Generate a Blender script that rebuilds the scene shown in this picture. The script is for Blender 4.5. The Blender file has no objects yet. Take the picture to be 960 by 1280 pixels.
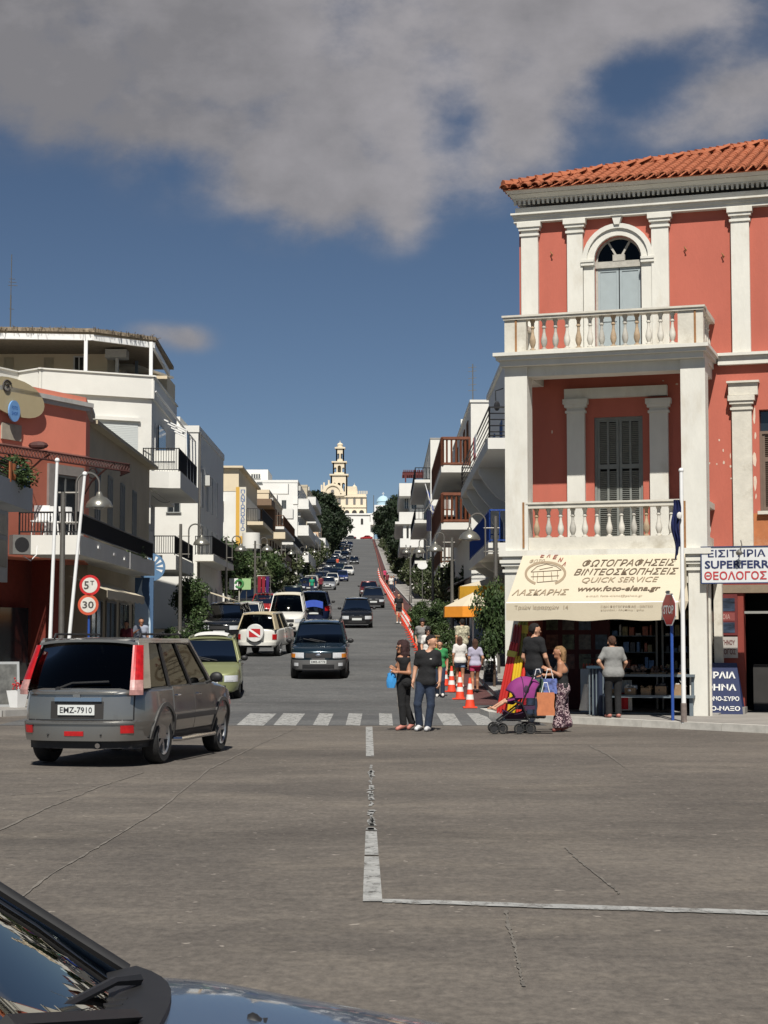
import bpy,math,random
import numpy as np
from mathutils import Vector,Matrix
random.seed(7)
RNG=np.random.default_rng(7)
SC=bpy.context.scene
COL=SC.collection
PI=math.pi
R=math.radians
# --------- camera
EYE=1.62
PITCH=R(4.21)
FPX=2200.0
cam_d=bpy.data.cameras.new('camera')
cam=bpy.data.objects.new('camera',cam_d)
COL.objects.link(cam)
cam.location=(0,0,EYE)
cam.rotation_euler=(PI/2+PITCH,R(0.0),0)
cam_d.sensor_fit='VERTICAL'
cam_d.sensor_height=36.0
cam_d.sensor_width=27.0
cam_d.lens=FPX/1280*36.0
cam_d.clip_start=0.1
cam_d.clip_end=6000
SC.camera=cam
# --------- light
SUN_AZ=R(0.0)
SUN_EL=R(52.0)
to_sun=Vector((math.sin(SUN_AZ)*math.cos(SUN_EL),-math.cos(SUN_AZ)*math.cos(SUN_EL),math.sin(SUN_EL)))
sun_d=bpy.data.lights.new('sun','SUN')
sun_d.energy=5.0
sun_d.angle=R(0.5)
sun_d.color=(1.0,0.955,0.88)
sun=bpy.data.objects.new('sun',sun_d)
COL.objects.link(sun)
sun.location=(0,-20,60)
sun.rotation_euler=to_sun.to_track_quat('Z','Y').to_euler()
SC.view_settings.view_transform='Standard'
SC.view_settings.look='None'
SC.view_settings.exposure=0.2
SC.view_settings.gamma=1.0
SC.view_settings.use_curve_mapping=False
SC.cycles.max_bounces=6
SC.cycles.diffuse_bounces=2
SC.cycles.glossy_bounces=3
SC.cycles.transparent_max_bounces=12
SC.cycles.use_adaptive_sampling=True
W=bpy.data.worlds.new('World')
SC.world=W
W.use_nodes=True
wn,wl=W.node_tree.nodes,W.node_tree.links
wn.clear()
w_out=wn.new('ShaderNodeOutputWorld')
bg=wn.new('ShaderNodeBackground')
bg.inputs['Strength'].default_value=0.052
sky=wn.new('ShaderNodeTexSky')
sky.sky_type='NISHITA'
sky.sun_disc=False
sky.sun_elevation=SUN_EL
sky.sun_rotation=math.atan2(to_sun.x,to_sun.y)
sky.altitude=3800
sky.air_density=1.0
sky.dust_density=0.0
sky.ozone_density=3.0
def wmath(op,a,b=None,c=None,clamp=False):
 n=wn.new('ShaderNodeMath');n.operation=op;n.use_clamp=clamp
 for i,v in enumerate((a,b,c)):
  if v is None:continue
  if isinstance(v,(int,float)):n.inputs[i].default_value=v
  else:wl.new(v,n.inputs[i])
 return n.outputs[0]
tcw=wn.new('ShaderNodeTexCoord')
sep=wn.new('ShaderNodeSeparateXYZ');wl.new(tcw.outputs['Generated'],sep.inputs[0])
yy=wmath('MAXIMUM',sep.outputs['Y'],0.05)
az=wmath('DIVIDE',sep.outputs['X'],yy)
el=wmath('DIVIDE',sep.outputs['Z'],yy)
comb=wn.new('ShaderNodeCombineXYZ');wl.new(az,comb.inputs[0]);wl.new(el,comb.inputs[1])
map1=wn.new('ShaderNodeMapping');wl.new(comb.outputs[0],map1.inputs[0]);map1.inputs['Scale'].default_value=(1.0,1.35,1)
nz=wn.new('ShaderNodeTexNoise');wl.new(map1.outputs[0],nz.inputs['Vector'])
nz.inputs['Scale'].default_value=11.0;nz.inputs['Detail'].default_value=9;nz.inputs['Roughness'].default_value=0.56;nz.inputs['Distortion'].default_value=0.25
nz2=wn.new('ShaderNodeTexNoise');wl.new(map1.outputs[0],nz2.inputs['Vector'])
nz2.inputs['Scale'].default_value=26.0;nz2.inputs['Detail'].default_value=6;nz2.inputs['Roughness'].default_value=0.6
nz3=wn.new('ShaderNodeTexNoise');wl.new(comb.outputs[0],nz3.inputs['Vector'])
nz3.inputs['Scale'].default_value=5.0;nz3.inputs['Detail'].default_value=3
def dirpx(px,py):
 dx,dz=(px-480)/FPX,(640-py)/FPX
 Y=math.cos(PITCH)-dz*math.sin(PITCH)
 Z=math.sin(PITCH)+dz*math.cos(PITCH)
 return dx/Y,Z/Y
blobs=[(40,50,330,110,1.0),(340,110,190,130,1.0),(470,10,330,60,.8),(655,120,75,95,.9),(395,225,95,70,.95),(500,190,60,70,.55),(610,215,80,50,.6),(505,280,40,38,.62),(700,60,110,60,.75),(935,110,90,45,.85),(880,170,100,34,.62),(232,424,42,20,.60),(180,414,36,15,.35),(830,10,130,42,.8),(560,68,40,16,-.22),(578,165,26,34,-.22),(800,84,70,20,-.22),(772,110,36,26,-.2),(150,150,220,40,.35),(240,60,300,70,.35),(-900,60,500,140,.9),(1900,160,500,120,.8),(-500,-600,900,260,.8),(1500,-500,700,200,.8),(400,-900,900,250,.7)]
acc=None
for(cx,cy,sx,sy,wgt)in blobs:
 a0,e0=dirpx(cx,cy)
 dx_=wmath('MULTIPLY',wmath('SUBTRACT',az,a0),FPX/sx)
 dy_=wmath('MULTIPLY',wmath('SUBTRACT',el,e0),FPX/sy)
 r2=wmath('ADD',wmath('MULTIPLY',dx_,dx_),wmath('MULTIPLY',dy_,dy_))
 g_=wmath('MULTIPLY',wmath('POWER',2.718,wmath('MULTIPLY',r2,-1.0)),wgt)
 acc=g_ if acc is None else wmath('ADD',acc,g_)
n_mix=wmath('ADD',wmath('MULTIPLY',wmath('SUBTRACT',nz.outputs[0],.5),1.8),wmath('MULTIPLY',wmath('SUBTRACT',nz2.outputs[0],.5),.7))
acc=wmath('MINIMUM',acc,1.05)
gate=wmath('MULTIPLY',acc,2.2,clamp=True)
dens=wmath('ADD',acc,wmath('MULTIPLY',n_mix,gate))
mr=wn.new('ShaderNodeMapRange');mr.interpolation_type='SMOOTHSTEP'
wl.new(dens,mr.inputs[0]);mr.inputs[1].default_value=0.10;mr.inputs[2].default_value=1.02
up=wmath('GREATER_THAN',sep.outputs['Y'],0.05)
mask=wmath('MULTIPLY',wmath('MULTIPLY',mr.outputs[0],0.9),up)
ramp=wn.new('ShaderNodeMixRGB')
wl.new(wmath('ADD',wmath('MULTIPLY',wmath('SUBTRACT',wmath('ADD',wmath('MULTIPLY',nz3.outputs[0],1.2),wmath('MULTIPLY',nz2.outputs[0],.5)),.62),1.7),wmath('MULTIPLY',az,1.5),None,True),ramp.inputs[0])
ramp.inputs[1].default_value=(3.9,3.75,3.85,1)
ramp.inputs[2].default_value=(7.6,7.2,7.4,1)
ramp.use_clamp=False
mixc=wn.new('ShaderNodeMixRGB')
wl.new(mask,mixc.inputs[0]);wl.new(ramp.outputs[0],mixc.inputs[2])
tint=wn.new('ShaderNodeMixRGB');tint.blend_type='MULTIPLY';tint.inputs[0].default_value=1
wl.new(sky.outputs[0],tint.inputs[1]);tint.inputs[2].default_value=(0.97,0.94,0.89,1)
wl.new(tint.outputs[0],mixc.inputs[1])
wl.new(mixc.outputs[0],bg.inputs[0]);wl.new(bg.outputs[0],w_out.inputs[0])
# --------- ground profile and pixel helpers
PROF=[(-500,0),(41,0),(46,.06),(52,.30),(60,.68),(74,1.35),(88,2.15),(100,2.75),(128,4.05),(243,9.9),(310,14.9),(600,36.5),(612,36.9),(700,37.5),(2500,40)]
def gz(y):
 for(a,za),(b,zb)in zip(PROF,PROF[1:]):
  if y<=b:
   t=(y-a)/(b-a)
   return za+(zb-za)*t
 return PROF[-1][1]
def ray(px,py):
 dx,dz=(px-480)/FPX,(640-py)/FPX
 return Vector((dx,math.cos(PITCH)-dz*math.sin(PITCH),math.sin(PITCH)+dz*math.cos(PITCH)))
def at(px,py,d):
 r=ray(px,py)
 return Vector((0,0,EYE))+r*(d/r.y)
def gnd(px,py,lift=0.0):
 r=ray(px,py)
 d=6.0
 while d<640:
  if EYE+r.z*d/r.y<=gz(d)+lift:
   return Vector((r.x*d/r.y,d,gz(d)+lift))
  d*=1.0015
 return Vector((r.x*620/r.y,620,gz(620)))
# --------- materials
MATS={}
def mat(name,col,rough=.6,metal=0.0,var=.12,scale=6.0,bump=0.0,bscale=60.0,spec=.5,coat=0.0,stain=0.0,stain_col=None,stretch=(1,1,1),alpha=1.0,emit=None,detail=5,sheen=0.0):
 if name in MATS:return MATS[name]
 m=bpy.data.materials.new(name);m.use_nodes=True
 nt=m.node_tree;n,l=nt.nodes,nt.links
 b=n['Principled BSDF']
 b.inputs['Roughness'].default_value=rough
 b.inputs['Metallic'].default_value=metal
 b.inputs['Specular IOR Level'].default_value=spec
 b.inputs['Coat Weight'].default_value=coat
 b.inputs['Coat Roughness'].default_value=0.05
 b.inputs['Base Color'].default_value=(*col,1)
 tc=n.new('ShaderNodeTexCoord');mp=n.new('ShaderNodeMapping');l.new(tc.outputs['Object'],mp.inputs[0]);mp.inputs['Scale'].default_value=stretch
 if var>0:
  nz=n.new('ShaderNodeTexNoise');l.new(mp.outputs[0],nz.inputs['Vector']);nz.inputs['Scale'].default_value=scale;nz.inputs['Detail'].default_value=detail;nz.inputs['Roughness'].default_value=.6
  cr=n.new('ShaderNodeValToRGB');l.new(nz.outputs[0],cr.inputs[0])
  cr.color_ramp.elements[0].position=.3;cr.color_ramp.elements[1].position=.7
  cr.color_ramp.elements[0].color=(*[c*(1-var)for c in col],1)
  cr.color_ramp.elements[1].color=(*[min(1,c*(1+var*.6))for c in col],1)
  src=cr.outputs[0]
  if stain>0:
   nz2=n.new('ShaderNodeTexNoise');l.new(mp.outputs[0],nz2.inputs['Vector']);nz2.inputs['Scale'].default_value=scale*.35;nz2.inputs['Detail'].default_value=9;nz2.inputs['Roughness'].default_value=.68
   mr=n.new('ShaderNodeMapRange');l.new(nz2.outputs[0],mr.inputs[0]);mr.inputs[1].default_value=.55;mr.inputs[2].default_value=.72;mr.inputs[4].default_value=stain
   mx=n.new('ShaderNodeMixRGB');l.new(mr.outputs[0],mx.inputs[0]);l.new(src,mx.inputs[1])
   sc=stain_col or tuple(c*.5 for c in col);mx.inputs[2].default_value=(*sc,1)
   src=mx.outputs[0]
  l.new(src,b.inputs['Base Color'])
 if bump>0:
  nb=n.new('ShaderNodeTexNoise');l.new(mp.outputs[0],nb.inputs['Vector']);nb.inputs['Scale'].default_value=bscale;nb.inputs['Detail'].default_value=3
  bp=n.new('ShaderNodeBump');bp.inputs['Strength'].default_value=bump;bp.inputs['Distance'].default_value=.02
  l.new(nb.outputs[0],bp.inputs['Height']);l.new(bp.outputs[0],b.inputs['Normal'])
 if emit:
  b.inputs['Emission Color'].default_value=(*emit[:3],1);b.inputs['Emission Strength'].default_value=emit[3]
 if alpha<1:b.inputs['Alpha'].default_value=alpha
 MATS[name]=m
 return m
def glass(name,tint=(.25,.3,.3),clear=.35,rough=.02):
 if name in MATS:return MATS[name]
 m=bpy.data.materials.new(name);m.use_nodes=True
 nt=m.node_tree;n,l=nt.nodes,nt.links;n.clear()
 o=n.new('ShaderNodeOutputMaterial');tr=n.new('ShaderNodeBsdfTransparent');tr.inputs[0].default_value=(*[c*clear for c in tint],1)
 gl=n.new('ShaderNodeBsdfGlossy');gl.inputs['Roughness'].default_value=rough;gl.inputs[0].default_value=(.42,.41,.39,1)
 fr=n.new('ShaderNodeFresnel');fr.inputs[0].default_value=1.5
 mx=n.new('ShaderNodeMixShader');l.new(fr.outputs[0],mx.inputs[0]);l.new(tr.outputs[0],mx.inputs[1]);l.new(gl.outputs[0],mx.inputs[2]);l.new(mx.outputs[0],o.inputs[0])
 MATS[name]=m
 return m
white_wall=mat('white_render',(.70,.69,.64),.85,var=.05,scale=1.2,bump=.15,bscale=14,stain=.35,stain_col=(.52,.49,.43))
white_far=mat('white_render_far',(.72,.71,.67),.85,var=.06,scale=.6)
cream_wall=mat('cream_render',(.66,.56,.40),.85,var=.06,scale=.8,bump=.1,bscale=14)
tan_wall=mat('tan_render',(.46,.40,.29),.9,var=.1,scale=.7,stain=.3)
grey_conc=mat('grey_concrete',(.30,.29,.27),.9,var=.14,scale=1.5,bump=.2,bscale=30,stain=.4)
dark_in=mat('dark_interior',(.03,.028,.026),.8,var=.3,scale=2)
dark_metal=mat('dark_metal',(.02,.02,.022),.5,.3,var=0)
grey_metal=mat('grey_post_metal',(.20,.19,.17),.45,.6,var=.1)
brown_wood=mat('brown_wood',(.17,.055,.025),.6,var=.25,scale=9,stretch=(1,1,.15))
white_paint=mat('white_paint',(.78,.78,.76),.45,var=.04)
black_pl=mat('black_plastic',(.016,.016,.017),.55,var=.2,scale=20)
rubber=mat('tyre_rubber',(.018,.018,.018),.85,var=.3,scale=30,bump=.3,bscale=80)
chrome=mat('chrome',(.6,.6,.62),.18,1.0,var=0)
alloy=mat('alloy_wheel',(.42,.43,.44),.3,.8,var=.05)
blue_paint=mat('blue_paint',(.015,.06,.28),.5,var=.15)
window_dark=mat('window_glass_dark',(.02,.025,.03),.12,var=.3,scale=1.5,spec=.8)
# --------- mesh helpers
class MB:
 def __init__(s):s.v=[];s.f=[];s.m=[];s.cm=0
 def add(s,vs,fs):
  o=len(s.v);s.v+=[tuple(v)for v in vs];s.f+=[tuple(i+o for i in f)for f in fs];s.m+=[s.cm]*len(fs);return s
 def box(s,x0,x1,y0,y1,z0,z1):
  v=[(x0,y0,z0),(x1,y0,z0),(x1,y1,z0),(x0,y1,z0),(x0,y0,z1),(x1,y0,z1),(x1,y1,z1),(x0,y1,z1)]
  return s.add(v,[(0,3,2,1),(4,5,6,7),(0,1,5,4),(1,2,6,5),(2,3,7,6),(3,0,4,7)])
 def obox(s,c,ax,ay,az_,hx,hy,hz):
  c,ax,ay,az_=map(Vector,(c,ax,ay,az_));v=[]
  for k in(-1,1):
   for(i,j)in((-1,-1),(1,-1),(1,1),(-1,1)):
    v.append(c+ax*hx*i+ay*hy*j+az_*hz*k)
  return s.add(v,[(0,3,2,1),(4,5,6,7),(0,1,5,4),(1,2,6,5),(2,3,7,6),(3,0,4,7)])
 def tube(s,pts,r,n=8,caps=True):
  pts=[Vector(p)for p in pts]
  rs=r if isinstance(r,(list,tuple))else[r]*len(pts)
  rings=[];prev=None
  for i,p in enumerate(pts):
   if i==0:d=pts[1]-pts[0]
   elif i==len(pts)-1:d=pts[-1]-pts[-2]
   else:d=(pts[i+1]-p).normalized()+(p-pts[i-1]).normalized()
   if d.length<1e-9:d=Vector((0,0,1))
   d.normalize()
   a=prev if prev is not None else(Vector((1,0,0))if abs(d.x)<.8 else Vector((0,1,0)))
   a=a-d*a.dot(d)
   if a.length<1e-6:a=Vector((0,1,0))-d*d.y
   a.normalize();prev=a;b=d.cross(a)
   rings.append([p+(a*math.cos(2*PI*k/n)+b*math.sin(2*PI*k/n))*rs[i]for k in range(n)])
  vs=[v for r_ in rings for v in r_];fs=[]
  for i in range(len(pts)-1):
   for k in range(n):
    fs.append((i*n+k,i*n+(k+1)%n,(i+1)*n+(k+1)%n,(i+1)*n+k))
  if caps:fs+=[tuple(range(n-1,-1,-1)),tuple((len(pts)-1)*n+k for k in range(n))]
  return s.add(vs,fs)
 def lathe(s,prof,n=12,o=(0,0,0),axis='z',cap=True):
  vs=[];fs=[]
  for(r,h)in prof:
   for k in range(n):
    a=2*PI*k/n
    if axis=='z':v=(o[0]+r*math.cos(a),o[1]+r*math.sin(a),o[2]+h)
    elif axis=='x':v=(o[0]+h,o[1]+r*math.cos(a),o[2]+r*math.sin(a))
    else:v=(o[0]+r*math.sin(a),o[1]+h,o[2]+r*math.cos(a))
    vs.append(v)
  for i in range(len(prof)-1):
   for k in range(n):fs.append((i*n+k,i*n+(k+1)%n,(i+1)*n+(k+1)%n,(i+1)*n+k))
  if cap:
   fs+=[tuple(range(n-1,-1,-1)),tuple((len(prof)-1)*n+k for k in range(n))]
  return s.add(vs,fs)
 def prism(s,poly,fn,t0,t1):
  """poly of 2-D points, fn(u,v,t)->3-D point, extruded from t0 to t1"""
  n=len(poly)
  vs=[fn(u,v,t0)for u,v in poly]+[fn(u,v,t1)for u,v in poly]
  fs=[tuple(range(n-1,-1,-1)),tuple(range(n,2*n))]+[(i,(i+1)%n,n+(i+1)%n,n+i)for i in range(n)]
  return s.add(vs,fs)
 def grid(s,fn,nu,nv,thick=None):
  vs=[fn(i/nu,j/nv)for j in range(nv+1)for i in range(nu+1)]
  fs=[(j*(nu+1)+i,j*(nu+1)+i+1,(j+1)*(nu+1)+i+1,(j+1)*(nu+1)+i)for j in range(nv)for i in range(nu)]
  if thick:
   o=len(vs);t=Vector(thick)
   vs+=[Vector(v)+t for v in vs]
   fs+=[tuple(o+k for k in reversed(f))for f in list(fs)]
   w=nu+1
   ed=[(i,i+1)for i in range(nu)]+[(nu+j*w,nu+(j+1)*w)for j in range(nv)]+[(nv*w+i+1,nv*w+i)for i in range(nu)]+[((j+1)*w,j*w)for j in range(nv)]
   fs+=[(b,a,a+o,b+o)for a,b in ed]
  return s.add(vs,fs)
 def ball(s,c,r,n=8,m=6):
  if isinstance(r,(int,float)):r=(r,r,r)
  vs=[(c[0],c[1],c[2]-r[2])];fs=[]
  for j in range(1,m):
   a=PI*j/m-PI/2
   for k in range(n):
    b=2*PI*k/n
    vs.append((c[0]+r[0]*math.cos(a)*math.cos(b),c[1]+r[1]*math.cos(a)*math.sin(b),c[2]+r[2]*math.sin(a)))
  vs.append((c[0],c[1],c[2]+r[2]));L=len(vs)-1
  for k in range(n):
   fs.append((0,1+(k+1)%n,1+k));fs.append((L,1+(m-2)*n+k,1+(m-2)*n+(k+1)%n))
  for j in range(m-2):
   for k in range(n):fs.append((1+j*n+k,1+j*n+(k+1)%n,1+(j+1)*n+(k+1)%n,1+(j+1)*n+k))
  return s.add(vs,fs)
 def mesh(s,name,mats,smooth=False):
  me=bpy.data.meshes.new(name);me.from_pydata([tuple(v)for v in s.v],[],s.f)
  if not isinstance(mats,(list,tuple)):mats=[mats]
  for m in mats:me.materials.append(m)
  if len(mats)>1:me.polygons.foreach_set('material_index',s.m)
  if smooth:
   me.polygons.foreach_set('use_smooth',[True]*len(me.polygons))
   if smooth!='all':
    try:me.set_sharp_from_angle(angle=R(smooth if smooth is not True else 38))
    except Exception:pass
  me.update();return me
 def islands(s):
  par=list(range(len(s.v)))
  def fd(a):
   while par[a]!=a:par[a]=par[par[a]];a=par[a]
   return a
  for f in s.f:
   r0=fd(f[0])
   for i in f[1:]:par[fd(i)]=r0
  grp={}
  for f in s.f:grp.setdefault(fd(f[0]),[]).append(f)
  out=[]
  for fs in grp.values():
   ids=sorted({i for f in fs for i in f});mp={i:k for k,i in enumerate(ids)};mb=MB();mb.add([s.v[i]for i in ids],[tuple(mp[i]for i in f)for f in fs]);out.append(mb)
  return out
 def each(s,name,m,parent=None,smooth=False):return[q.build(name,m,parent,smooth)for q in s.islands()]
 def build(s,name,mats,parent=None,smooth=False,**kw):
  return link(name,s.mesh(name,mats,smooth),parent,**kw)
def link(name,me,parent=None,loc=None,rot=None,**kw):
 o=bpy.data.objects.new(name,me);COL.objects.link(o)
 if parent is not None:o.parent=parent
 if loc is not None:o.location=loc
 if rot is not None:o.rotation_euler=rot
 for k,v in kw.items():o[k]=v
 return o
def thing(name,label,cat,loc=(0,0,0),rz=0,group=None,rot=None):
 o=link(name,None,None,loc,rot or(0,0,rz));o['label']=label;o['category']=cat
 if group:o['group']=group
 return o
def tag(o,label,cat,group=None):
 o['label']=label;o['category']=cat
 if group:o['group']=group
 return o
def struct(name,mb,m,smooth=False,parent=None):
 o=mb.build(name,m,parent,smooth)
 if parent is None:o['kind']='structure'
 return o
def dup(o,loc=None,rz=None,label=None,group=None,parent=None,mats=None):
 c=o.copy();COL.objects.link(c)
 if parent is not None:c.parent=parent
 if loc is not None:c.location=loc
 if rz is not None:c.rotation_euler=(0,0,rz)
 if label:c['label']=label
 if group:c['group']=group
 for ch in o.children:dup(ch,parent=c)
 return c
class Frame:
 """facade frame: origin, u along the wall, n outwards"""
 def __init__(s,o,ang,z0=0.0):
  s.o=Vector((o[0],o[1],0));s.u=Vector((math.cos(ang),math.sin(ang),0));s.n=Vector((math.sin(ang),-math.cos(ang),0));s.z0=z0;s.ang=ang
 def p(s,a,t,z):return s.o+s.u*a+s.n*t+Vector((0,0,s.z0+z))
 def hit(s,px,py,t=0.0):
  r=ray(px,py);C=Vector((0,0,EYE));k=((s.o+s.n*t-C).dot(s.n))/r.dot(s.n)
  q=C+r*k;return(q-s.o).dot(s.u),q.z-s.z0
_txt={}
def text_mesh(body,m,bold=0.0,shear=0.0,ext=.004):
 key=(body,m.name,bold,shear,ext)
 if key in _txt:return _txt[key]
 c=bpy.data.curves.new('lettering','FONT');c.body=body;c.resolution_u=2;c.offset=bold;c.align_x='LEFT'
 o=bpy.data.objects.new('tmp',c);COL.objects.link(o)
 dg=bpy.context.evaluated_depsgraph_get();dg.update()
 me=bpy.data.meshes.new_from_object(o.evaluated_get(dg));COL.objects.unlink(o);bpy.data.objects.remove(o);bpy.data.curves.remove(c)
 me.name='lettering'
 xs=[v.co.x for v in me.vertices];ys=[v.co.y for v in me.vertices]
 x0,x1,y0,y1=min(xs),max(xs),min(ys),max(ys)
 for v in me.vertices:v.co.x=(v.co.x-x0)/(x1-x0);v.co.y=(v.co.y-y0)/(y1-y0);v.co.x+=shear*(v.co.y-.5)
 me.materials.clear();me.materials.append(m)
 _txt[key]=me
 return me
def text_on(parent,body,m,o,ux,uy,w,h,bold=0.0,shear=0.0,name='lettering',pinv=None):
 """place lettering with its lower left corner at o (coordinates of the parent), along ux, up uy"""
 me=text_mesh(body,m,bold,round(shear*2*h/w,3))
 ux,uy=Vector(ux).normalized(),Vector(uy).normalized();nn=ux.cross(uy).normalized()
 ob=link(name,me,parent)
 ob.matrix_local=Matrix(((ux.x*w,uy.x*h,nn.x,o[0]),(ux.y*w,uy.y*h,nn.y,o[1]),(ux.z*w,uy.z*h,nn.z,o[2]),(0,0,0,1)))
 return ob
# --------- ground, road, pavements
def xl(y):return-7.6-.0111*(y-43)
def xr(y):return 3.05-.0113*(y-43)
def asphalt(name,a,b,c,grain,worn,lanes=False):
 m=bpy.data.materials.new(name);m.use_nodes=True;n,l=m.node_tree.nodes,m.node_tree.links;bs=n['Principled BSDF']
 bs.inputs['Roughness'].default_value=.88;bs.inputs['Specular IOR Level'].default_value=.3
 g=n.new('ShaderNodeNewGeometry')
 def noise(sx,sy,sc,det=6,ro=.6,off=0):
  mp=n.new('ShaderNodeMapping');l.new(g.outputs['Position'],mp.inputs[0]);mp.inputs['Scale'].default_value=(sx,sy,1);mp.inputs['Location'].default_value=(off,off,0)
  t=n.new('ShaderNodeTexNoise');l.new(mp.outputs[0],t.inputs['Vector']);t.inputs['Scale'].default_value=sc;t.inputs['Detail'].default_value=det;t.inputs['Roughness'].default_value=ro;return t.outputs[0]
 def ramp(src,p0,p1,c0,c1):
  r_=n.new('ShaderNodeValToRGB');l.new(src,r_.inputs[0]);e=r_.color_ramp.elements;e[0].position=p0;e[1].position=p1;e[0].color=(*c0,1);e[1].color=(*c1,1);return r_.outputs[0]
 def mix(fac,c1,c2,mode='MIX'):
  x=n.new('ShaderNodeMixRGB');x.blend_type=mode
  for i,v in enumerate((fac,c1,c2)):
   if isinstance(v,(int,float)):x.inputs[i].default_value=v
   elif isinstance(v,tuple):x.inputs[i].default_value=(*v,1)
   else:l.new(v,x.inputs[i])
  return x.outputs[0]
 col=ramp(noise(.22,.40,.55,9,.66),.38,.62,a,b)
 w=ramp(noise(.4,.8,.9,9,.68,31),.50,.70,(0,0,0),(worn,worn,worn))
 col=mix(w,col,c)
 dk=ramp(noise(.10,.30,.9,7,.62,77),.48,.70,(0,0,0),(.75,.75,.75))
 col=mix(dk,col,tuple(v*.62 for v in a))
 st=ramp(noise(.6,3.2,1.8,8,.7,11),.52,.72,(0,0,0),(.10,.10,.10))
 col=mix(st,col,tuple(v*1.35 for v in b))
 gr=ramp(noise(1,.6,grain,5,.75),.36,.64,(.78,.78,.78),(1.22,1.21,1.19))
 col=mix(1.0,col,gr,'MULTIPLY')
 g2=ramp(noise(1,1,grain*.22,4,.7,5),.35,.7,(.86,.86,.86),(1.13,1.13,1.12))
 col=mix(1.0,col,g2,'MULTIPLY')
 sp=ramp(noise(1,1.0,grain*.55,2,.5,19),.70,.74,(0,0,0),(.55,.55,.55))
 col=mix(sp,col,tuple(min(1,v*2.6)for v in b))
 l.new(col,bs.inputs['Base Color'])
 nb=noise(1,1,60,3);bp=n.new('ShaderNodeBump');bp.inputs['Strength'].default_value=.5;bp.inputs['Distance'].default_value=.006;l.new(nb,bp.inputs['Height']);l.new(bp.outputs[0],bs.inputs['Normal'])
 return m
m_plaza=asphalt('junction_asphalt',(.098,.087,.077),(.152,.134,.115),(.225,.195,.158),18,.5)
m_street=asphalt('street_asphalt',(.088,.090,.092),(.122,.124,.124),(.16,.155,.15),14,.5)
m_soil=mat('dry_soil',(.16,.13,.085),.95,var=.3,scale=.05,bump=.2,bscale=3,stain=.6,stain_col=(.06,.08,.03))
m_pave=mat('pavement_concrete',(.27,.255,.23),.9,var=.18,scale=1.3,bump=.25,bscale=30,stain=.5)
m_kerbp=mat('kerb_whitewash',(.52,.50,.45),.85,var=.25,scale=3,stain=.6,stain_col=(.25,.24,.21))
m_kerb=mat('kerb_stone',(.33,.32,.30),.85,var=.2,scale=2,stain=.4)
def hill(x,y):
 z=gz(y)-.03
 side=max(0,abs(x+4)-60)
 far=max(0,y-640)
 z+=-side*.03+8*math.sin(x*.004+1)*min(1,side/200)+min(60,far*.03)
 return z
ys=[-300,-120,-60,-20,0,20,41,43.5,46,49,52,56,60,67,74,81,88,100,114,128,160,200,243,276,310,380,450,520,600,612,700,900,1200,1800,3000]
xs=[-2500,-1500,-900,-500,-300,-180,-120,-80,-64,-40,-20,0,20,40,56,80,120,180,300,500,900,1500,2500]
g=MB();g.add([(x,y,hill(x,y))for y in ys for x in xs],[(j*len(xs)+i,j*len(xs)+i+1,(j+1)*len(xs)+i+1,(j+1)*len(xs)+i)for j in range(len(ys)-1)for i in range(len(xs)-1)])
struct('ground',g,m_soil)
g=MB();g.add([(-60,-60,0),(70,-60,0),(70,41,0),(-60,41,0)],[(0,1,2,3)])
struct('junction_road',g,m_plaza)
sy=[34.2,38,41,42.5,44,45,46,48,50,52,54,57,60,64,68,74,81,88,96,108,118,128,150,180,210,243,260,276,295,310,345,380,420,460,500,550,600,606,614]
def lift(y):return.004
g=MB();nx_=6
g.add([(xl(y)+.0+(xr(y)-xl(y))*i/nx_,y,gz(y)+lift(y))for y in sy for i in range(nx_+1)],[(j*(nx_+1)+i,j*(nx_+1)+i+1,(j+1)*(nx_+1)+i+1,(j+1)*(nx_+1)+i)for j in range(len(sy)-1)for i in range(nx_)])
struct('street',g,m_street)
g=MB();g.add([(-45,600,gz(600)+.008),(30,600,gz(600)+.008),(30,622,gz(622)+.008),(-45,622,gz(622)+.008)],[(0,1,2,3)])
struct('top_road',g,m_street)
m_line=mat('worn_white_marking',(.34,.34,.325),.85,var=.3,scale=7,stain=.95,stain_col=(.15,.14,.125))
_nt=m_line.node_tree;_o=_nt.nodes['Material Output'];_g=_nt.nodes.new('ShaderNodeNewGeometry');_m=_nt.nodes.new('ShaderNodeMapping');_nt.links.new(_g.outputs['Position'],_m.inputs[0]);_m.inputs['Scale'].default_value=(1,.45,1)
_n=_nt.nodes.new('ShaderNodeTexNoise');_nt.links.new(_m.outputs[0],_n.inputs['Vector']);_n.inputs['Scale'].default_value=9;_n.inputs['Detail'].default_value=9;_n.inputs['Roughness'].default_value=.75
_r=_nt.nodes.new('ShaderNodeMapRange');_nt.links.new(_n.outputs[0],_r.inputs[0]);_r.inputs[1].default_value=.50;_r.inputs[2].default_value=.66;_r.inputs[4].default_value=.8
_t=_nt.nodes.new('ShaderNodeBsdfTransparent');_x=_nt.nodes.new('ShaderNodeMixShader');_nt.links.new(_r.outputs[0],_x.inputs[0]);_nt.links.new(_nt.nodes['Principled BSDF'].outputs[0],_x.inputs[1]);_nt.links.new(_t.outputs[0],_x.inputs[2]);_nt.links.new(_x.outputs[0],_o.inputs[0])
m_line2=mat('faded_marking',(.34,.33,.31),.85,var=.25,scale=7,stain=.9,stain_col=(.13,.12,.105))
def quad_on(mb,pts,h=.008):
 vs=[]
 for(x,y)in pts:vs.append(gnd(x,y)+Vector((0,0,h)))
 mb.add(vs,[tuple(range(len(vs)))])
zc=link('zebra_crossing',None,None);zc['kind']='structure'
stripes=[(304,341),(348,379),(395,417),(434,455),(474,494),(512,535),(550,576),(590,616)]
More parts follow.
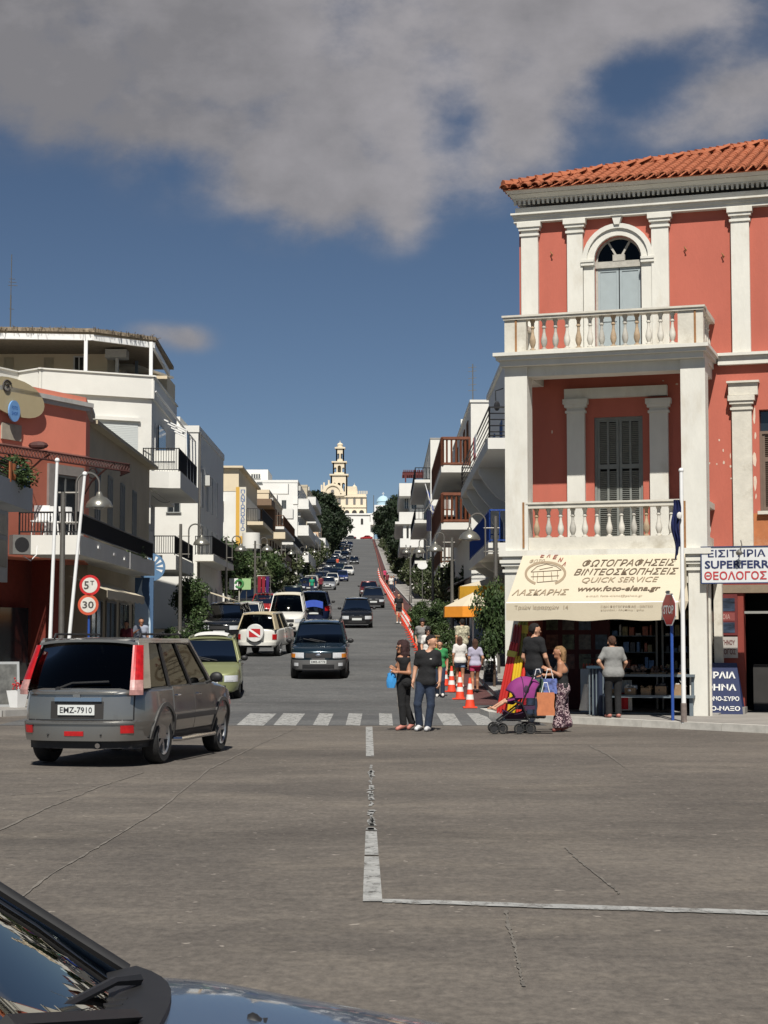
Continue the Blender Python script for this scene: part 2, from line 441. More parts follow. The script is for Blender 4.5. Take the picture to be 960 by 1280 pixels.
for(a,b)in stripes:
 t=MB()
 sh0=(a-455)*.0;
 ctr=(a+b)/2
 lean=(480-ctr)*.055
 quad_on(t,[(a-lean*.6,906),(b-lean*.6,906),(b+lean*.6,892),(a+lean*.6,892)][:4]if False else[(a-lean,907),(b-lean-3,907.5),(b+lean-4,892.5),(a+lean,892)])
 t.build('stripe',m_line,zc)
lm=MB();rr=random.Random(3)
quad_on(lm,[(457.5,946),(467.5,946),(465.5,909),(457.2,909)])
quad_on(lm,[(453.5,1128),(478,1128),(473.5,1072),(455.5,1072)])
quad_on(lm,[(455.7,1070),(473.2,1070),(471,1040),(457,1040)])
for k in range(60):
 y=1039-85*rr.random()**1.5;k_q=(1039-y)/85;w=rr.uniform(1.2,6.5)*(1-k_q*.5);o=rr.uniform(-4,4)*(1-k_q*.3);hh=rr.uniform(.6,3.2)
 quad_on(lm,[(464-w+o,y),(464+w*.8+o,y),(464+w*.7,y-hh),(464-w*.8,y-hh)])
struct('centre_line',lm,m_line)
tl=MB()
N=24
top=[(478+(960+60-478)*i/N,1125.2+16.5*i/N+rr.uniform(-.35,.35))for i in range(N+1)]
bot=[(x,y+4.6+1.2*i/N+rr.uniform(-.4,.4))for i,(x,y)in enumerate(top)]
for i in range(N):quad_on(tl,[bot[i],bot[i+1],top[i+1],top[i]])
struct('stop_line',tl,m_line)
m_joint=mat('joint_mortar',(.17,.152,.13),.9,var=.35,scale=8,stain=.8,stain_col=(.10,.09,.08))
m_crack=mat('crack_dirt',(.15,.135,.115),.95,var=.4,scale=9,stain=.8,stain_col=(.06,.055,.05))
def crack(name,pts,w0,w1,seed,m,amp=1.2,sub=14):
 r_=random.Random(seed);P_=[]
 for(a,b)in zip(pts,pts[1:]):
  for k in range(sub):P_.append((a[0]+(b[0]-a[0])*k/sub,a[1]+(b[1]-a[1])*k/sub))
 P_.append(pts[-1]);mb=MB();L=[]
 for i,(x,y)in enumerate(P_):
  w=(w0+(w1-w0)*i/len(P_))*r_.uniform(.25,1.3);L.append((x+r_.gauss(0,amp*.5),y+r_.gauss(0,amp*.25),w))
 for i in range(len(L)-1):
  (x0,y0,a),(x1,y1,b)=L[i],L[i+1]
  quad_on(mb,[(x0-a,y0),(x0+a,y0),(x1+b,y1),(x1-b,y1)],.006)
 return struct(name,mb,m)
crack('road_joint',[(20,1128),(60,1096),(125,1058),(200,1012),(262,962),(322,932),(372,910)],2.2,.8,5,m_joint,.9)
crack('road_joint',[(-10,1043),(60,1010),(124,984),(180,966)],2.4,1.0,6,m_joint,.9)
crack('road_crack',[(632,1138),(636,1160),(645,1190),(650,1215),(654,1235)],2.6,2.2,8,m_crack,1.6)
crack('road_crack',[(706,1060),(730,1082),(760,1105),(774,1118)],1.4,2.2,9,m_crack,1.5)
crack('road_crack',[(736,932),(760,944),(784,962)],1.8,.8,10,m_crack,1.0)
crack('road_crack',[(0,996),(70,990),(122,982)],1.6,1.0,11,m_joint,1.0)
crack('road_crack',[(330,939),(420,939),(560,941)],1.0,.6,12,m_joint,.6)
crack('road_crack',[(496,852),(497,880),(499,892)],.35,.5,13,m_crack,.2)
H=.13
def strip_pavement(name,fin,fout,ylist,m,base=-.3):
 mb=MB();n=len(ylist)
 vs=[]
 for y in ylist:
  a,b=fin(y),fout(y);z=gz(y)+H
  vs+=[(a,y,z),(b,y,z),(a,y,z-H+base),(b,y,z-H+base)]
 fs=[]
 for j in range(n-1):
  o,p=4*j,4*j+4
  fs+=[(o,o+1,p+1,p),(o+2,o,p,p+2),(o+1,o+3,p+3,p+1)]
 fs+=[(0,2,3,1),(4*n-4,4*n-3,4*n-1,4*n-2)]
 mb.add(vs,fs);return struct(name,mb,m)
yl=[y for y in sy if y>=41]
strip_pavement('left_pavement',lambda y:xl(y)-2.6,lambda y:xl(y)-.16,yl,m_pave)
kc=[(604,893),(616,897.5),(640,900.5),(716,904.5),(853,911),(960,916.5),(1100,924)]
KP=[gnd(x,y)for x,y in kc]
KP+=[Vector((17,24,0)),Vector((24,21,0))]
poly=[Vector((xr(46),46,0)),Vector((xr(42),42,0)),Vector((xr(40)-.1,40,0))]+KP
mb=MB();top=[Vector((p.x,p.y,H+gz(p.y)))for p in poly]+[Vector((24,46,H+.1))]
n=len(top);mb.add([tuple(v)for v in top]+[(v.x,v.y,-.2)for v in top],[tuple(range(n))]+[(i,(i+1)%n,n+(i+1)%n,n+i)[::-1]for i in range(n)])
struct('corner_pavement',mb,m_pave)
strip_pavement('right_pavement',lambda y:xr(y)+.16,lambda y:xr(y)+3.2,[y for y in sy if y>=46],m_pave)
kerb=link('kerb',None,None);kerb['kind']='structure'
def kerb_run(pts,m,step=1.0,w=.16,parent=kerb):
 seg=[(Vector(a),Vector(b))for a,b in zip(pts,pts[1:])]
 for a,b in seg:
  L=(b-a).length;k=max(1,round(L/step));d=(b-a)/k;u=d.normalized();nrm=Vector((-u.y,u.x,0)).normalized()
  for i in range(k):
   c=a+d*(i+.5);mb=MB();j=random.uniform(-.004,.004)
   upv=Vector((0,0,1));mb.obox(Vector((0,0,0)),u,nrm,u.cross(nrm)*1,L/k/2-.006,w/2,H/2+.05)
   o=mb.build('kerb_stone',m,parent);o.location=c+Vector((0,0,H/2-.045+j))
def P3(x,y):return Vector((x,y,gz(y)))
kp=[Vector((p.x,p.y,0))for p in KP]
kerb_run([P3(xr(46)+.08,46),P3(xr(42)+.08,42),P3(xr(40),40)]+kp,m_kerbp,.9)
yy_=[46,49,52,56,60,64,68,74,81,88,98,108,118,128]
kerb_run([P3(xr(y)+.08,y)for y in yy_],m_kerb,1.6)
yy_=[41,46,52,60,70,80,90]
kerb_run([P3(xl(y)-.08,y)for y in yy_],m_kerb,1.6)
for sgn,f in((1,lambda y:xr(y)+.08),(-1,lambda y:xl(y)-.08)):
 mb=MB();yk=[y for y in sy if y>=(128 if sgn==1 else 90)]
 for a,b in zip(yk,yk[1:]):
  A,B_=P3(f(a),a),P3(f(b),b);u=(B_-A).normalized();nrm=Vector((1,0,0));mb.obox((A+B_)/2+Vector((0,0,H/2+.012)),u,nrm,u.cross(nrm),(B_-A).length/2,.08,H/2)
 o=mb.build('kerb_edge',m_kerb,kerb)
lp=[gnd(-60,893),gnd(15,894),gnd(60,890)]
poly=[Vector((-40,38.5,0)),Vector((-12.5,38.2,0)),Vector((-8.3,38.4,0)),Vector((-7.7,39.2,0)),Vector((xl(41),41,0)),Vector((xl(48)-.3,41.3,0)),Vector((-40,41.3,0))]
mb=MB();n=len(poly);mb.add([(v.x,v.y,H)for v in poly]+[(v.x,v.y,-.1)for v in poly],[tuple(range(n))]+[(i,(i+1)%n,n+(i+1)%n,n+i)[::-1]for i in range(n)])
struct('left_corner_pavement',mb,m_pave)
kerb_run([Vector((-24,38.35,0)),Vector((-12.5,38.1,0)),Vector((-8.25,38.3,0)),Vector((-7.6,39.2,0)),Vector((xl(41)+.02,41,0))],m_kerb,1.2)
m_carpet=mat('dusty_red_carpet',(.085,.03,.028),.95,var=.3,scale=3,stain=.5,stain_col=(.12,.09,.08))
mb=MB();yk=[44,45,46,48,50,52,54,57,60,64,68,74,81,88,96,108,118,128,150,180,210,243,276,310,345,380,420,460,500,550,600]
vs=[]
for y in yk:vs+=[(xr(y)-.85,y,gz(y)+.012),(xr(y)-.06,y,gz(y)+.012)]
mb.add(vs,[(2*j,2*j+1,2*j+3,2*j+2)for j in range(len(yk)-1)])
struct('carpet_strip',mb,m_carpet)
# --------- pink neoclassical corner building (right)
o_=at(652,802,38.3)
FP=Frame((o_.x,o_.y),R(-17.5))
pink=thing('corner_townhouse','pink two-storey neoclassical corner building with white pilasters, balustrades and a tiled hip roof','building',(FP.o.x,FP.o.y,0),FP.ang)
m_pink=mat('pink_stucco',(.45,.122,.082),.9,var=.10,scale=1.5,bump=.2,bscale=20,stretch=(1,1,.35),stain=.6,stain_col=(.38,.125,.09))
m_pwhite=mat('aged_white_plaster',(.66,.645,.58),.85,var=.08,scale=2.5,bump=.2,bscale=18,stretch=(1,1,.4),stain=.75,stain_col=(.47,.42,.33))
m_pwhite2=mat('stained_white_plaster',(.60,.57,.49),.9,var=.12,scale=3,bump=.2,bscale=18,stain=.8,stain_col=(.30,.26,.19))
m_marble=mat('balustrade_marble',(.60,.57,.50),.8,var=.14,scale=5,stain=1.0,stain_col=(.26,.15,.08))
m_rust=mat('rust_streak',(.30,.15,.06),.9,var=.3,scale=8)
m_tile=mat('terracotta_tile',(.40,.125,.055),.85,var=.25,scale=1.2,bump=.2,bscale=20,stain=.5,stain_col=(.26,.10,.06))
m_shut=mat('grey_green_shutter',(.20,.21,.19),.7,var=.12,scale=8)
m_paleblue=mat('pale_blue_door_paint',(.33,.38,.39),.6,var=.06)
m_peel=mat('peeled_plaster',(.62,.50,.40),.95,var=.2)
def px(x,t=0.0):return FP.hit(x,600,t)[0]
def pz(x,y,t=0.0):return FP.hit(x,y,t)[1]
def pbox(mb,a0,a1,t0,t1,z0,z1):return mb.box(a0,a1,-t1,-t0,z0,z1)
SW=H
WD=2*px(930,.1)
DEP=9.6
T1=1.6
z_slab_top=pz(700,438,T1+.2);z_slab_bot=pz(640,457,T1+.2)
z_arch0=pz(652,279,.12);z_arch1=pz(652,268,.12)
z_corn0=pz(652,262,.15)
z_eave=pz(640,236,.45)
z_l1=pz(640,689.5,T1+.12)
z_ground_top=z_l1-.05
wins=[]
s_w1=px(775.5,0);hw=(px(805.5)-px(746))/2
z_w_top=pz(775,292.5);z_spr=pz(775,324)
def hole_wall(mb,a0,a1,z0,z1,t0,t1,holes):
 """wall slab between a0..a1 with rectangular holes (ha0,ha1,hz0,hz1)"""
 xs_=sorted({a0,a1,*[h[0]for h in holes],*[h[1]for h in holes]});
 for xa,xb in zip(xs_,xs_[1:]):
  mid=(xa+xb)/2;hs=sorted([h for h in holes if h[0]<mid<h[1]],key=lambda h:h[2]);z=z0
  for h in hs:
   if h[2]>z:pbox(mb,xa,xb,t0,t1,z,h[2])
   z=h[3]
  if z<z1:pbox(mb,xa,xb,t0,t1,z,z1)
z1f=z_l1+.02
sh0,sh1=px(743),px(804);sh_z=pz(775,520.5)
c_mid=px(930,.1)
mirror=lambda s:2*c_mid-s
wr0,wr1=px(950),mirror(px(950))if False else px(950)+1.3
wrz0,wrz1=pz(950,639),pz(950,512)
wall=MB()
door_z=z_slab_top+.02
holes_up=[(s_w1-hw,s_w1+hw,z_slab_top,z_spr),(mirror(s_w1)-hw,mirror(s_w1)+hw,z_slab_top+.75,z_spr)]
hole_wall(wall,0,WD,z_slab_bot+.1,z_spr,-.35,0,holes_up)
holes_lo=[(sh0,sh1,z1f,sh_z),(wr0,wr1,wrz0,wrz1)]
hole_wall(wall,0,WD,z1f,z_slab_bot+.1,-.35,0,holes_lo)
def arch_fill(mb,c,r,z0,z1,t0,t1,a0,a1,n=14):
 pts=[(c-r*math.cos(PI*k/n),z0+r*math.sin(PI*k/n))for k in range(n+1)]
 for(xa,za),(xb,zb)in zip(pts,pts[1:]):
  mb.prism([(xa,za),(xb,zb),(xb,z1),(xa,z1)],lambda u,v,t:(u,-t,v),t0,t1)
zt_=z_arch0
cs=[s_w1,mirror(s_w1)]
edges_=[0,cs[0]-hw,cs[0]+hw,cs[1]-hw,cs[1]+hw,WD]
for i in(0,2,4):pbox(wall,edges_[i],edges_[i+1],-.35,0,z_spr,zt_)
for c in cs:arch_fill(wall,c,hw,z_spr,zt_,-.35,0,0,0)
for(a0,a1,y0,y1)in((0,.35,.35,DEP),(WD-.35,WD,.35,DEP),(0,WD,DEP-.3,DEP)):wall.box(a0,a1,y0,y1,SW,zt_)
wall.build('wall',m_pink,pink)
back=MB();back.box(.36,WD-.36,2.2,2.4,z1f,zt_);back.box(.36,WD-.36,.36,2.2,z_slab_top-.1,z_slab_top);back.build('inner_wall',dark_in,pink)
s_pil0,s_pil1=px(859,T1),px(881,T1)
s_ag=px(884,0)
gf=MB();d0,d1=px(927),px(927)+1.5;dz=pz(940,741)
hole_wall(gf,s_ag,WD,SW,z1f,-.35,0,[(d0,d1,SW,dz)])
gf.build('shopfront_wall',mat('dark_red_shopfront',(.22,.035,.022),.6,var=.1),pink)
lg=MB()
pbox(lg,px(632,T1)-.12,s_pil1+.12,-.35,T1+.14,z_l1-.10,z_l1+.02);pbox(lg,px(632,T1)-.06,s_pil1+.06,-.35,T1+.07,z_l1-.22,z_l1-.101)
lg.build('balcony_ledge',m_pwhite,pink)
lg=MB();pbox(lg,s_pil1+.13,WD,-.35,.06,z_l1-.3,z_l1+.02);lg.build('string_course',m_pwhite,pink)
pl=MB();r_=random.Random(4)
for(x0,y0,w,h)in[(905,578,3,6),(904,563,2,5),(913,570,1.5,8),(913,583,3,5),(896,580,2,3),(887,579,2,3),(899,550,2.4,4),(914,598,3,3),(943,520,3.5,26),(944,545,3,12),(943,575,5,22),(944,602,4,24),(945,620,2,10),(858,478,5,4),(846,480,4,3),(829,476,3,2),(870,496,3,3),(690,540,2,5)]:
 n=7;pts=[]
 for k in range(n):
  a=2*PI*k/n;q=FP.hit(x0+w*.5*math.cos(a)*r_.uniform(.6,1.1),y0+h*.5*math.sin(a)*r_.uniform(.6,1.1),.004);pts.append((q[0],q[1]))
 pl.prism(pts,lambda u,v,t:(u,-t,v),.004,.001)
pl.each('peeled_plaster',m_peel,pink)
pl=MB();pts=[FP.hit(x,y,.005)for x,y in[(941.5,686),(941.5,642),(948,641),(975,641),(975,686)]];pl.prism(pts,lambda u,v,t:(u,-t,v),.0045,.001)
pl.build('faded_paint_patch',mat('faded_orange_paint',(.45,.16,.06),.9,var=.2,scale=3,stain=.6,stain_col=(.62,.42,.28)),pink)
pl=MB()
for x,y in((690,318),(857,312),(904,320)):
 a,z=FP.hit(x,y,0);pl.tube([(a,-.0,z),(a-.02,-.06,z+.05),(a+.03,-.08,z-.02),(a,-.05,z-.06)],.012,5)
pl.each('bracket',m_rust,pink)
def pilaster(x0,x1,zb,zt,t=.12,m=m_pwhite,cap=True,s=None):
 a0,a1=s if s else(px(x0,t),px(x1,t));mb=MB()
 ztc=zt-.30 if cap else zt
 pbox(mb,a0,a1,-.02,t,zb,ztc)
 if cap:
  pbox(mb,a0-.03,a1+.03,-.02,t+.03,ztc,ztc+.05);pbox(mb,a0,a1,-.02,t+.005,ztc+.05,ztc+.12)
  pbox(mb,a0-.045,a1+.045,-.02,t+.05,ztc+.12,ztc+.19);pbox(mb,a0-.075,a1+.075,-.02,t+.08,ztc+.19,zt)
 return mb.build('pilaster',m,pink)
zb_up=z_slab_top
for x0,x1 in((653,674),(711,730.5),(817.5,839),(918,941)):pilaster(x0,x1,zb_up,z_arch0)
for x0,x1 in((653,674),(711,730.5),(817.5,839)):pilaster(0,0,zb_up,z_arch0,s=(mirror(px(x1,.12)),mirror(px(x0,.12))))
zc_t,zc_b=pz(720,498),pz(720,513)
pilaster(709,731,z1f,pz(720,499,.12),.12);pilaster(812.5,835.5,z1f,pz(825,498,.12),.12)
lt=MB();pbox(lt,px(707.5),px(836),-.02,.14,pz(720,498.5,.12),pz(720,487));lt.build('door_lintel',m_pwhite,pink)
pilaster(916,940.5,z1f,pz(925,494.5,.12),.12,m_pwhite2)
lt=MB();pbox(lt,px(913),WD-px(913)+px(652),-.02,.16,pz(925,494,.12),pz(925,480));pbox(lt,px(911),WD-px(911)+px(652),-.02,.22,pz(925,480)+.001,pz(925,477.5));lt.build('window_lintel',m_pwhite2,pink)
pilaster(0,0,z1f,pz(925,494.5,.12),.12,m_pwhite2,s=(px(940.5,.12)+2.4,px(940.5,.12)+2.9))
en=MB()
def band(mb,t,z0,z1,ov=None):
 ov=t*.5 if ov is None else ov
 mb.box(-ov,WD+ov,-t,DEP+ov,z0,z1)
band(en,.17,z_arch0,z_arch0+(z_arch1-z_arch0)*.45);band(en,.20,z_arch0+(z_arch1-z_arch0)*.45+.001,z_arch1-.04);band(en,.27,z_arch1-.039,z_arch1)
en.build('architrave',m_pwhite,pink)
en=MB();zf1=pz(652,259.5,.15);band(en,.12,z_arch1+.001,zf1);en.build('frieze',m_pwhite,pink)
zd1=zf1+.16
den=MB();k=0;a=-.08
while a<WD+.06:
 pbox(den,a,a+.05,.12,.17,zf1+.06,zd1);a+=.105
d_=den.build('dentil_course',m_pwhite,pink);d_['kind']='stuff'
en=MB();band(en,.19,zd1-.005,zd1+.03)
prof=[(.22,zd1+.031),(.27,zd1+.07),(.31,zd1+.10),(.31,zd1+.17),(.34,zd1+.18),(.36,z_eave-.10),(.42,z_eave-.03)]
vs=[]
for t,z in prof:vs+=[(-t*.5,-t,z),(WD+t*.5,-t,z),(WD+t*.5,DEP+t,z),(-t*.5,DEP+t,z)]
fs=[(3,2,1,0)]
for i in range(len(prof)-1):
 for k in range(4):fs.append((4*i+k,4*i+(k+1)%4,4*i+4+(k+1)%4,4*i+4+k))
L=4*(len(prof)-1);fs.append((L,L+1,L+2,L+3));en.add(vs,fs)
en.build('cornice',m_pwhite,pink)
OV=.50;OVS=.24;apex_s=px(926,-4.6);
apex_s=WD/2-.05;half=WD/2+OVS
qx=FP.hit(926,179,-(half-OV));zap=qx[1]-.16
roof=MB();zb=z_eave-.03
roof.add([(-OVS,-OV,zb),(WD+OVS,-OV,zb),(WD+OVS,DEP+OV,zb),(-OVS,DEP+OV,zb),(WD/2,half-OV,zap-.08),(WD/2,max(half-OV,DEP+OV-half),zap-.08)],[(0,1,4),(1,2,5,4),(2,3,5),(3,0,4,5),(3,2,1,0)])
roof_o=roof.build('roof',m_tile,pink)
def barrel(r=.098,Lg=.42,n=6):
 mb=MB();vs=[]
 for yy0,rr_ in((0,r),(Lg,r*.84)):
  for k in range(n+1):
   a=PI*k/n;vs.append((-rr_*math.cos(a),yy0,rr_*math.sin(a)*.9))
 for yy0,rr_ in((0,r*.8),):
  for k in range(n+1):
   a=PI*k/n;vs.append((-rr_*math.cos(a),yy0,rr_*math.sin(a)*.9-.0))
 fs=[(k,k+1,n+2+k,n+1+k)for k in range(n)]+[(k+1,k,2*n+2+k,2*n+3+k)for k in range(n)]
 mb.add(vs,fs);return mb
rt_me=barrel().mesh('roof_tile',m_tile,smooth=False)
rise=(zap-zb);run=half;pitch_r=math.atan2(rise,run)
COLW,ROWL=.232,.34
tiles_obj=0;stuff=MB()
def tile_at(sx,row,face):
 """position along the eave sx (0..2*half), row number; returns matrix-ish info"""
 d=row*ROWL*math.cos(pitch_r);return d
rj=random.Random(5)
nrow=int(run/(ROWL*math.cos(pitch_r)))+1
cands=[]
for face in range(4):
 L=2*half if face%2==0 else DEP+2*OV
 ncol=int(L/COLW)
 for c in range(ncol+1):
  sx=c*COLW+.02
  for row in range(nrow):
   d=row*ROWL*math.cos(pitch_r)-.05
   lim=min(sx,L-sx)
   if d>lim+.05:break
   cands.append((face,sx,row,d))
cands.sort(key=lambda q:(q[0]!=0,q[2],abs(q[1]-3)))
for i,(face,sx,row,d)in enumerate(cands):
 zt=zb+.03+(d+.05)*math.tan(pitch_r)+rj.uniform(-.006,.006)
 if face==0:loc=(-OVS+sx,-OV+d,zt);ang=0
 elif face==1:loc=(WD+OVS-d,-OV+sx,zt);ang=PI/2
 elif face==2:loc=(WD+OVS-sx,DEP+OV-d,zt);ang=PI
 else:loc=(-OVS+d,DEP+OV-sx,zt);ang=-PI/2
 M=Matrix.Translation(loc)@Matrix.Rotation(ang+rj.uniform(-.03,.03),4,'Z')@Matrix.Rotation(pitch_r,4,'X')
 if i<290:
  o=link('roof_tile',rt_me,roof_o);o.matrix_local=M;tiles_obj+=1
 else:
  stuff.add([M@v.co for v in rt_me.vertices],[tuple(p.vertices)for p in rt_me.polygons])
so=stuff.build('roof_tiles_beyond',m_tile,roof_o);so['kind']='stuff';so.name='roof_tile_field'
hp=MB()
for(cx,cy,sx_,sy_)in((-OVS,-OV,1,1),(WD+OVS,-OV,-1,1)):
 n=34
 for k in range(n):
  f=k/n;L=half
  p0=Vector((cx+sx_*L*f,cy+sy_*L*f,zb+.13+rise*f));p1=Vector((cx+sx_*L*(f+1.15/n),cy+sy_*L*(f+1.15/n),zb+.10+rise*(f+1.15/n)))
  hp.tube([p0,p1],[.10,.085],7)
hp.build('hip_ridge',m_tile,roof_o)
def arch_window(c,zbot,door):
 t=MB();n=18;r0,r1=hw,hw+px(746)-px(731.5)
 def ring(ra,rb,t0,t1):
  for k in range(n):
   a0,a1=PI*k/n,PI*(k+1)/n
   t.prism([(c-ra*math.cos(a0),z_spr+ra*math.sin(a0)),(c-rb*math.cos(a0),z_spr+rb*math.sin(a0)),(c-rb*math.cos(a1),z_spr+rb*math.sin(a1)),(c-ra*math.cos(a1),z_spr+ra*math.sin(a1))],lambda u,v,tt:(u,-tt,v),t0,t1)
 ring(r0,r0+(r1-r0)*.6,-.02,.08);ring(r0+(r1-r0)*.6,r1,-.02,.13)
 for s_ in(-1,1):
  a,b=sorted((c+s_*r0,c+s_*(r1-.02)));pbox(t,a,b,-.02,.08,zbot,z_spr-.12)
  a,b=sorted((c+s_*(r0-.005),c+s_*(r1+.03)));pbox(t,a,b,-.02,.15,z_spr-.12,z_spr-.05);pbox(t,a,b,-.02,.17,z_spr-.05,z_spr+.001)
 f=t.build('window_surround',m_pwhite,pink)
 k=MB();zk=z_spr+r1-.03;k.prism([(c-.055,zk),(c+.055,zk),(c+.11,zk+.2),(c-.11,zk+.2)],lambda u,v,tt:(u,-tt,v),-.02,.17);pbox(k,c-.13,c+.13,-.02,.2,zk+.2,z_arch0+.001);k.build('keystone',m_pwhite,pink)
 fr=MB()
 zT=z_spr-.02
 fw=.05
 for s_ in(-1,1):
  a,b=sorted((c+s_*hw,c+s_*(hw-fw)));pbox(fr,a,b,-.16,-.1,zbot,z_spr)
 pbox(fr,c-hw,c+hw,-.17,-.06,z_spr-.16,z_spr-.02)
 pbox(fr,c-.13,c+.13,-.17,-.05,z_spr-.02,z_spr+.12)
 for a in(60,120):
  p0=Vector((c,.13,z_spr));p1=Vector((c+(hw-.02)*math.cos(R(a)),.13,z_spr+(hw-.02)*math.sin(R(a))));u=(p1-p0).normalized();fr.obox((p0+p1)/2,u,(0,1,0),u.cross(Vector((0,1,0))),(p1-p0).length/2,.03,.022)
 for k in range(n):
  a0,a1=PI*k/n,PI*(k+1)/n;ra,rb=hw-.045,hw+.01
  fr.prism([(c-ra*math.cos(a0),z_spr+ra*math.sin(a0)),(c-rb*math.cos(a0),z_spr+rb*math.sin(a0)),(c-rb*math.cos(a1),z_spr+rb*math.sin(a1)),(c-ra*math.cos(a1),z_spr+ra*math.sin(a1))],lambda u,v,tt:(u,-tt,v),-.16,-.1)
 fr_o=fr.build('window_frame',mat('weathered_grey_wood',(.42,.40,.35),.8,var=.2,scale=10),pink)
 lv=MB()
 for a0,a1 in((c-hw+fw,c-.012),(c+.012,c+hw-fw)):
  pbox(lv,a0,a1,-.15,-.12,zbot,z_spr-.16)
  for(x0,x1,z0,z1)in((a0,a0+.05,zbot,z_spr-.161),(a1-.05,a1,zbot,z_spr-.161),(a0+.05,a1-.05,zbot+.9,zbot+1.0),(a0+.05,a1-.05,z_spr-.24,z_spr-.161)):pbox(lv,x0,x1,-.12,-.105,z0,z1)
 lv.build('door_leaf',m_paleblue,fr_o)
 g=MB();g.prism([(c-hw*math.cos(PI*k/12),z_spr+hw*math.sin(PI*k/12))for k in range(13)],lambda u,v,tt:(u,-tt,v),-.145,-.14);g.build('fanlight',glass('old_window_glass',(.5,.55,.6),.2),fr_o)
arch_window(cs[0],z_slab_top,True);arch_window(cs[1],z_slab_top+.75,False)
sl=MB();pbox(sl,cs[1]-hw-.2,cs[1]+hw+.2,-.1,.18,z_slab_top+.67,z_slab_top+.75);sl.build('window_sill',m_pwhite,pink)
def louvre(a0,a1,z0,z1,m,name='shutter',split=(.38,)):
 half_=(a0+a1)/2
 for x0,x1 in((a0+.05,half_-.006),(half_+.006,a1-.05)):
  mb=MB();st=.055
  mid=(x0+x1)/2
  for(p,q)in((x0,x0+st),(x1-st,x1),(mid-.022,mid+.022)):pbox(mb,p,q,-.14,-.09,z0,z1)
  zs=[z0,z0+(z1-z0)*.64,z1-.14]
  for zq in(z0,z0+(z1-z0)*.62,z1-.10):pbox(mb,x0+st,mid-.022,-.138,-.092,zq,zq+.10);pbox(mb,mid+.022,x1-st,-.138,-.092,zq,zq+.10)
  so_=mb.build(name,m,pink)
  sl_=MB()
  for(p,q)in((x0+st,mid-.022),(mid+.022,x1-st)):
   z=z0+.12
   while z<z1-.12:
    if not(z0+(z1-z0)*.6<z<z0+(z1-z0)*.62+.1):sl_.obox(((p+q)/2,.118,z),(1,0,0),(0,.8,-.6),(0,.6,.8),(q-p)/2,.022,.004)
    z+=.042
  so2=sl_.build('louvre_slats',m,so_);so2['kind']='stuff'
 bk=MB();pbox(bk,a0,a1,-.3,-.28,z0,z1);bk.build('shutter_backing',dark_in,pink)
 fr=MB()
 for(p,q)in((a0,a0+.05),(a1-.05,a1)):pbox(fr,p,q,-.2,-.06,z0,z1)
 pbox(fr,a0+.05,a1-.05,-.2,-.06,z1-.06,z1);fr.build('door_frame',m,pink)
louvre(sh0,sh1,z1f,sh_z,m_shut)
louvre(wr0,wr1,wrz0,wrz1-.45,mat('brown_shutter',(.16,.11,.08),.7,var=.15))
bk=MB();pbox(bk,wr0,wr1,-.3,-.2,wrz1-.44,wrz1);bk.build('window_pane',window_dark,pink)
sl=MB();pbox(sl,px(947),wr1+.1,-.1,.1,wrz0-.07,wrz0);sl.build('window_sill',m_pwhite2,pink)
# --------- balconies
m_marbleb=mat('rusty_marble',(.42,.31,.20),.85,var=.35,scale=7,stain=1,stain_col=(.22,.11,.05))
m_marblec=mat('grey_marble',(.44,.42,.37),.85,var=.3,scale=7,stain=1,stain_col=(.28,.2,.13))
bal_r=random.Random(12)
def baluster_mesh(h,m_marble=m_marble):
 pr=[(.062,0),(.062,.045),(.035,.055),(.03,.08),(.052,.16),(.068,.26),(.062,.36),(.036,.52),(.028,.62),(.03,.70),(.046,.72),(.046,.76),(.034,.78),(.04,.9),(.056,.94),(.056,1.0)]
 mb=MB();mb.lathe([(r*1.0,z*h)for r,z in pr],10);return mb.mesh('baluster',m_marble,smooth=True)
bl_side=px(631,T1+.08)
def balcony(nm,z_floor,z_rail_b,z_rail_t,z_pl,t_f,a0,a1,b0,b1,nb,ends,sides):
 """a0..a1 full width, b0..b1 open part filled with balusters"""
 root=MB();pbox(root,a0,a1,t_f-.20,t_f,z_floor,z_pl);bo=root.build(nm,m_pwhite2,pink)
 rl=MB();pbox(rl,a0-.02,a1+.02,t_f-.24,t_f+.04,z_rail_b,z_rail_t-.04);pbox(rl,a0-.045,a1+.045,t_f-.27,t_f+.07,z_rail_t-.04,z_rail_t)
 rl.build('hand_rail',m_pwhite2,bo)
 if ends:
  for(p,q)in((a0,b0),(b1,a1)):
   e=MB();pbox(e,p,q,t_f-.2,t_f,z_pl,z_rail_b);e.build('end_panel',m_pwhite2,bo)
 mes=[baluster_mesh(z_rail_b-z_pl,q)for q in(m_marble,m_marble,m_marblec,m_marbleb)];me=mes[0]
 for i in range(nb):
  me=bal_r.choice(mes)
  s_=b0+(b1-b0)*(i+.5)/nb
  o=link('baluster',me,bo);o.location=(s_,-(t_f-.1),z_pl);o.rotation_euler=(0,0,i*.7)
 for sd,(t0,t1)in sides:
  e=MB();aa=(a1-.2,a1)if sd>0 else(a0,a0+.2)
  pbox(e,aa[0],aa[1],t0,t1,z_floor,z_pl);pbox(e,aa[0]-.03,aa[1]+.03,t0,t1-.05,z_rail_b,z_rail_t)
  e.build('side_rail',m_pwhite2,bo)
  nn=max(2,round((t1-t0-.2)/.33))
  for i in range(nn):
   o=link('baluster',me,bo);o.location=((aa[0]+aa[1])/2,-(t0+.1+(t1-t0-.3)*(i+.5)/nn),z_pl)
 return bo
a0,a1=px(616.5,T1+.3),px(887.5,T1+.3)
sb=MB()
pbox(sb,a0,a1,-.35,T1+.30,z_slab_top-.07,z_slab_top);pbox(sb,a0+.05,a1-.05,-.35,T1+.24,z_slab_top-.15,z_slab_top-.071);pbox(sb,a0+.12,a1-.12,-.35,T1+.15,z_slab_bot,z_slab_top-.151)
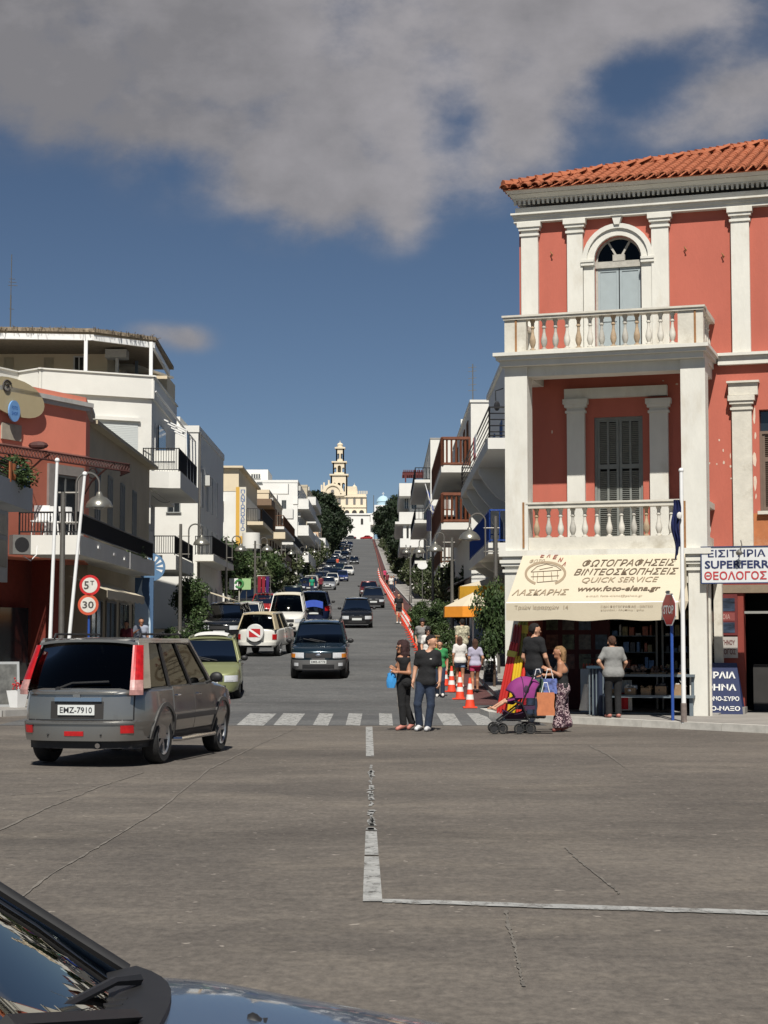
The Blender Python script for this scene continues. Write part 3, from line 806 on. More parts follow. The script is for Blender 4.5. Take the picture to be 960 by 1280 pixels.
sb.build('balcony_slab',m_pwhite,pink)
sb=MB();pbox(sb,a1-.02,WD+.1,-.3,.14,z_slab_top-.2,z_slab_top-.02);pbox(sb,a1-.02,WD+.16,-.3,.22,z_slab_top-.02,z_slab_top+.04);pbox(sb,px(652),px(652)+.1,-.3,.1,z_slab_bot,z_slab_top);sb.each('string_course',m_pwhite,pink)
tu=T1+.12
balcony('balustrade',z_slab_top,pz(700,397,tu),pz(700,391.5,tu),pz(700,435.5,tu),tu,px(631.5,tu),px(881.5,tu),px(658.5,tu),px(849.5,tu),13,True,[(1,(0,tu-.2)),(-1,(0,tu-.2))])
cl=MB();zcap0=pz(640,712,T1)
lb=z_slab_bot-(pz(640,457,T1)-pz(640,469.5,T1))
ledge=MB()
pbox(ledge,px(631,T1)+.02,px(884,T1)-.02,T1-.55,T1-.06,lb,z_slab_bot);
for(x0,x1)in((632.5,663),(852,883)):
 a0c,a1c=px(x0,T1),px(x1,T1);pbox(ledge,a0c+.05,a1c-.05,-.1,T1-.55,lb,z_slab_bot)
ledge.build('beam',m_pwhite,pink)
for(x0,x1)in((631.5,659.5),(852,883)):
 c=MB();pbox(c,px(x0,T1),px(x1,T1),T1-.48,T1,z_l1+.02,lb+.001 if False else z_slab_bot-.0005);c.build('column',m_pwhite,pink)
tl_=T1-.06
balcony('balustrade',z_l1+.02,pz(700,635,tl_),pz(700,627.5,tl_),pz(700,671.5,tl_),tl_,px(659.6,T1),px(851.9,T1),px(661,T1),px(845,T1),12,False,[])
sr=MB();aa=(px(883,T1)-.26,px(883,T1)-.06);zr0,zr1,zp=pz(700,635,tl_),pz(700,627.5,tl_),pz(700,671.5,tl_)
pbox(sr,*aa,0,T1-.49,z_l1+.021,zp);pbox(sr,aa[0]-.03,aa[1]+.03,0,T1-.49,zr0,zr1);so_=sr.build('side_balustrade',m_pwhite2,pink)
me=baluster_mesh(zr0-zp)
for i in range(3):o=link('baluster',me,so_);o.location=((aa[0]+aa[1])/2,-(.2+i*.33),zp)
rs=MB()
for(x,y0,y1,t)in((645,395,442,tu+.005),(869,384,432,tu+.005),(654.5,628,685,T1+.01),(856.5,626,690,T1+.01)):
 a,z0=FP.hit(x,y1,t);z1=FP.hit(x,y0,t)[1];pbox(rs,a-.02,a+.02,t-.01,t+.012,z0,z1)
rs.each('rusty_strip',m_rust,pink)
for(x0,x1)in((630.5,652),(859,881)):
 c=MB();p,q=px(x0,T1),px(x1,T1)
 pbox(c,p,q,T1-.5,T1,SW-.05,z_ground_top-.18)
 for k,(z0,z1,e)in enumerate(((zcap0-.06,zcap0,.04),(zcap0+.07,zcap0+.13,.06),(zcap0+.13,zcap0+.2,.09))):pbox(c,p-e,q+e,T1-.5-e,T1+e,z0,z1)
 c.build('pillar',m_pwhite,pink)
bm=MB();pbox(bm,px(652,T1)+.001,px(859,T1)-.001,T1-.4,T1-.05,pz(700,730,T1),z_ground_top-.18);bm.build('shop_beam',m_pwhite2,pink)
sd=MB();sd.box(px(632,T1)+.1,px(632,T1)+.35,-T1+.6,DEP,SW-.05,z_ground_top-.18);sd.build('side_wall',m_pink,pink)
fl=MB();fl.box(px(632,T1)+.36,s_ag+.3,-T1+.5,5.5,SW-.02,SW+.03);fl.build('shop_floor',grey_conc,pink)
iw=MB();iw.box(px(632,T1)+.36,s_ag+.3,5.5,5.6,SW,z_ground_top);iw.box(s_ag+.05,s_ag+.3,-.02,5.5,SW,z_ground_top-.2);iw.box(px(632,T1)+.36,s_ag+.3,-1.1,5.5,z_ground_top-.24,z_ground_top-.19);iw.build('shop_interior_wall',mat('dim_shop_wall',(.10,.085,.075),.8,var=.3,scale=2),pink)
iw=MB();iw.box(px(883,T1)-.35,px(883,T1)-.1,-T1+.5,0,SW,z_ground_top-.2);iw.build('pillar_return_wall',m_pwhite2,pink)
iw=MB();iw.box(s_pil1-.02,s_ag+.3,-.25,-.02,SW,z_ground_top-.2);iw.build('shopfront_infill',m_pwhite2,pink)
dp=MB();a=px(884,T1);dp.tube([(a,-T1+.1,SW),(a,-T1+.1,pz(884,728,T1))],.03,6);dp.build('drainpipe',m_pwhite2,pink)
# --------- generic town buildings
def bparts(root):
 """helper bound to a building root (Empty, no rotation): coordinates are world ones"""
 o=root.location.copy()
 def b(mb,name,m,parent=None,smooth=False,kind=None):
  mb.v=[(v[0]-o.x,v[1]-o.y,v[2]-o.z)for v in mb.v]
  ob=mb.build(name,m,parent or root,smooth)
  if kind:ob['kind']=kind
  return ob
 return b
def fpoly(mb,pts,z0,z1):
 n=len(pts)
 a=sum(pts[i][0]*pts[(i+1)%n][1]-pts[(i+1)%n][0]*pts[i][1]for i in range(n))
 if a<0:pts=pts[::-1]
 mb.add([(x,y,z0)for x,y in pts]+[(x,y,z1)for x,y in pts],[tuple(range(n-1,-1,-1)),tuple(range(n,2*n))]+[(i,(i+1)%n,n+(i+1)%n,n+i)for i in range(n)]);return mb
def fbox(mb,F,a0,a1,t0,t1,z0,z1):
 c=F.p((a0+a1)/2,(t0+t1)/2,(z0+z1)/2);return mb.obox(c,F.u,F.n,(0,0,1),abs(a1-a0)/2,abs(t1-t0)/2,abs(z1-z0)/2)
m_frame_w=mat('white_window_frame',(.6,.6,.58),.6,var=.05)
m_shut_b=mat('blue_shutter',(.03,.09,.25),.6,var=.15)
m_shut_br=mat('brown_shutter_wood',(.13,.06,.03),.7,var=.2)
m_shut_g=mat('grey_shutter',(.25,.26,.25),.7,var=.1)
def window(b,F,a0,a1,z0,z1,m=m_frame_w,pane=window_dark,door=False,bars=1,deep=.0):
 f=MB();w=.06;t=.05
 fbox(f,F,a0,a0+w,-.05,t,z0,z1);fbox(f,F,a1-w,a1,-.05,t,z0,z1);fbox(f,F,a0+w,a1-w,-.05,t,z1-w,z1)
 if not door:fbox(f,F,a0-.05,a1+.05,-.05,t+.05,z0-.06,z0)
 for k in range(bars):c=a0+(a1-a0)*(k+1)/(bars+1);fbox(f,F,c-.025,c+.025,-.05,t-.01,z0,z1-w)
 fo=b(f,'door' if door else 'window',m)
 p=MB();fbox(p,F,a0+w*.5,a1-w*.5,-.05,.012,z0+.001,z1-w*.5);b(p,'pane',pane,fo)
 return fo
def shutters(b,F,a0,a1,z0,z1,m):
 w=(a1-a0)/2
 for s0 in(a0-w*.95,a1+w*.0-0):
  mb=MB();fbox(mb,F,s0,s0+w*.95,.01,.05,z0,z1)
  z=z0+.1
  while z<z1-.1:fbox(mb,F,s0+.06,s0+w*.95-.06,.05,.062,z,z+.035);z+=.09
  b(mb,'shutter',m)
def railing(b,F,segs,z0,h,m,parent=None,kind='bars',gap=.12,r=.012,name='railing'):
 """segs: list of ((a,t),(a,t))"""
 mb=MB();bars=MB()
 for(p,q)in segs:
  A,B_=F.p(p[0],p[1],0),F.p(q[0],q[1],0)
  L=(B_-A).length
  mb.tube([A+Vector((0,0,z0+h)),B_+Vector((0,0,z0+h))],r*1.9,5)
  if kind=='solid':
   u=(B_-A).normalized();nrm=Vector((-u.y,u.x,0));mb.obox((A+B_)/2+Vector((0,0,z0+h/2)),u,nrm,(0,0,1),L/2,.02,h/2-.01);continue
  mb.tube([A+Vector((0,0,z0+.08)),B_+Vector((0,0,z0+.08))],r*1.5,5)
  for e in(A,B_):mb.tube([e+Vector((0,0,z0)),e+Vector((0,0,z0+h+.02))],r*2,5)
  if kind=='horiz':
   for k in range(1,5):mb.tube([A+Vector((0,0,z0+h*k/5)),B_+Vector((0,0,z0+h*k/5))],r*1.3,4)
  else:
   n=max(2,int(L/gap))
   for k in range(1,n):P_=A.lerp(B_,k/n);bars.tube([P_+Vector((0,0,z0+.08)),P_+Vector((0,0,z0+h))],r,4,caps=False)
 o=b(mb,name,m,parent)
 if bars.v:b(bars,'railing_bars',m,o if parent is None else parent,kind='stuff')
 return o
def balcony_at(b,F,a0,a1,dep,zf,th,m_slab,rail='bars',rm=dark_metal,h=.95,t0=0.0,gap=.12,r=.012,fascia=0.0):
 s=MB();fbox(s,F,a0,a1,t0-.02,t0+dep,zf-th,zf)
 so=b(s,'balcony',m_slab)
 if fascia:
  f=MB();fbox(f,F,a0,a1,t0+dep-.1,t0+dep+.002,zf+.001,zf+fascia);fbox(f,F,a0,a0+.1,t0,t0+dep-.101,zf+.001,zf+fascia);fbox(f,F,a1-.1,a1,t0,t0+dep-.101,zf+.001,zf+fascia);b(f,'parapet',m_slab,so)
 if rail:
  T_=t0+dep-.05;railing(b,F,[((a0+.03,T_),(a1-.03,T_)),((a0+.03,t0+.02),(a0+.03,T_)),((a1-.03,t0+.02),(a1-.03,T_))],zf+fascia,h-fascia,rm,so,rail,gap,r)
 return so
def ac_unit(b,F,a,t,z):
 mb=MB();fbox(mb,F,a,a+.8,t,t+.3,z,z+.55);o=b(mb,'air_conditioner',mat('ac_white',(.5,.5,.47),.6,var=.05));g=MB();c=F.p(a+.4,t+.305,z+.28);g.obox(c,F.u,F.n,(0,0,1),.22,.004,.22);b(g,'fan_grille',black_pl,o)
FS=lambda x,y0=0:Frame((x,y0),R(90))
def hitF(F,px_,py_,t=0.0):return F.hit(px_,py_,t)
def XL(d):return-9.3-.0111*(d-60)
# ---- W1: large white building with roof terrace -----------
w1=thing('apartment_building','large white three-storey building with roof terrace under a reed pergola, left of the street','building',(-9.43,71.5,gz(71.5)))
b=bparts(w1)
c1=at(190,470,71.5);Z0=gz(71.5);zt1=c1.z
F1=Frame((c1.x,c1.y),R(26));S1=Frame((c1.x,c1.y),R(90.8))
def f1(x,y,t=0):return F1.hit(x,y,t)
p_l=F1.p(-4.6,0,0);p_ll=(p_l.x-1.1,p_l.y+.9);pr=S1.p(9.2,0,0)
foot=[(c1.x,c1.y),(pr.x,pr.y),(-24,pr.y),(-24,70.0),(p_ll[0]-1.0,p_ll[1]-1.9),p_ll,(p_l.x,p_l.y)]
zb1=f1(180,612)[1]
mb=MB();fpoly(mb,foot,zb1,zt1-.95);b(mb,'wall',white_wall)
q0=F1.p(-1.6,-.9,0);foot2=[(S1.p(.9,-.9,0).x,S1.p(.9,-.9,0).y),(pr.x-.9,pr.y),(-24,pr.y),(-24,71.5),(q0.x-3,q0.y-1.2)]
mb=MB();fpoly(mb,foot2,Z0-.6,zb1-.001);b(mb,'lower_wall',mat('shade_blue_grey_render',(.40,.43,.45),.85,var=.06))  # lower wall of the white building, its shade tinted into the colour
mb=MB();fbox(mb,F1,-.62,0,-.55,0,Z0-.3,zb1-.001);b(mb,'column',white_wall)
mb=MB()
P_out=[(c1.x+.05,c1.y-.06),(pr.x+.05,pr.y)]
def wallrun(mb,pts,w,z0,z1):
 for A,B_ in zip(pts,pts[1:]):
  A,B_=Vector((*A,0)),Vector((*B_,0));u=(B_-A).normalized();nn=Vector((-u.y,u.x,0));mb.obox((A+B_)/2+Vector((0,0,(z0+z1)/2)),u,nn,(0,0,1),(B_-A).length/2+w/2-.003,w/2,(z1-z0)/2)
run=[(-24,69.9),(p_ll[0]-1.0,p_ll[1]-2.0),p_ll,(p_l.x,p_l.y-.03),(c1.x-.03,c1.y-.05),(pr.x-.03,pr.y-.2)]
wallrun(mb,run,.22,zt1-.949,zt1-.06);b(mb,'terrace_parapet',white_wall)
mb=MB();wallrun(mb,run,.34,zt1-.059,zt1);b(mb,'coping',white_wall)
a0,z1_=f1(117,524);a1,z0_=f1(172,566)
mb=MB();fbox(mb,F1,a0,a1,.0,.02,z0_,z1_);so=b(mb,'roller_shutter',mat('roller_shutter_slats',(.55,.58,.57),.6,var=.03))
mb=MB();fbox(mb,F1,a0-.05,a1+.06,-.01,.14,z1_,z1_+.14);b(mb,'shutter_box',white_wall)
mb=MB();fbox(mb,F1,a1-1.3,a1,.0,.015,z0_-.32,z0_-.02);b(mb,'window_gap',window_dark)
mb=MB();z=z0_+.06
while z<z1_-.04:fbox(mb,F1,a0+.02,a1-.02,.02,.028,z,z+.04);z+=.07
b(mb,'shutter_slats',MATS['roller_shutter_slats'],so,kind='stuff')
zr=at(118,412,70.6).z
m_reed=mat('reed_thatch',(.26,.21,.15),.95,var=.5,scale=6,stretch=(1,8,1),bump=.5)
pg=[(-24,69.4),(at(118,412,70.6).x,70.6),(at(195,436,72.6).x,72.6),(-9.7,80.5),(-24,80.5)]
mb=MB();fpoly(mb,pg,zr-.10,zr+.05);b(mb,'pergola_roof',m_reed)
mb=MB();r_=random.Random(8)
for k in range(260):
 f=r_.random();A=Vector((*pg[0],0)).lerp(Vector((*pg[1],0)),f)if r_.random()<.62 else Vector((*pg[1],0)).lerp(Vector((*pg[2],0)),f)
 a=Vector((r_.uniform(-.3,.3),-.25*r_.random(),0));mb.tube([A+Vector((0,.4,zr+.03)),A+a+Vector((0,0,zr+r_.uniform(-.08,.09)))],.014,3)
b(mb,'reed_ends',m_reed,kind='stuff')
mb=MB();wallrun(mb,[(pg[0][0],pg[0][1]+.12),(pg[1][0]-.1,pg[1][1]+.12),(pg[2][0]-.12,pg[2][1]),(-9.9,80.2)],.12,zr-.42,zr-.19);b(mb,'pergola_beam',white_paint)
for(x,y)in((107.5,70.7),(189,72.4)):
 A=at(x,440,y);mb=MB();mb.box(A.x-.07,A.x+.07,y-.07,y+.07,zt1-.3,zr-.2);b(mb,'pergola_post',white_paint)
A=at(171,445,78);mb=MB();mb.box(A.x-.06,A.x+.06,77.9,78.05,zt1-.3,zr-.1);b(mb,'pergola_post',mat('blue_grey_paint',(.15,.2,.25),.6))
mb=MB();mb.box(-24,at(134,450,76).x,76,80.4,zt1-.9,zr-.11);b(mb,'penthouse_wall',cream_wall)
Fp=Frame((0,76),0)
window(b,Fp,at(92,450,76).x,at(106,450,76).x,zt1-.2,at(100,445,76).z,door=True)
for x0 in(55,5):window(b,Fp,at(x0,450,76).x,at(x0+12,450,76).x,zt1-.2,at(100,447,76).z,m=tan_wall,pane=tan_wall,bars=0)
mb=MB();A=at(146,445,74.5);mb.box(A.x-.45,A.x+.45,74.2,75,A.z-.1,A.z+.25);mb.box(A.x-.06,A.x+.06,74.5,74.7,zt1-.3,A.z-.1);b(mb,'extractor_hood',mat('hood_metal',(.4,.4,.38),.5))
mb=MB();A=at(152,455,75);
for k in range(5):mb.box(A.x-.7+k*.33,A.x-.48+k*.33,75,75.4,zt1-.5,zt1+.35+.2*(k%3));
b(mb,'stacked_furniture',mat('terrace_clutter',(.2,.17,.14),.8,var=.4))
A=at(172,458,79);B_=at(218,473,84)
mb=MB();mb.obox((A+B_)/2+Vector((-1.2,0,0)),(B_-A).normalized(),(1,-.2,0),(0,0,1),(B_-A).length/2,1.2,.05)
k=0
while k<30:P_=A.lerp(B_,k/30);mb.tube([P_+Vector((-.2,-.25,.06)),P_+Vector((-2,-.2,.06))],.05,4);k+=1
b(mb,'corrugated_roof',mat('corrugated_sheet',(.55,.52,.45),.7,var=.1))
mb=MB();A=at(214,500,82.5);mb.box(A.x-3,A.x,80.9,84,zt1-3,at(214,476,82.5).z);b(mb,'stair_head',cream_wall)
def s1(x,y,t=0):return S1.hit(x,y,t)
balc=(f1(168,600)[0])
zf=at(200,590,71.5).z
sl=MB();A0=F1.p(balc,.5,0)
fbox(sl,S1,-.25,7.6,-.5,1.22,zb1+.05,zf);fbox(sl,F1,balc,.6,-.3,.55,zb1+.05,zf-.002)
so=b(sl,'balcony',white_wall)
railing(b,S1,[((-.2,1.15),(7.5,1.15)),((-.2,-.3),(-.2,1.15))],zf,.95,dark_metal,so,'bars',.1)
mb=MB();fbox(mb,S1,.2,.28,.1,.95,zf,zf+.9);b(mb,'balcony_divider',white_wall,so)
mb=MB();fbox(mb,S1,2.2,4.8,.02,.06,zf,zf+2.2);b(mb,'balcony_door',window_dark)
window(b,S1,1.0,1.7,zf+.9,zf+2.1)
mb=MB()
for s_ in(3.2,4.6,6.0,7.4):mb.tube([S1.p(s_,.05,zf+2.6),S1.p(s_,1.1,zf+2.1),S1.p(s_,1.15,zf)],.035,5)
mb.tube([S1.p(3.2,1.1,zf+2.1),S1.p(7.4,1.1,zf+2.1)],.035,5);b(mb,'awning_frame',white_paint)
mb=MB();fbox(mb,S1,3.25,4.5,1.08,1.1,zf+.95,zf+2.05);b(mb,'glass_screen',glass('sea_glass',(.5,.65,.6),.8))
mb=MB();mb.tube([S1.p(.2,.12,zf+3.35),S1.p(7.8,.9,zf+2.3)],.05,6);b(mb,'awning_roller',white_paint)
zf2=at(205,694,71.5).z;zb2=at(205,712,71.5).z
sl=MB();fbox(sl,S1,-.1,7.6,-.95,1.05,zb2,zf2);so=b(sl,'balcony',white_wall)
railing(b,S1,[((-.05,1.0),(7.5,1.0)),((-.05,-.9),(-.05,1.0))],zf2,.78,dark_metal,so,'bars',.09)
for(s0,s1_)in((1.2,2.0),(2.4,3.4),(4.4,5.4)):
 mb=MB();fbox(mb,S1,s0,s1_,-.905,-.86,zf2,zf2+2.1);b(mb,'shutter_door',m_shut_g)
a_,z_=f1(177,664);mb=MB();fbox(mb,F1,f1(163,664)[0],f1(190,664)[0],.05,.2,f1(177,686)[1],z_);b(mb,'terrace_wall',white_wall)
for s_ in(.4,2.8,5.2):
 mb=MB();fbox(mb,S1,s_,s_+1.7,-.895,-.86,Z0+.1,Z0+2.5);b(mb,'shop_window',window_dark)
w_an=thing('antenna_mast','thin television antenna mast rising above the reed pergola at the far left','antenna',(at(13,405,72).x,72,zr))
mb=MB();hz_=at(13,318,72).z-zr;mb.tube([(0,0,-.1),(0,0,hz_*.5)],.03,5);mb.tube([(0,0,hz_*.5),(.01,0,hz_)],.018,5);mb.build('mast',grey_metal,w_an)
mb=MB()
for(z,w_)in((.62,.25),(.66,.2),(.7,.15),(.33,.12)):mb.tube([(-w_*.5,0,hz_*z),(w_,.1,hz_*z)],.012,4)
mb.build('aerial',grey_metal,w_an)
# ---- PL: pink photo shop building on the left -------------------
cpl=at(108,497,52.3);FL=Frame((cpl.x,cpl.y),R(63));zP=cpl.z
pl_=thing('photo_shop_building','salmon pink two-storey photo shop building with oval sign and iron canopy on the left','building',(cpl.x,cpl.y,gz(cpl.y)))
b=bparts(pl_)
m_pinkL=mat('salmon_stucco',(.80,.26,.17),.9,var=.07,scale=1.2,bump=.15,bscale=18,stain=.3,stain_col=(.70,.24,.16))
def fl(x,y,t=0):return FL.hit(x,y,t)
SL=Frame((cpl.x,cpl.y),R(97))
zc_=fl(80,662)[1]
foot=[(cpl.x,cpl.y),(SL.p(2.6,0,0).x,SL.p(2.6,0,0).y),(-18,cpl.y+4),(FL.p(-9,-4,0).x,FL.p(-9,-4,0).y),(FL.p(-9,0,0).x,FL.p(-9,0,0).y)]
mb=MB();fpoly(mb,foot,4.0,zP);b(mb,'wall',m_pinkL)
foot2=[(cpl.x-1.2,cpl.y+.6),(cpl.x-1.2,cpl.y+2.6),(-18,cpl.y+2.6),(FL.p(-9,-4,0).x,FL.p(-9,-4,0).y),(FL.p(-9,-1.1,0).x,FL.p(-9,-1.1,0).y)]
mb=MB();fpoly(mb,foot2,-.2,3.99);b(mb,'ground_floor_wall',mat('dark_red_wall',(.20,.035,.022),.8,var=.15))
for s_ in(-1.2,-4.2,-5.9):
 mb=MB();fbox(mb,FL,s_,s_+.42,-1.0,-.3,H,3.99);b(mb,'pillar',mat('dark_red_wall',(.2,.035,.02),.8))
 mb=MB();fbox(mb,FL,s_-.03,s_+.45,-1.03,-.27,H-.05,1.0);b(mb,'pillar_base',grey_conc)
mb=MB();fbox(mb,FL,-3.7,-1.3,-1.08,-1.02,.5,2.6);fbox(mb,FL,-5.4,-4.3,-1.08,-1.02,.2,2.5);b(mb,'shop_window',window_dark)
a_,z1_=fl(80,498.5);_,z0_=fl(80,509)
mb=MB()
for F_,l0,l1 in((FL,-9,.16),(SL,.02,2.6)):
 fbox(mb,F_,l0,l1,-.05,.16,z0_+.12,z1_);fbox(mb,F_,l0,l1-.05,-.05,.09,z0_,z0_+.119)
b(mb,'cornice',mat('grey_white_cornice',(.5,.49,.46),.85,var=.1,stain=.4))
a0,z1_=fl(59,579);a1,z0_=fl(102,645);z0_=4.6
mb=MB();fbox(mb,FL,a0,a0+.25,-.02,.08,z0_,z1_);fbox(mb,FL,a1-.25,a1,-.02,.08,z0_,z1_);fbox(mb,FL,a0+.25,a1-.25,-.02,.08,z1_-.28,z1_);b(mb,'window_surround',mat('pale_surround',(.5,.46,.43),.85))
window(b,FL,a0+.28,a1-.28,z0_,z1_-.3,m=m_shut_g,door=True)
a0,z1_=fl(1,528);a1,z0_=fl(25,552);mb=MB();fbox(mb,FL,a0,a1,-.01,.05,z0_,z1_);b(mb,'wall_panel',mat('beige_panel',(.40,.36,.28),.85,var=.15,scale=4))
m_iron=mat('rusty_iron',(.07,.022,.018),.7,var=.2)
zc0=FL.hit(60,565,1.1)[1]
mb=MB()
segs=[(FL.p(-9,1.1,0),FL.p(.7,1.1,0)),(FL.p(.7,1.1,0),SL.p(1.2,1.0,0))]
for A,B_ in segs:
 for dz in(0,-.22):mb.tube([A+Vector((0,0,zc0+dz)),B_+Vector((0,0,zc0+dz))],.025,5)
 n=int((B_-A).length/.14)
 for k in range(n):
  P_=A.lerp(B_,(k+.5)/n);u=(B_-A).normalized()
  mb.tube([P_+u*.05*math.cos(a)+Vector((0,0,zc0-.11+.09*math.sin(a)))for a in[i*PI/3 for i in range(7)]],.012,3,caps=False)
co=b(mb,'canopy_fringe',m_iron)
mb=MB();mb.add([FL.p(-9,0,zc0+.25),FL.p(0,0,zc0+.25),SL.p(1.2,0,zc0+.25),SL.p(1.2,1.0,zc0+.02),FL.p(.7,1.1,zc0+.02),FL.p(-9,1.1,zc0+.02)],[(0,1,2,3,4,5)]);b(mb,'canopy_glass',mat('dirty_glass',(.22,.12,.10),.3,var=.3,alpha=.6))
mb=MB()
for s_ in(-8,-5.5,-3.1,-.05):mb.tube([FL.p(s_,.02,zc0-.9),FL.p(s_,.25,zc0-.55),FL.p(s_,.75,zc0-.2),FL.p(s_,1.08,zc0-.05)],.03,5);mb.tube([FL.p(s_,.3+.16*math.cos(a),zc0-.3+.16*math.sin(a))for a in[i*PI/4 for i in range(8)]],.018,4)
b(mb,'canopy_bracket',m_iron)
mb=MB();a_,z_=fl(48,549,1);mb.ball(FL.p(a_,1.0,zc0+.16),(.28,.12,.12));b(mb,'ornament',m_iron)
sg=thing('oval_shop_sign','tan oval shop sign with cursive Greek lettering on the pink wall at the left edge','sign',tuple(FL.p(fl(18,497,.1)[0],.12,fl(18,497,.1)[1])),FL.ang)
m_tan=mat('tan_signboard',(.48,.40,.24),.7,var=.05,scale=3);m_txt_d=mat('dark_letter',(.07,.06,.055),.7,var=0)
w_=(fl(52,497,.1)[0]-fl(18,497,.1)[0]);hgt=abs(fl(18,472,.1)[1]-fl(18,522,.1)[1])/2*.93
mb=MB();N=28;pts=[]
for k in range(N):
 a=2*PI*k/N;x_,y_=math.cos(a),math.sin(a);pts.append((w_*1.05*math.copysign(abs(x_)**.85,x_)-(.0 if x_>0 else 0),hgt*y_-(.10*x_)))
mb.prism(pts,lambda u,v,t:(u,t,v),-.04,.02);mb.build('board',m_tan,sg)
text_on(sg,'Φωτογραφείο',m_txt_d,(-w_*1.0,-.052,-.16),(1,0,-.10),(0,0,1),w_*1.85,.42,bold=.02)
mb=MB();pts=[(-w_*.35+.22*(1-k/26)*math.cos(.5+k*.42),-.055,hgt*.48+.2*(1-k/26)*math.sin(.5+k*.42))for k in range(20)];mb.tube(pts,.026,5);mb.build('swirl_logo',m_txt_d,sg)
bd=thing('round_blue_sign','small light blue disc hanging below the oval shop sign','sign',tuple(FL.p(fl(16,514,.16)[0],.2,fl(16,514,.16)[1])),FL.ang)
mb=MB();mb.prism([(.24*math.cos(2*PI*k/24),.30*math.sin(2*PI*k/24))for k in range(24)],lambda u,v,t:(u,t,v),-.03,.02);mb.build('disc',mat('light_blue_sign',(.16,.33,.62),.5,var=.03),bd)
m_bl_txt=mat('blue_letter',(.03,.12,.4),.6,var=0)
text_on(bd,'FOTO',m_bl_txt,(-.13,-.034,.04),(1,0,0),(0,0,1),.26,.1,.01);text_on(bd,'SHOP',m_bl_txt,(-.13,-.034,-.12),(1,0,0),(0,0,1),.26,.1,.01)
# ---- TB: tan building with long balcony --------
XT=-9.3
tb=thing('tan_terrace_building','tan shaded building with a long low balcony and black railing beside the pink photo shop','building',(XT,55.2,gz(55.2)))
b=bparts(tb);ST=Frame((XT,55.2),R(90));Zt=8.45
mb=MB();mb.box(-17,XT,55.2,69.5,gz(55)-.6,Zt);b(mb,'wall',tan_wall)
mb=MB();mb.add([(-17.5,55.0,Zt+.001),(XT+.3,55.0,Zt+.001),(XT+.3,69.8,Zt+.001),(-17.5,69.8,Zt+.001),(-17.5,55.0,Zt+.12),(XT+.3,55.0,Zt+.12),(XT+.3,69.8,Zt+.12),(-17.5,69.8,Zt+.12)],[(0,3,2,1),(4,5,6,7),(0,1,5,4),(1,2,6,5),(2,3,7,6),(3,0,4,7)]);b(mb,'roof_edge',tan_wall)
for s_ in(1.2,3.8,6.6,9.6):window(b,ST,s_,s_+.9,5.4,7.2,m=m_shut_g,pane=m_shut_g)
for s_ in(-5.0,-1.2,1.5,4.3,7.2):
 pass
for s_ in(.6,3.6,6.6,9.8):window(b,ST,s_,s_+2.2,gz(58)+.2,gz(58)+2.4,m=grey_metal,pane=window_dark,door=True)
XB=at(100,668,48.6).x;z1_=at(100,668,48.6).z;z0_=at(100,693,48.6).z;xa=at(34,668,48.6).x
bal=thing('street_balcony','long blue-grey balcony slab with black railing running along the left pavement above the shops','balcony',(XB,48.6,z0_))
b=bparts(bal)
mb=MB();mb.box(xa,XB,48.6,64.5,z0_,z1_-.02);b(mb,'slab',white_wall)
mb=MB();mb.box(XB,XB+.01,58.2,58.24,z0_,z1_);
SB=Frame((XB,48.6),R(90))
for s_,z_ in((3.2,.36),(6.2,.3),(8.4,.26)):mb.obox((XB+.02,48.6+s_,z0_+z_),(0,1,0),(1,0,0),(0,0,1),.22,.02,.035)
b(mb,'slab_light',white_paint)
railing(b,SB,[((.1,-.08),(15.8,-.08)),((.1,-1.7),(.1,-.08))],z1_,.62,dark_metal,None,'bars',.085,.014)
for k,x in enumerate((50,62,88)):
 A=at(x,664,49.2+.3*k)
 ch=thing('garden_chair',('white plastic chair nearest the flagpole on the photo shop balcony','white plastic chair between the two white flagpoles on the balcony','white chair at the right end of the photo shop balcony')[k],'chair',(A.x,A.y,z1_-.02),.4*k)
 s=MB();s.box(-.22,.22,-.22,.22,.4,.44);s.build('seat',white_paint,ch);s=MB();s.grid(lambda u,v:(-.22+.44*u,.2+.05*v-.04*math.sin(PI*u),.44+.45*v),5,3,(0,.03,0));s.build('backrest',white_paint,ch)
 for sx in(-.18,.18):
  for sy_ in(-.18,.18):s=MB();s.tube([(sx,sy_,.4),(sx*1.15,sy_*1.15,0)],.02,5);s.build('leg',white_paint,ch)
A=at(25,681,47.5);ac=thing('air_conditioner','grey outdoor air conditioner unit hung under the pink building balcony','air conditioner',(A.x,A.y,A.z),R(30))
s=MB();s.box(-.25,.25,-.16,.16,-.26,.26);s.build('casing',mat('grey_casing',(.17,.17,.16),.6),ac);s=MB();s.lathe([(.2,-.17),(.2,-.165)],16,axis='y');s.build('fan_grille',black_pl,ac)
s=MB();s.tube([(.1,0,-.3),(.3,0,-.42),(.5,.1,-.25),(.55,.2,0)],.015,5);s.build('pipe',white_paint,ac)
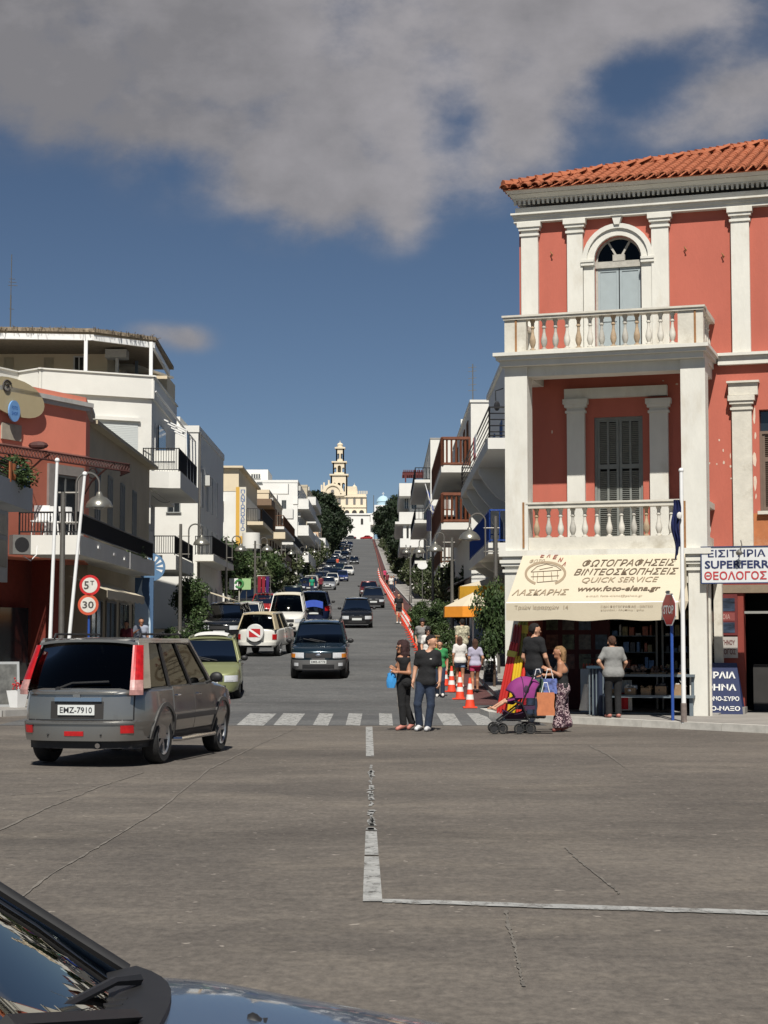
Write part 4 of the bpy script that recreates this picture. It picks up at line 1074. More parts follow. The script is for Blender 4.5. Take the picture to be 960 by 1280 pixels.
# ---- B0: nearest building at the left edge ---
x0_=at(41,611,45).x;zt0=at(41,611,45).z;zb0=at(41,640,45).z
b0=thing('corner_shop_building','balconied building in blue-grey shade cut off by the left edge of the view','building',(x0_-1.5,45,0))
b=bparts(b0)
mb=MB();mb.box(-20,x0_-1.3,40.2,45,-.1,9.5)if False else mb.box(-20,x0_-1.3,41.5,45,-.1,zb0-.001);b(mb,'wall',mat('shade_blue_grey_wall',(.36,.38,.40),.85,var=.08))  # blue-grey of the street-side shade is painted into the wall
mb=MB();mb.box(-20,x0_-1.3,41.5,44.2,zb0,7.6);b(mb,'upper_wall',mat('grey_upper_wall',(.22,.19,.17),.85,var=.15))
mb=MB();mb.box(-20,x0_-.14,40.5,45,zb0,zb0+.15);b(mb,'balcony',mat('shade_pale_blue_render',(.45,.48,.50),.85,var=.05))  # slab and parapet carry the same shade tint in their colour
mb=MB();mb.box(x0_-.139,x0_,40.5,45,zb0-.002,zt0);mb.box(-20,x0_-.14,44.86,45,zb0+.151,zt0);b(mb,'balcony_parapet',MATS['shade_pale_blue_render'])
SB0=Frame((x0_,40.5),R(90));railing(b,SB0,[((.05,-.08),(4.45,-.08))],zt0,.45,dark_metal,None,'horiz')
for k,(c_,s0)in enumerate((((.65,.7,.75),2.6),((.05,.16,.45),3.35),((.5,.16,.06),1.7))):
 mb=MB();mb.grid(lambda u,v:(x0_-.02+.03*math.sin(u*9),40.5+s0+.7*u,zt0+.42-.5*v*(1-.25*u)),8,3,(.012,0,0));o=b(mb,'towel',mat('towel_%s'%'white blue orange'.split()[k],c_,.9));o.name='hanging_towel'
A=at(10.5,640,42.5);B_=at(10.5,728,42.5)
sf=thing('display_board','grey framed picture board on the shop wall at the left edge','sign',(A.x,42.5,B_.z))
s=MB();s.box(-.12,0,-2.4,0,0,A.z-B_.z);s.build('frame',mat('grey_frame',(.30,.31,.31),.6,var=.1),sf)
s=MB();s.box(.001,.02,-1.9,-.18,.35,1.0);s.build('picture',mat('dark_picture',(.05,.05,.05),.3,var=.6,scale=3),sf);s=MB();s.box(.001,.02,-1.9,-.18,1.12,1.6);s.build('picture',mat('dim_picture',(.12,.12,.11),.3,var=.6,scale=4),sf)
# ---- W2 -----------------------
def simple_block(label,x_corner,d0,d1,wid,ztop,side,m=white_wall,name='apartment_building',base=None):
 z0=gz(d0)if base is None else base
 r=thing(name,label,'building',(x_corner,d0,z0));b=bparts(r);mb=MB()
 xa,xb=(x_corner-wid,x_corner)if side=='L' else(x_corner,x_corner+wid)
 mb.box(xa,xb,d0,d1,z0-2.5 if d1-d0>12 else z0-1,ztop);b(mb,'wall',m)
 FF=Frame((x_corner,d0),0);SS=Frame((x_corner,d0),R(90))if side=='L' else Frame((x_corner,d0),R(-90))
 return r,b,FF,SS
def parapet(b,x0,x1,y0,y1,z,h=.25,m=white_wall,ov=.05):
 mb=MB();mb.box(x0-ov,x1+ov,y0-ov,y1+ov,z+.001,z+h);b(mb,'parapet',m)
d2=91.5;A=at(248,532,d2)
r,b,FF,SS=simple_block('white three-storey building with black railed balconies behind the reed pergola building',A.x,d2,106,8,A.z-.35,'L',name='apartment_building')
parapet(b,A.x-8,A.x,d2,106,A.z-.35,.35)
mb=MB();B_=at(216,514,d2);mb.box(A.x-8,at(246,531,d2).x-.9,d2+.2,97,A.z,A.z+.5);b(mb,'roof_room',white_wall)
for(ya,yb)in((693,709),):
 z_=at(258,ya if ya>650 else 607,90).z
 zf=at(258,693,90).z if ya>650 else at(250,640,92).z
 balcony_at(b,SS,-1.2 if ya>650 else 1.0,11,.95,zf,.32,white_wall,'bars',dark_metal,.95,gap=.09)
for s_ in(1.5,4.2,6.8,9.6):
 for zf in(gz(92)+.2,gz(92)+3.4,gz(92)+6.4):window(b,SS,s_,s_+1.0,zf,zf+2.1,m=m_frame_w,door=True)
ac_unit(b,FF,-1.9,.0,at(240,606,d2).z);ac_unit(b,SS,3.2,0,at(250,600,d2).z)
mb=MB();mb.tube([SS.p(.3,.06,0),SS.p(.3,.06,at(248,540,d2).z)],.05,6);b(mb,'drainpipe',grey_metal)
window(b,FF,-1.6,-.9,at(240,640,d2).z,at(240,622,d2).z,m=m_shut_g)
# ---- W3 cream/white building with vertical grocery sign -----------
d3=124.0;A=at(303,583,d3);zsp=at(300,614,d3).z
r,b,FF,SS=simple_block('cream topped white building with a tall yellow vertical sign on its corner',A.x,d3,142,11,zsp,'L',name='shop_building')
xL=at(262,600,d3).x
mb=MB();mb.box(A.x-11,A.x-.25,d3-.03,142,zsp+.001,A.z-.12);b(mb,'upper_wall',cream_wall)
mb=MB();mb.box(A.x-11,A.x+.05,d3-.35,142,A.z-.12,A.z+.02);b(mb,'flat_roof',cream_wall)
mb=MB();mb.add([(A.x-6.5,d3+.5,A.z+.02),(A.x-2.2,d3+.5,A.z+.02),(A.x-6.5,d3+8,A.z+.02),(A.x-2.2,d3+8,A.z+.02),(A.x-6.5,d3+.5,A.z+.75),(A.x-6.5,d3+8,A.z+.75)],[(0,1,4),(2,5,3),(0,4,5,2),(1,3,5,4),(0,2,3,1)]);b(mb,'sloping_roof',cream_wall)
mb=MB();xx=at(279,600,d3).x;mb.box(xx-.03,xx+.03,d3-.06,d3-.031,zsp,A.z-.13);b(mb,'wall_joint',tan_wall)
window(b,FF,at(260,650,d3).x-A.x,at(271,650,d3).x-A.x,at(265,665,d3).z,at(265,643,d3).z,m=m_shut_br,bars=1)
mb=MB();mb.box(at(244,630,d3).x,at(280,630,d3).x,d3-1.0,d3,at(260,628.5,d3).z-.1,at(260,628.5,d3).z+.1);b(mb,'window_canopy',white_wall)
mb=MB();x0_,x1_=at(238,670,d3).x,at(286,670,d3).x;z_=at(260,667,d3-1).z;mb.box(x0_,x1_,d3-1.2,d3-1.05,z_-1,z_);mb.box(x0_,x1_,d3-1.05,d3,z_-1,z_-.85);b(mb,'balcony',white_wall)
mb=MB();c_=at(314,676,d3-1.5);mb.lathe([(.62,-.55),(.62,.55)],20,(c_.x,c_.y,c_.z));b(mb,'round_balcony',white_wall,smooth=True)
vs_=thing('vertical_shop_sign','tall yellow vertical sign with blue Greek letters spelling grocery on the cream building corner','sign',(at(301,680,d3-.3).x,d3-.3,at(301,680,d3-.3).z))
hh=at(301,609,d3-.3).z-at(301,682,d3-.3).z;ww=.36
s=MB();s.box(-ww,ww,-.06,.06,-.1,hh-.1);s.build('panel',mat('cream_sign_panel',(.62,.58,.47),.6,var=.03),vs_)
s=MB();s.box(-ww-.001,-.10,-.066,-.061,-.1,hh-.1);s.build('yellow_stripe',mat('yellow_sign',(.62,.36,.06),.6,var=.03),vs_)
s=MB();s.box(-ww-.001,ww+.001,-.067,-.0615,-.1,.55);s.build('yellow_stripe',MATS['yellow_sign'],vs_)
m_bsl=mat('slate_blue_letter',(.10,.16,.32),.6,var=0)
for i,ch in enumerate('ΠΑΝΤΟΠΩΛΕΙΟ'):
 zc=hh-.55-i*(hh-1.2)/11;text_on(vs_,ch,m_bsl,(-.02 if ch!='Ι' else.11,-.072,zc),(1,0,0),(0,0,1),.3 if ch!='Ι' else.07,.26,.02)
for s_ in(2.5,6.5,11):window(b,SS,s_,s_+1.2,gz(130)+3.2,gz(130)+5.2,m=m_frame_w,door=True)
balcony_at(b,SS,4,16,1.2,gz(130)+3.1,.25,cream_wall,'bars')
balcony_at(b,SS,4,16,1.2,gz(130)+6.2,.25,cream_wall,'bars')
# ---- W4 cluster: stacked balconied blocks going up the hill -------
def hill_block(label,px_c,d0,d1,wid,top_y,m=white_far,floors=3,brown=False,rail='bars',front_win=(),name='apartment_building',pent=None,side='L',xoff=0.0,slabm=None):
 A=at(px_c,top_y,d0)
 r,b,FF,SS=simple_block(label,A.x+xoff,d0,d1,wid,A.z-.3,side,m,name=name)
 xa,xb=(A.x+xoff-wid,A.x+xoff)if side=='L' else(A.x+xoff,A.x+xoff+wid)
 parapet(b,xa,xb,d0,d1,A.z-.3,.3,m)
 zb=gz(d0);fh=(A.z-zb)/floors;slabm=slabm or white_far;sgn=1
 for f in range(1,floors):
  zf=zb+f*fh;L=(d1-d0)
  s0,s1_=(.6,L-.6)if side=='L' else(-L+.6,-.6)
  balcony_at(b,SS,s0,s1_,1.3,zf,.22,slabm,'solid' if(f%2 and brown)else rail,m_shut_br if brown else(slabm if rail=='solid' else dark_metal),.95,gap=.25,r=.02)
  ac_unit(b,SS,(1.2 if side=='L' else-L+1.2),0,zf+2.0)
  k=0;n=max(1,int(L/4))
  for k in range(n):
   a=(L*(k+.35)/n)if side=='L' else-(L*(k+.65)/n);window(b,SS,a,a+1.3,zf,zf+2.2,m=m_shut_br if brown else m_frame_w,door=True)
 for(x0,y0,x1,y1)in front_win:
  P0,P1=at(x0,y0,d0),at(x1,y1,d0);window(b,FF,P0.x-(A.x+xoff),P1.x-(A.x+xoff),P1.z,P0.z,m=m_shut_g)
 return r,b,FF,SS,A
r,b,FF,SS,A=hill_block('cream block with dark brown balcony soffits behind the yellow vertical sign',336,152,172,8,612,cream_wall,3,True)
mb=MB();a0=at(308,632,150);a1=at(345,632,150);mb.box(a0.x,a1.x-.2,147,152,a0.z-.2,a0.z+.35);b(mb,'roof_canopy',mat('brown_soffit',(.20,.13,.08),.8,var=.1))
mb=MB();a0=at(310,662,152);mb.box(at(308,640,152).x,at(344,640,152).x,151.9,152,at(308,664,152).z,at(308,634,152).z);b(mb,'loggia_shade_panel',mat('dark_brown_loggia_shade',(.10,.06,.04),.85))  # flat dark sheet on the wall; the loggia's shade is in its colour
mb=MB();mb.box(at(341,660,152).x-.5,at(361,660,152).x-.2,150,152,at(341,675,152).z,at(341,667,152).z);b(mb,'balcony',cream_wall)
r,b,FF,SS,A=hill_block('white stepped block with a flat parapet and a window strip on its roof room',372,205,228,14,600,white_far,4,False,'solid',front_win=[(352,625,358,636)])
P0,P1=at(306,587,212),at(335,600,212);mb=MB();mb.box(P0.x,P1.x,212,220,P1.z-1,P0.z);b(mb,'roof_room',white_far)
Fr_=Frame((0,211.99),0)
for k in range(4):window(b,Fr_,at(314+k*3,590,212).x,at(316.4+k*3,590,212).x,at(314,598,212).z,at(314,592.5,212).z,bars=0,m=m_shut_g)
for x in(308,321):window(b,Frame((0,204.99),0),at(x,603,205).x,at(x+7,603,205).x,at(x,604.5,205).z,at(x,602.3,205).z,bars=0,m=m_shut_g)
for(x0,y0,x1,y1,d)in((330,618,346,627,170),(336,636,366,648,176),(366,620,372,630,200),(349,604,360,612,200),(306,611,360,617,196)):
 P0,P1=at(x0,y0,d),at(x1,y1,d);mb=MB();mb.box(P0.x,P1.x,d,d+1.6,P1.z,P0.z);b(mb,'balcony_front',white_far)
r,b,FF,SS,A=hill_block('narrow white block with tan balconies above the oleanders on the left',384,262,285,10,606,mat('tan_far',(.50,.44,.33),.9),5,False,'solid')
for(x0,y0,x1,y1,d)in((362,668,374,682,225),(374,640,380,648,250)):
 P0,P1=at(x0,y0,d),at(x1,y1,d);mb=MB();mb.box(P0.x,P1.x,d,d+2,P1.z,P0.z);b(mb,'balcony_front',white_far)
r,b,FF,SS,A=hill_block('small peach house at the foot of the dark pines on the left',398,322,345,9,653,mat('peach_far',(.60,.42,.28),.9),2,False,'solid',name='house')
r,b,FF,SS,A=hill_block('low white house below the peach house',397,300,318,7,672,white_far,2,False,'solid',name='house')
r,b,FF,SS,A=hill_block('low white block set back behind the white stepped block',350,176,200,9,646,white_far,3,False,'bars')
# --------- right side of the street
def XR(d):return 5.48-.0111*d
m_shade=mat('shade_tinted_white_render',(.62,.64,.66),.85,var=.05)  # white wall; the blue of its shade is put into the colour
x1_=XR(70)
r=thing('apartment_building','white building with blue railings and arched balcony brackets behind the pink corner building','building',(x1_,56,gz(56)));b=bparts(r)
FR1=Frame((x1_,78.5),R(-90));ztp=at(607,500,78.5).z
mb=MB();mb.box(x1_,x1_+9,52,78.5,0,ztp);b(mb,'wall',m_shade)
mb=MB();mb.box(x1_-.1,x1_+9,51.9,78.6,ztp+.001,ztp+.2);b(mb,'parapet',white_wall)
def r1(x,y,t=0):return FR1.hit(x,y,t)
def zat(x,y,X_):
 q=ray(x,y);k=X_/q.x;return EYE+q.z*k,q.y*k
XBL=x1_-1.3
zu,du=zat(587,590,XBL)
d_sl=XBL/(ray(587,590).x/ray(587,590).y)
s_end=78.5-66
zsl=at(610,590,66).z
for(z_,s0_,rm,kind,h_)in((at(600,590,68).z,2.0,dark_metal,'horiz',1.0),(at(600,696,66).z+.0,9.0,blue_paint,'bars',1.05)):
 balcony_at(b,FR1,s0_,22,1.35,z_,.36,white_wall,kind,rm,h_,gap=.30,r=.016)
zU=at(600,590,68).z;zL=at(600,692,66).z
def bracket(s_,z_top,t1,hgt):
 mb=MB();n=10;pts=[(0,z_top),(t1,z_top),(t1,z_top-.18)]
 for k in range(n+1):
  f=k/n;pts.append((t1*(1-f)*(1-.35*math.sin(PI*f))+.02,z_top-.18-(hgt-.18)*(f**.8+.12*math.sin(2*PI*f))))
 pts.append((0,z_top-hgt))
 mb.prism(pts,lambda u,v,t:tuple(FR1.p(s_+t,u,v)),0,.28);b(mb,'balcony_bracket',white_wall)
for s_ in(2.2,6.5,11,15.5):bracket(s_,zU-.361,1.3,1.9)
for s_ in(11,15.5):bracket(s_,zL-.361,1.2,.9)
for s_ in(3.5,8,12.5,17):
 window(b,FR1,s_,s_+1.1,zU,zU+2.2,m=m_shut_b,pane=m_shut_b,door=True);window(b,FR1,s_,s_+1.1,zL,zL+2.2,m=m_shut_b,door=True)
 window(b,FR1,s_-.8,s_+1.8,gz(65)+.2,gz(65)+2.4,m=grey_metal,door=True,bars=2)
lt=MB();c_=FR1.p(9.6,.25,zU+2.7);lt.tube([FR1.p(9.6,0,zU+3.4),FR1.p(9.6,.3,zU+3.3),FR1.p(9.6,.3,zU+2.9)],.025,5);lt.ball(c_,(.12,.12,.2));b(lt,'wall_lantern',dark_metal)
bn=thing('hanging_banner','white banner with a red edge on the black railing beside the pink corner building','banner',tuple(FR1.p(15.2,1.38,zU)),R(-90))
s=MB();s.box(-1.6,0,-.0,.015,.1,.95);s.build('cloth',white_paint,bn);s=MB();s.box(-1.6,-1.35,-.012,-.001,.1,.95);s.box(-1.34,0,-.012,-.001,.1,.24);s.build('red_edge',mat('banner_red',(.5,.03,.03),.7),bn)
d=80.0;A=at(588.5,503,d);Bx=at(608,503,d).x
r,b,FF,SS=simple_block('white building with tall narrow end wall and brown wooden balconies on the right',A.x,d,100,6,A.z,'R',m=white_wall)
SS=Frame((A.x,100),R(-90))
parapet(b,A.x,A.x+6,d,100,A.z,.12)
for(x0,y0,x1,y1)in((560,590,588,585),):
 zf=at(575,586,88).z
z_b1=at(572,588,84).z
for zf,h_,rail_m in((at(572,586,82).z,1.25,brown_wood),(at(572,656,82).z,1.3,brown_wood)):
 so=balcony_at(b,SS,4,19.6,1.35,zf,.32,white_wall,'bars',rail_m,h_,gap=.2,r=.045)
for s_ in(5,9,13,16.5):
 for zf in(at(572,586,82).z,at(572,656,82).z,gz(85)):window(b,SS,s_,s_+1.3,zf,zf+2.3,m=m_shut_br,pane=m_shut_br,door=True)
for k,(x,y)in enumerate(((583,515),(576,524))):
 P_=at(x,y,88+9*k);mb=MB();mb.box(P_.x,P_.x+.45,88+9*k,88.4+9*k,A.z-5+k,P_.z);b(mb,'chimney_pier',white_wall)
 mb=MB();mb.ball((P_.x-.05,87.8+9*k,P_.z-1.7),(.16,.16,.28));b(mb,'wall_lantern',dark_metal)
A=at(576,560,104)
r,b,FF,SS=simple_block('white building with brown doors below the tall plain end wall',A.x,104,120,8,at(578,536,104).z,'R');SS=Frame((A.x,120),R(-90))
for zf in(gz(105)+3.3,gz(105)+6.4):balcony_at(b,SS,1,15.5,1.2,zf,.25,white_wall,'bars',m_shut_br,1.0,gap=.22,r=.03)
for s_ in(2,6,10):
 for zf in(gz(105)+3.3,gz(105)+6.4):window(b,SS,s_,s_+1.2,zf,zf+2.2,m=m_shut_br,door=True)
A=at(538,549,146)
r,b,FF,SS=simple_block('tall plain white end wall of a hotel with a dark shaded street side',A.x,146,172,9,A.z,'R',name='hotel_building');SS=Frame((A.x,172),R(-90))
parapet(b,A.x,A.x+9,146,172,A.z,.12,grey_conc,.04)
for f in range(1,4):
 zf=gz(146)+3.4*f;balcony_at(b,SS,1,25,1.3,zf,.25,white_wall,'bars',dark_metal,1.0,gap=.3,r=.02)
 for k in range(5):window(b,SS,2+k*4.6,3.4+k*4.6,zf,zf+2.3,m=m_frame_w,door=True)
for(x0,y0,x1,y1)in((553,600,556,612),):P0,P1=at(x0,y0,146),at(x1,y1,146);window(b,FF,P0.x-A.x,P1.x-A.x,P1.z,P0.z)
mb=MB();a0=at(540,640,140);mb.box(at(541,640,140).x,at(552,640,140).x,140,146,at(541,632,140).z-.3,at(541,632,140).z);b(mb,'roof_canopy',grey_conc)
A=at(512,606,215)
r,b,FF,SS=simple_block('white building with stacked balconies and a dark red roof pergola, far right',A.x,215,245,9,A.z,'R',m=white_far);SS=Frame((A.x,245),R(-90))
for(x0,y0,x1,y1)in((499,604,530,620),(499,640,530,652),(500,673,530,684),(494,652,530,655)):
 P0,P1=at(x0,y0,211),at(x1,y1,211);mb=MB();mb.box(P0.x,P1.x,211,215.2,P1.z,P1.z+.25);mb.box(P0.x,P1.x,211,211.15,P1.z+.251,P0.z);mb.box(P0.x,P0.x+.15,211.151,243,P1.z+.251,P0.z);mb.box(P0.x+.151,A.x+.1,215.2,243,P1.z,P1.z+.25);b(mb,'balcony',white_far)
for(x0,x1,y0,y1)in((505,511,622,636),(514,521,622,636),(503,509,656,670),(515,522,657,670)):
 P0,P1=at(x0,y0,215),at(x1,y1,215);window(b,FF,P0.x-A.x,P1.x-A.x,P1.z,P0.z,door=True)
for x in(506,513):P_=at(x,660,211.5);mb=MB();mb.box(P_.x-.2,P_.x+.2,211.4,211.8,at(x,685,211.5).z,at(x,655,211.5).z);b(mb,'column',white_far)
mb=MB();P0,P1=at(505,590,212),at(532,590,212)
m_rp=mat('dark_red_pergola',(.10,.015,.015),.7)
for k in range(12):x_=P0.x+(P1.x-P0.x)*k/11;mb.box(x_-.06,x_+.06,211.5,216,P0.z,P0.z+.22)
mb.box(P0.x-.2,P1.x+.2,211.6,211.8,P0.z-.4,P0.z-.01);mb.box(P0.x-.2,P1.x+.2,215.6,215.8,P0.z-.4,P0.z-.01)
b(mb,'pergola',m_rp,kind='stuff')
for x in(507,519,530):P_=at(x,600,211.7);mb=MB();mb.box(P_.x-.08,P_.x+.08,211.6,211.8,A.z,P0.z-.41);b(mb,'pergola_post',m_rp)
an=thing('lattice_antenna','thin lattice aerial standing on the white roof left of the pink corner building','antenna',(at(591,500,95).x,95,at(591,503,95).z))
hh=at(591,455,95).z-an.location.z;s=MB();s.tube([(0,0,-.5),(0,0,hh)],.03,5);s.build('mast',grey_metal,an);s=MB()
for z_ in(.3,.45,.62,.8,.9):s.tube([(-.25,0,hh*z_),(.2,0,hh*z_+.05)],.014,4)
s.build('aerial',grey_metal,an)
# --------- church on the hill
DC=640.0;kx=DC/FPX
zbC=at(440,673.5,DC).z
ch=thing('hilltop_church','cream pilgrimage church with a tiered bell tower standing at the top of the street','church',(at(432,673,DC).x,DC,zbC))
b=bparts(ch)
m_ch=mat('church_cream',(.70,.61,.46),.85,var=.05,scale=.3);m_chw=mat('church_white',(.78,.77,.74),.85,var=.03,scale=.2)
def cbox(mb,x0,y0,x1,y1,d0,d1):P0,P1=at(x0,y0,DC+d0),at(x1,y1,DC+d0);mb.box(P0.x,P1.x,DC+d0,DC+d1,P1.z,P0.z)
def arch_pts(x0,y0,x1,y1,d):
 P0,P1=at(x0,y0,DC+d),at(x1,y1,DC+d);w=(P1.x-P0.x)/2;c=(P0.x+P1.x)/2;zs=P0.z-w
 return[(P0.x,P1.z),(P1.x,P1.z)]+[(c+w*math.cos(PI*k/8),zs+w*math.sin(PI*k/8))for k in range(9)]
mb=MB();cbox(mb,400,643,467.5,690,0,30);b(mb,'terrace_wall',m_chw)
mb=MB();cbox(mb,428,641.6,468,643.5,-.4,.5);b(mb,'terrace_coping',m_chw)
mb=MB();cbox(mb,463,643,471.5,656,-2,6);P0,P1=at(463,643,DC-2),at(471.5,643,DC-2);mb.prism([(P0.x-.2,P0.z),(P1.x+.2,P0.z),((P0.x+P1.x)/2,P0.z+.9)],lambda u,v,t:(u,DC+t,v),-2.1,6);b(mb,'gate_lodge',m_chw)
mb=MB();mb.prism(arch_pts(451,648,454,655.5,-.1),lambda u,v,t:(u,DC+t,v),-.1,.3);b(mb,'window',dark_in)
mb=MB();cbox(mb,401.5,617.5,457.7,643.4,8,40);b(mb,'wall',m_ch)
mb=MB();cbox(mb,401,619.7,458.2,621.3,7.5,8.2);cbox(mb,411,633.2,458,634,7.6,8.2);b(mb,'cornice',m_ch)
for x in(414.7,424.4,433.6,443,452):
 mb=MB();mb.prism(arch_pts(x-1.5,622.5,x+1.5,630.5,7.9),lambda u,v,t:(u,DC+t,v),7.85,8.3);b(mb,'window',mat('church_window',(.16,.15,.14),.5))
for x in(433.6,443,452):
 mb=MB();mb.prism(arch_pts(x-3,637.6,x+3,641.6,7.9),lambda u,v,t:(u,DC+t,v),7.85,8.3);b(mb,'arcade_arch',dark_in)
cr=MB();x=446
while x<458:cbox(cr,x,613.5,x+1.2,617.6,8,9);x+=2.4
b(cr,'crenellation',m_ch,kind='stuff')
gb=MB();P0=at(416,616,DC+6);rr_=14*kx;gb.prism([(P0.x-rr_*1.05,P0.z-1)]+[(P0.x+rr_*math.cos(PI*(1-k/14)),P0.z+13*kx*math.sin(PI*k/14)*.95)for k in range(15)]+[(P0.x+rr_*1.05,P0.z-1)],lambda u,v,t:(u,DC+t,v),7,14);b(gb,'curved_gable',m_ch)
gb=MB();rr2=11*kx;gb.prism([(P0.x+rr2*math.cos(a),P0.z+11*kx*math.sin(a))for a in[PI*(1-k/12)for k in range(13)]]+[(P0.x+(rr2-.5)*math.cos(a),P0.z+(11*kx-.5)*math.sin(a))for a in[PI*k/12 for k in range(13)]],lambda u,v,t:(u,DC+t,v),6.6,6.999);b(gb,'gable_moulding',m_ch)
gb=MB();gb.prism([(at(415,614,DC).x+2.2*kx*math.cos(a),at(415,614,DC+6).z+2.2*kx*math.sin(a))for a in[2*PI*k/14 for k in range(14)]],lambda u,v,t:(u,DC+t,v),6.4,6.59);b(gb,'rose_window',MATS['church_window'])
gb=MB();P_=at(443,613,DC+14);gb.lathe([(1.2,-1.5),(1.2,.3),(1.0,1.0),(.55,1.7),(.1,2.1),(.02,2.8)],12,tuple(P_));b(gb,'small_dome',m_ch,smooth=True)
cbm=MB();cbox(cbm,430,608,446,617.6,10,20);b(cbm,'nave_block',m_ch)
def tier(x0,x1,y0,y1,arches,d=9.0,cor=True):
 P0,P1=at(x0,y0,DC+d),at(x1,y1,DC+d);w=P1.x-P0.x;c=(P0.x+P1.x)/2;h=P0.z-P1.z;n=len(arches)
 mb=MB();hw_=w/2;cy=DC+d+hw_
 for q in range(4):
  ca,sa=math.cos(q*PI/2),math.sin(q*PI/2)
  fn=lambda u,v,t:(c+u*ca-(-hw_+t)*sa,cy+u*sa+(-hw_+t)*ca,v)
  xs_=-hw_
  for(a0,a1,fy)in arches:
   A0,A1=-hw_+w*a0,-hw_+w*a1;r_=(A1-A0)/2;zs=P1.z+h*fy
   mb.prism([(xs_,P1.z),(A0,P1.z),(A0,P0.z),(xs_,P0.z)],fn,0,.5)
   pts=[(A0,P0.z),(A0,zs)]+[((A0+A1)/2-r_*math.cos(PI*k/6),zs+r_*math.sin(PI*k/6))for k in range(1,6)]+[(A1,zs),(A1,P0.z)]
   mb.prism(pts,fn,0,.5);mb.prism([(A0,P1.z),(A1,P1.z),(A1,P1.z+h*.18),(A0,P1.z+h*.18)],fn,0,.5);xs_=A1
  mb.prism([(xs_,P1.z),(hw_,P1.z),(hw_,P0.z),(xs_,P0.z)],fn,0,.5)
 t_=b(mb,'tower_tier',m_ch)
 cn=MB();e=.45;cn.box(c-hw_-e,c+hw_+e,cy-hw_-e,cy+hw_+e,P0.z-.1,P0.z+.45);cn.box(c-hw_+.5,c+hw_-.5,cy-hw_+.5,cy+hw_-.5,P1.z,P1.z+.3);b(cn,'tier_cornice',m_ch,t_)
 it=MB();it.box(c-hw_*.45,c+hw_*.45,cy-hw_*.1,cy+hw_*.5,P1.z,P0.z);b(it,'tower_core',tan_wall,t_)
 return c,cy
tier(413.5,434,594,619,[(.14,.32,.55),(.41,.59,.55),(.68,.86,.55)],7.5)
tier(416,432,578,593.2,[(.1,.28,.5),(.38,.64,.62),(.74,.9,.5)],8.3)
c_,cy_=tier(420,430,560.5,577.2,[(.17,.42,.55),(.58,.83,.55)],9.2)
lt=MB();P_=at(425,560,DC+10);lt.lathe([(1.75,0),(1.75,.4),(1.0,.45),(1.0,1.2),(1.15,1.25),(.9,1.7),(.4,2.0),(.12,2.1),(.1,2.5),(.16,2.6),(.03,2.8)],10,(P_.x,cy_,P_.z));b(lt,'lantern',m_ch)
for x,y in((402,606),(405,603),(411,600)):P_=at(x,y,DC+8);pn=MB();pn.box(P_.x-.3,P_.x+.3,P_.y,P_.y+.6,P_.z-3.5,P_.z);b(pn,'pinnacle',m_ch)
fp=thing('flagpole','tall thin flagpole beside the white church gate lodge on the hilltop','flagpole',tuple(at(467,645,630)));s=MB();s.tube([(0,0,-3),(0,0,at(467,619,630).z-fp.location.z)],.12,5);s.build('pole',grey_metal,fp)
cp=thing('domed_chapel','pale blue domed chapel showing between dark trees right of the church','chapel',tuple(at(479,640,600)));b=bparts(cp)
m_bd=mat('pale_blue_dome',(.42,.60,.70),.7,var=.04);P_=at(479,627.5,600)
s=MB();s.lathe([(2.2,-3.5),(2.2,0),(2.35,.05),(2.2,.6),(1.8,1.3),(1.1,1.85),(.5,2.1),(.15,2.2)],18,tuple(P_));b(s,'dome',m_bd,smooth=True)
s=MB();s.box(P_.x-3,P_.x+3,P_.y-2.5,P_.y+4,P_.z-6,P_.z-1.2);b(s,'wall',m_chw)
s=MB();s.box(P_.x-.08,P_.x+.08,P_.y,P_.y+.1,P_.z+2.1,P_.z+3.4);s.box(P_.x-.4,P_.x+.4,P_.y,P_.y+.1,P_.z+2.8,P_.z+2.95);b(s,'cross',m_chw)
# --------- cars
def paint(name,col,metal=.3,rough=.28,coat=.8):return mat('car_paint_'+name,col,rough,metal,var=.03,scale=3,coat=coat)
car_glass=glass('car_glass',(.16,.19,.19),.55,.03)
car_glass_dark=glass('car_glass_tinted',(.05,.06,.06),.3)
m_head=mat('headlamp_lens',(.62,.64,.66),.08,.1,var=.1,scale=20,coat=1)
m_tail=mat('tail_lamp_red',(.42,.010,.012),.3,0,var=.3,scale=16,coat=.2)
m_tailw=mat('tail_lamp_clear',(.42,.22,.20),.3,0,var=.3,scale=16,coat=.2)
m_amber=mat('amber_lens',(.6,.2,.02),.15,0,var=0,coat=1)
m_plate=mat('licence_plate',(.62,.64,.62),.5,var=.05)
m_seat=mat('car_seat_cloth',(.04,.04,.045),.9,var=.2)
m_under=mat('underbody',(.012,.012,.012),.9,var=0)
m_pltxt=mat('plate_letter',(.02,.02,.025),.6,var=0)
_wheels={}
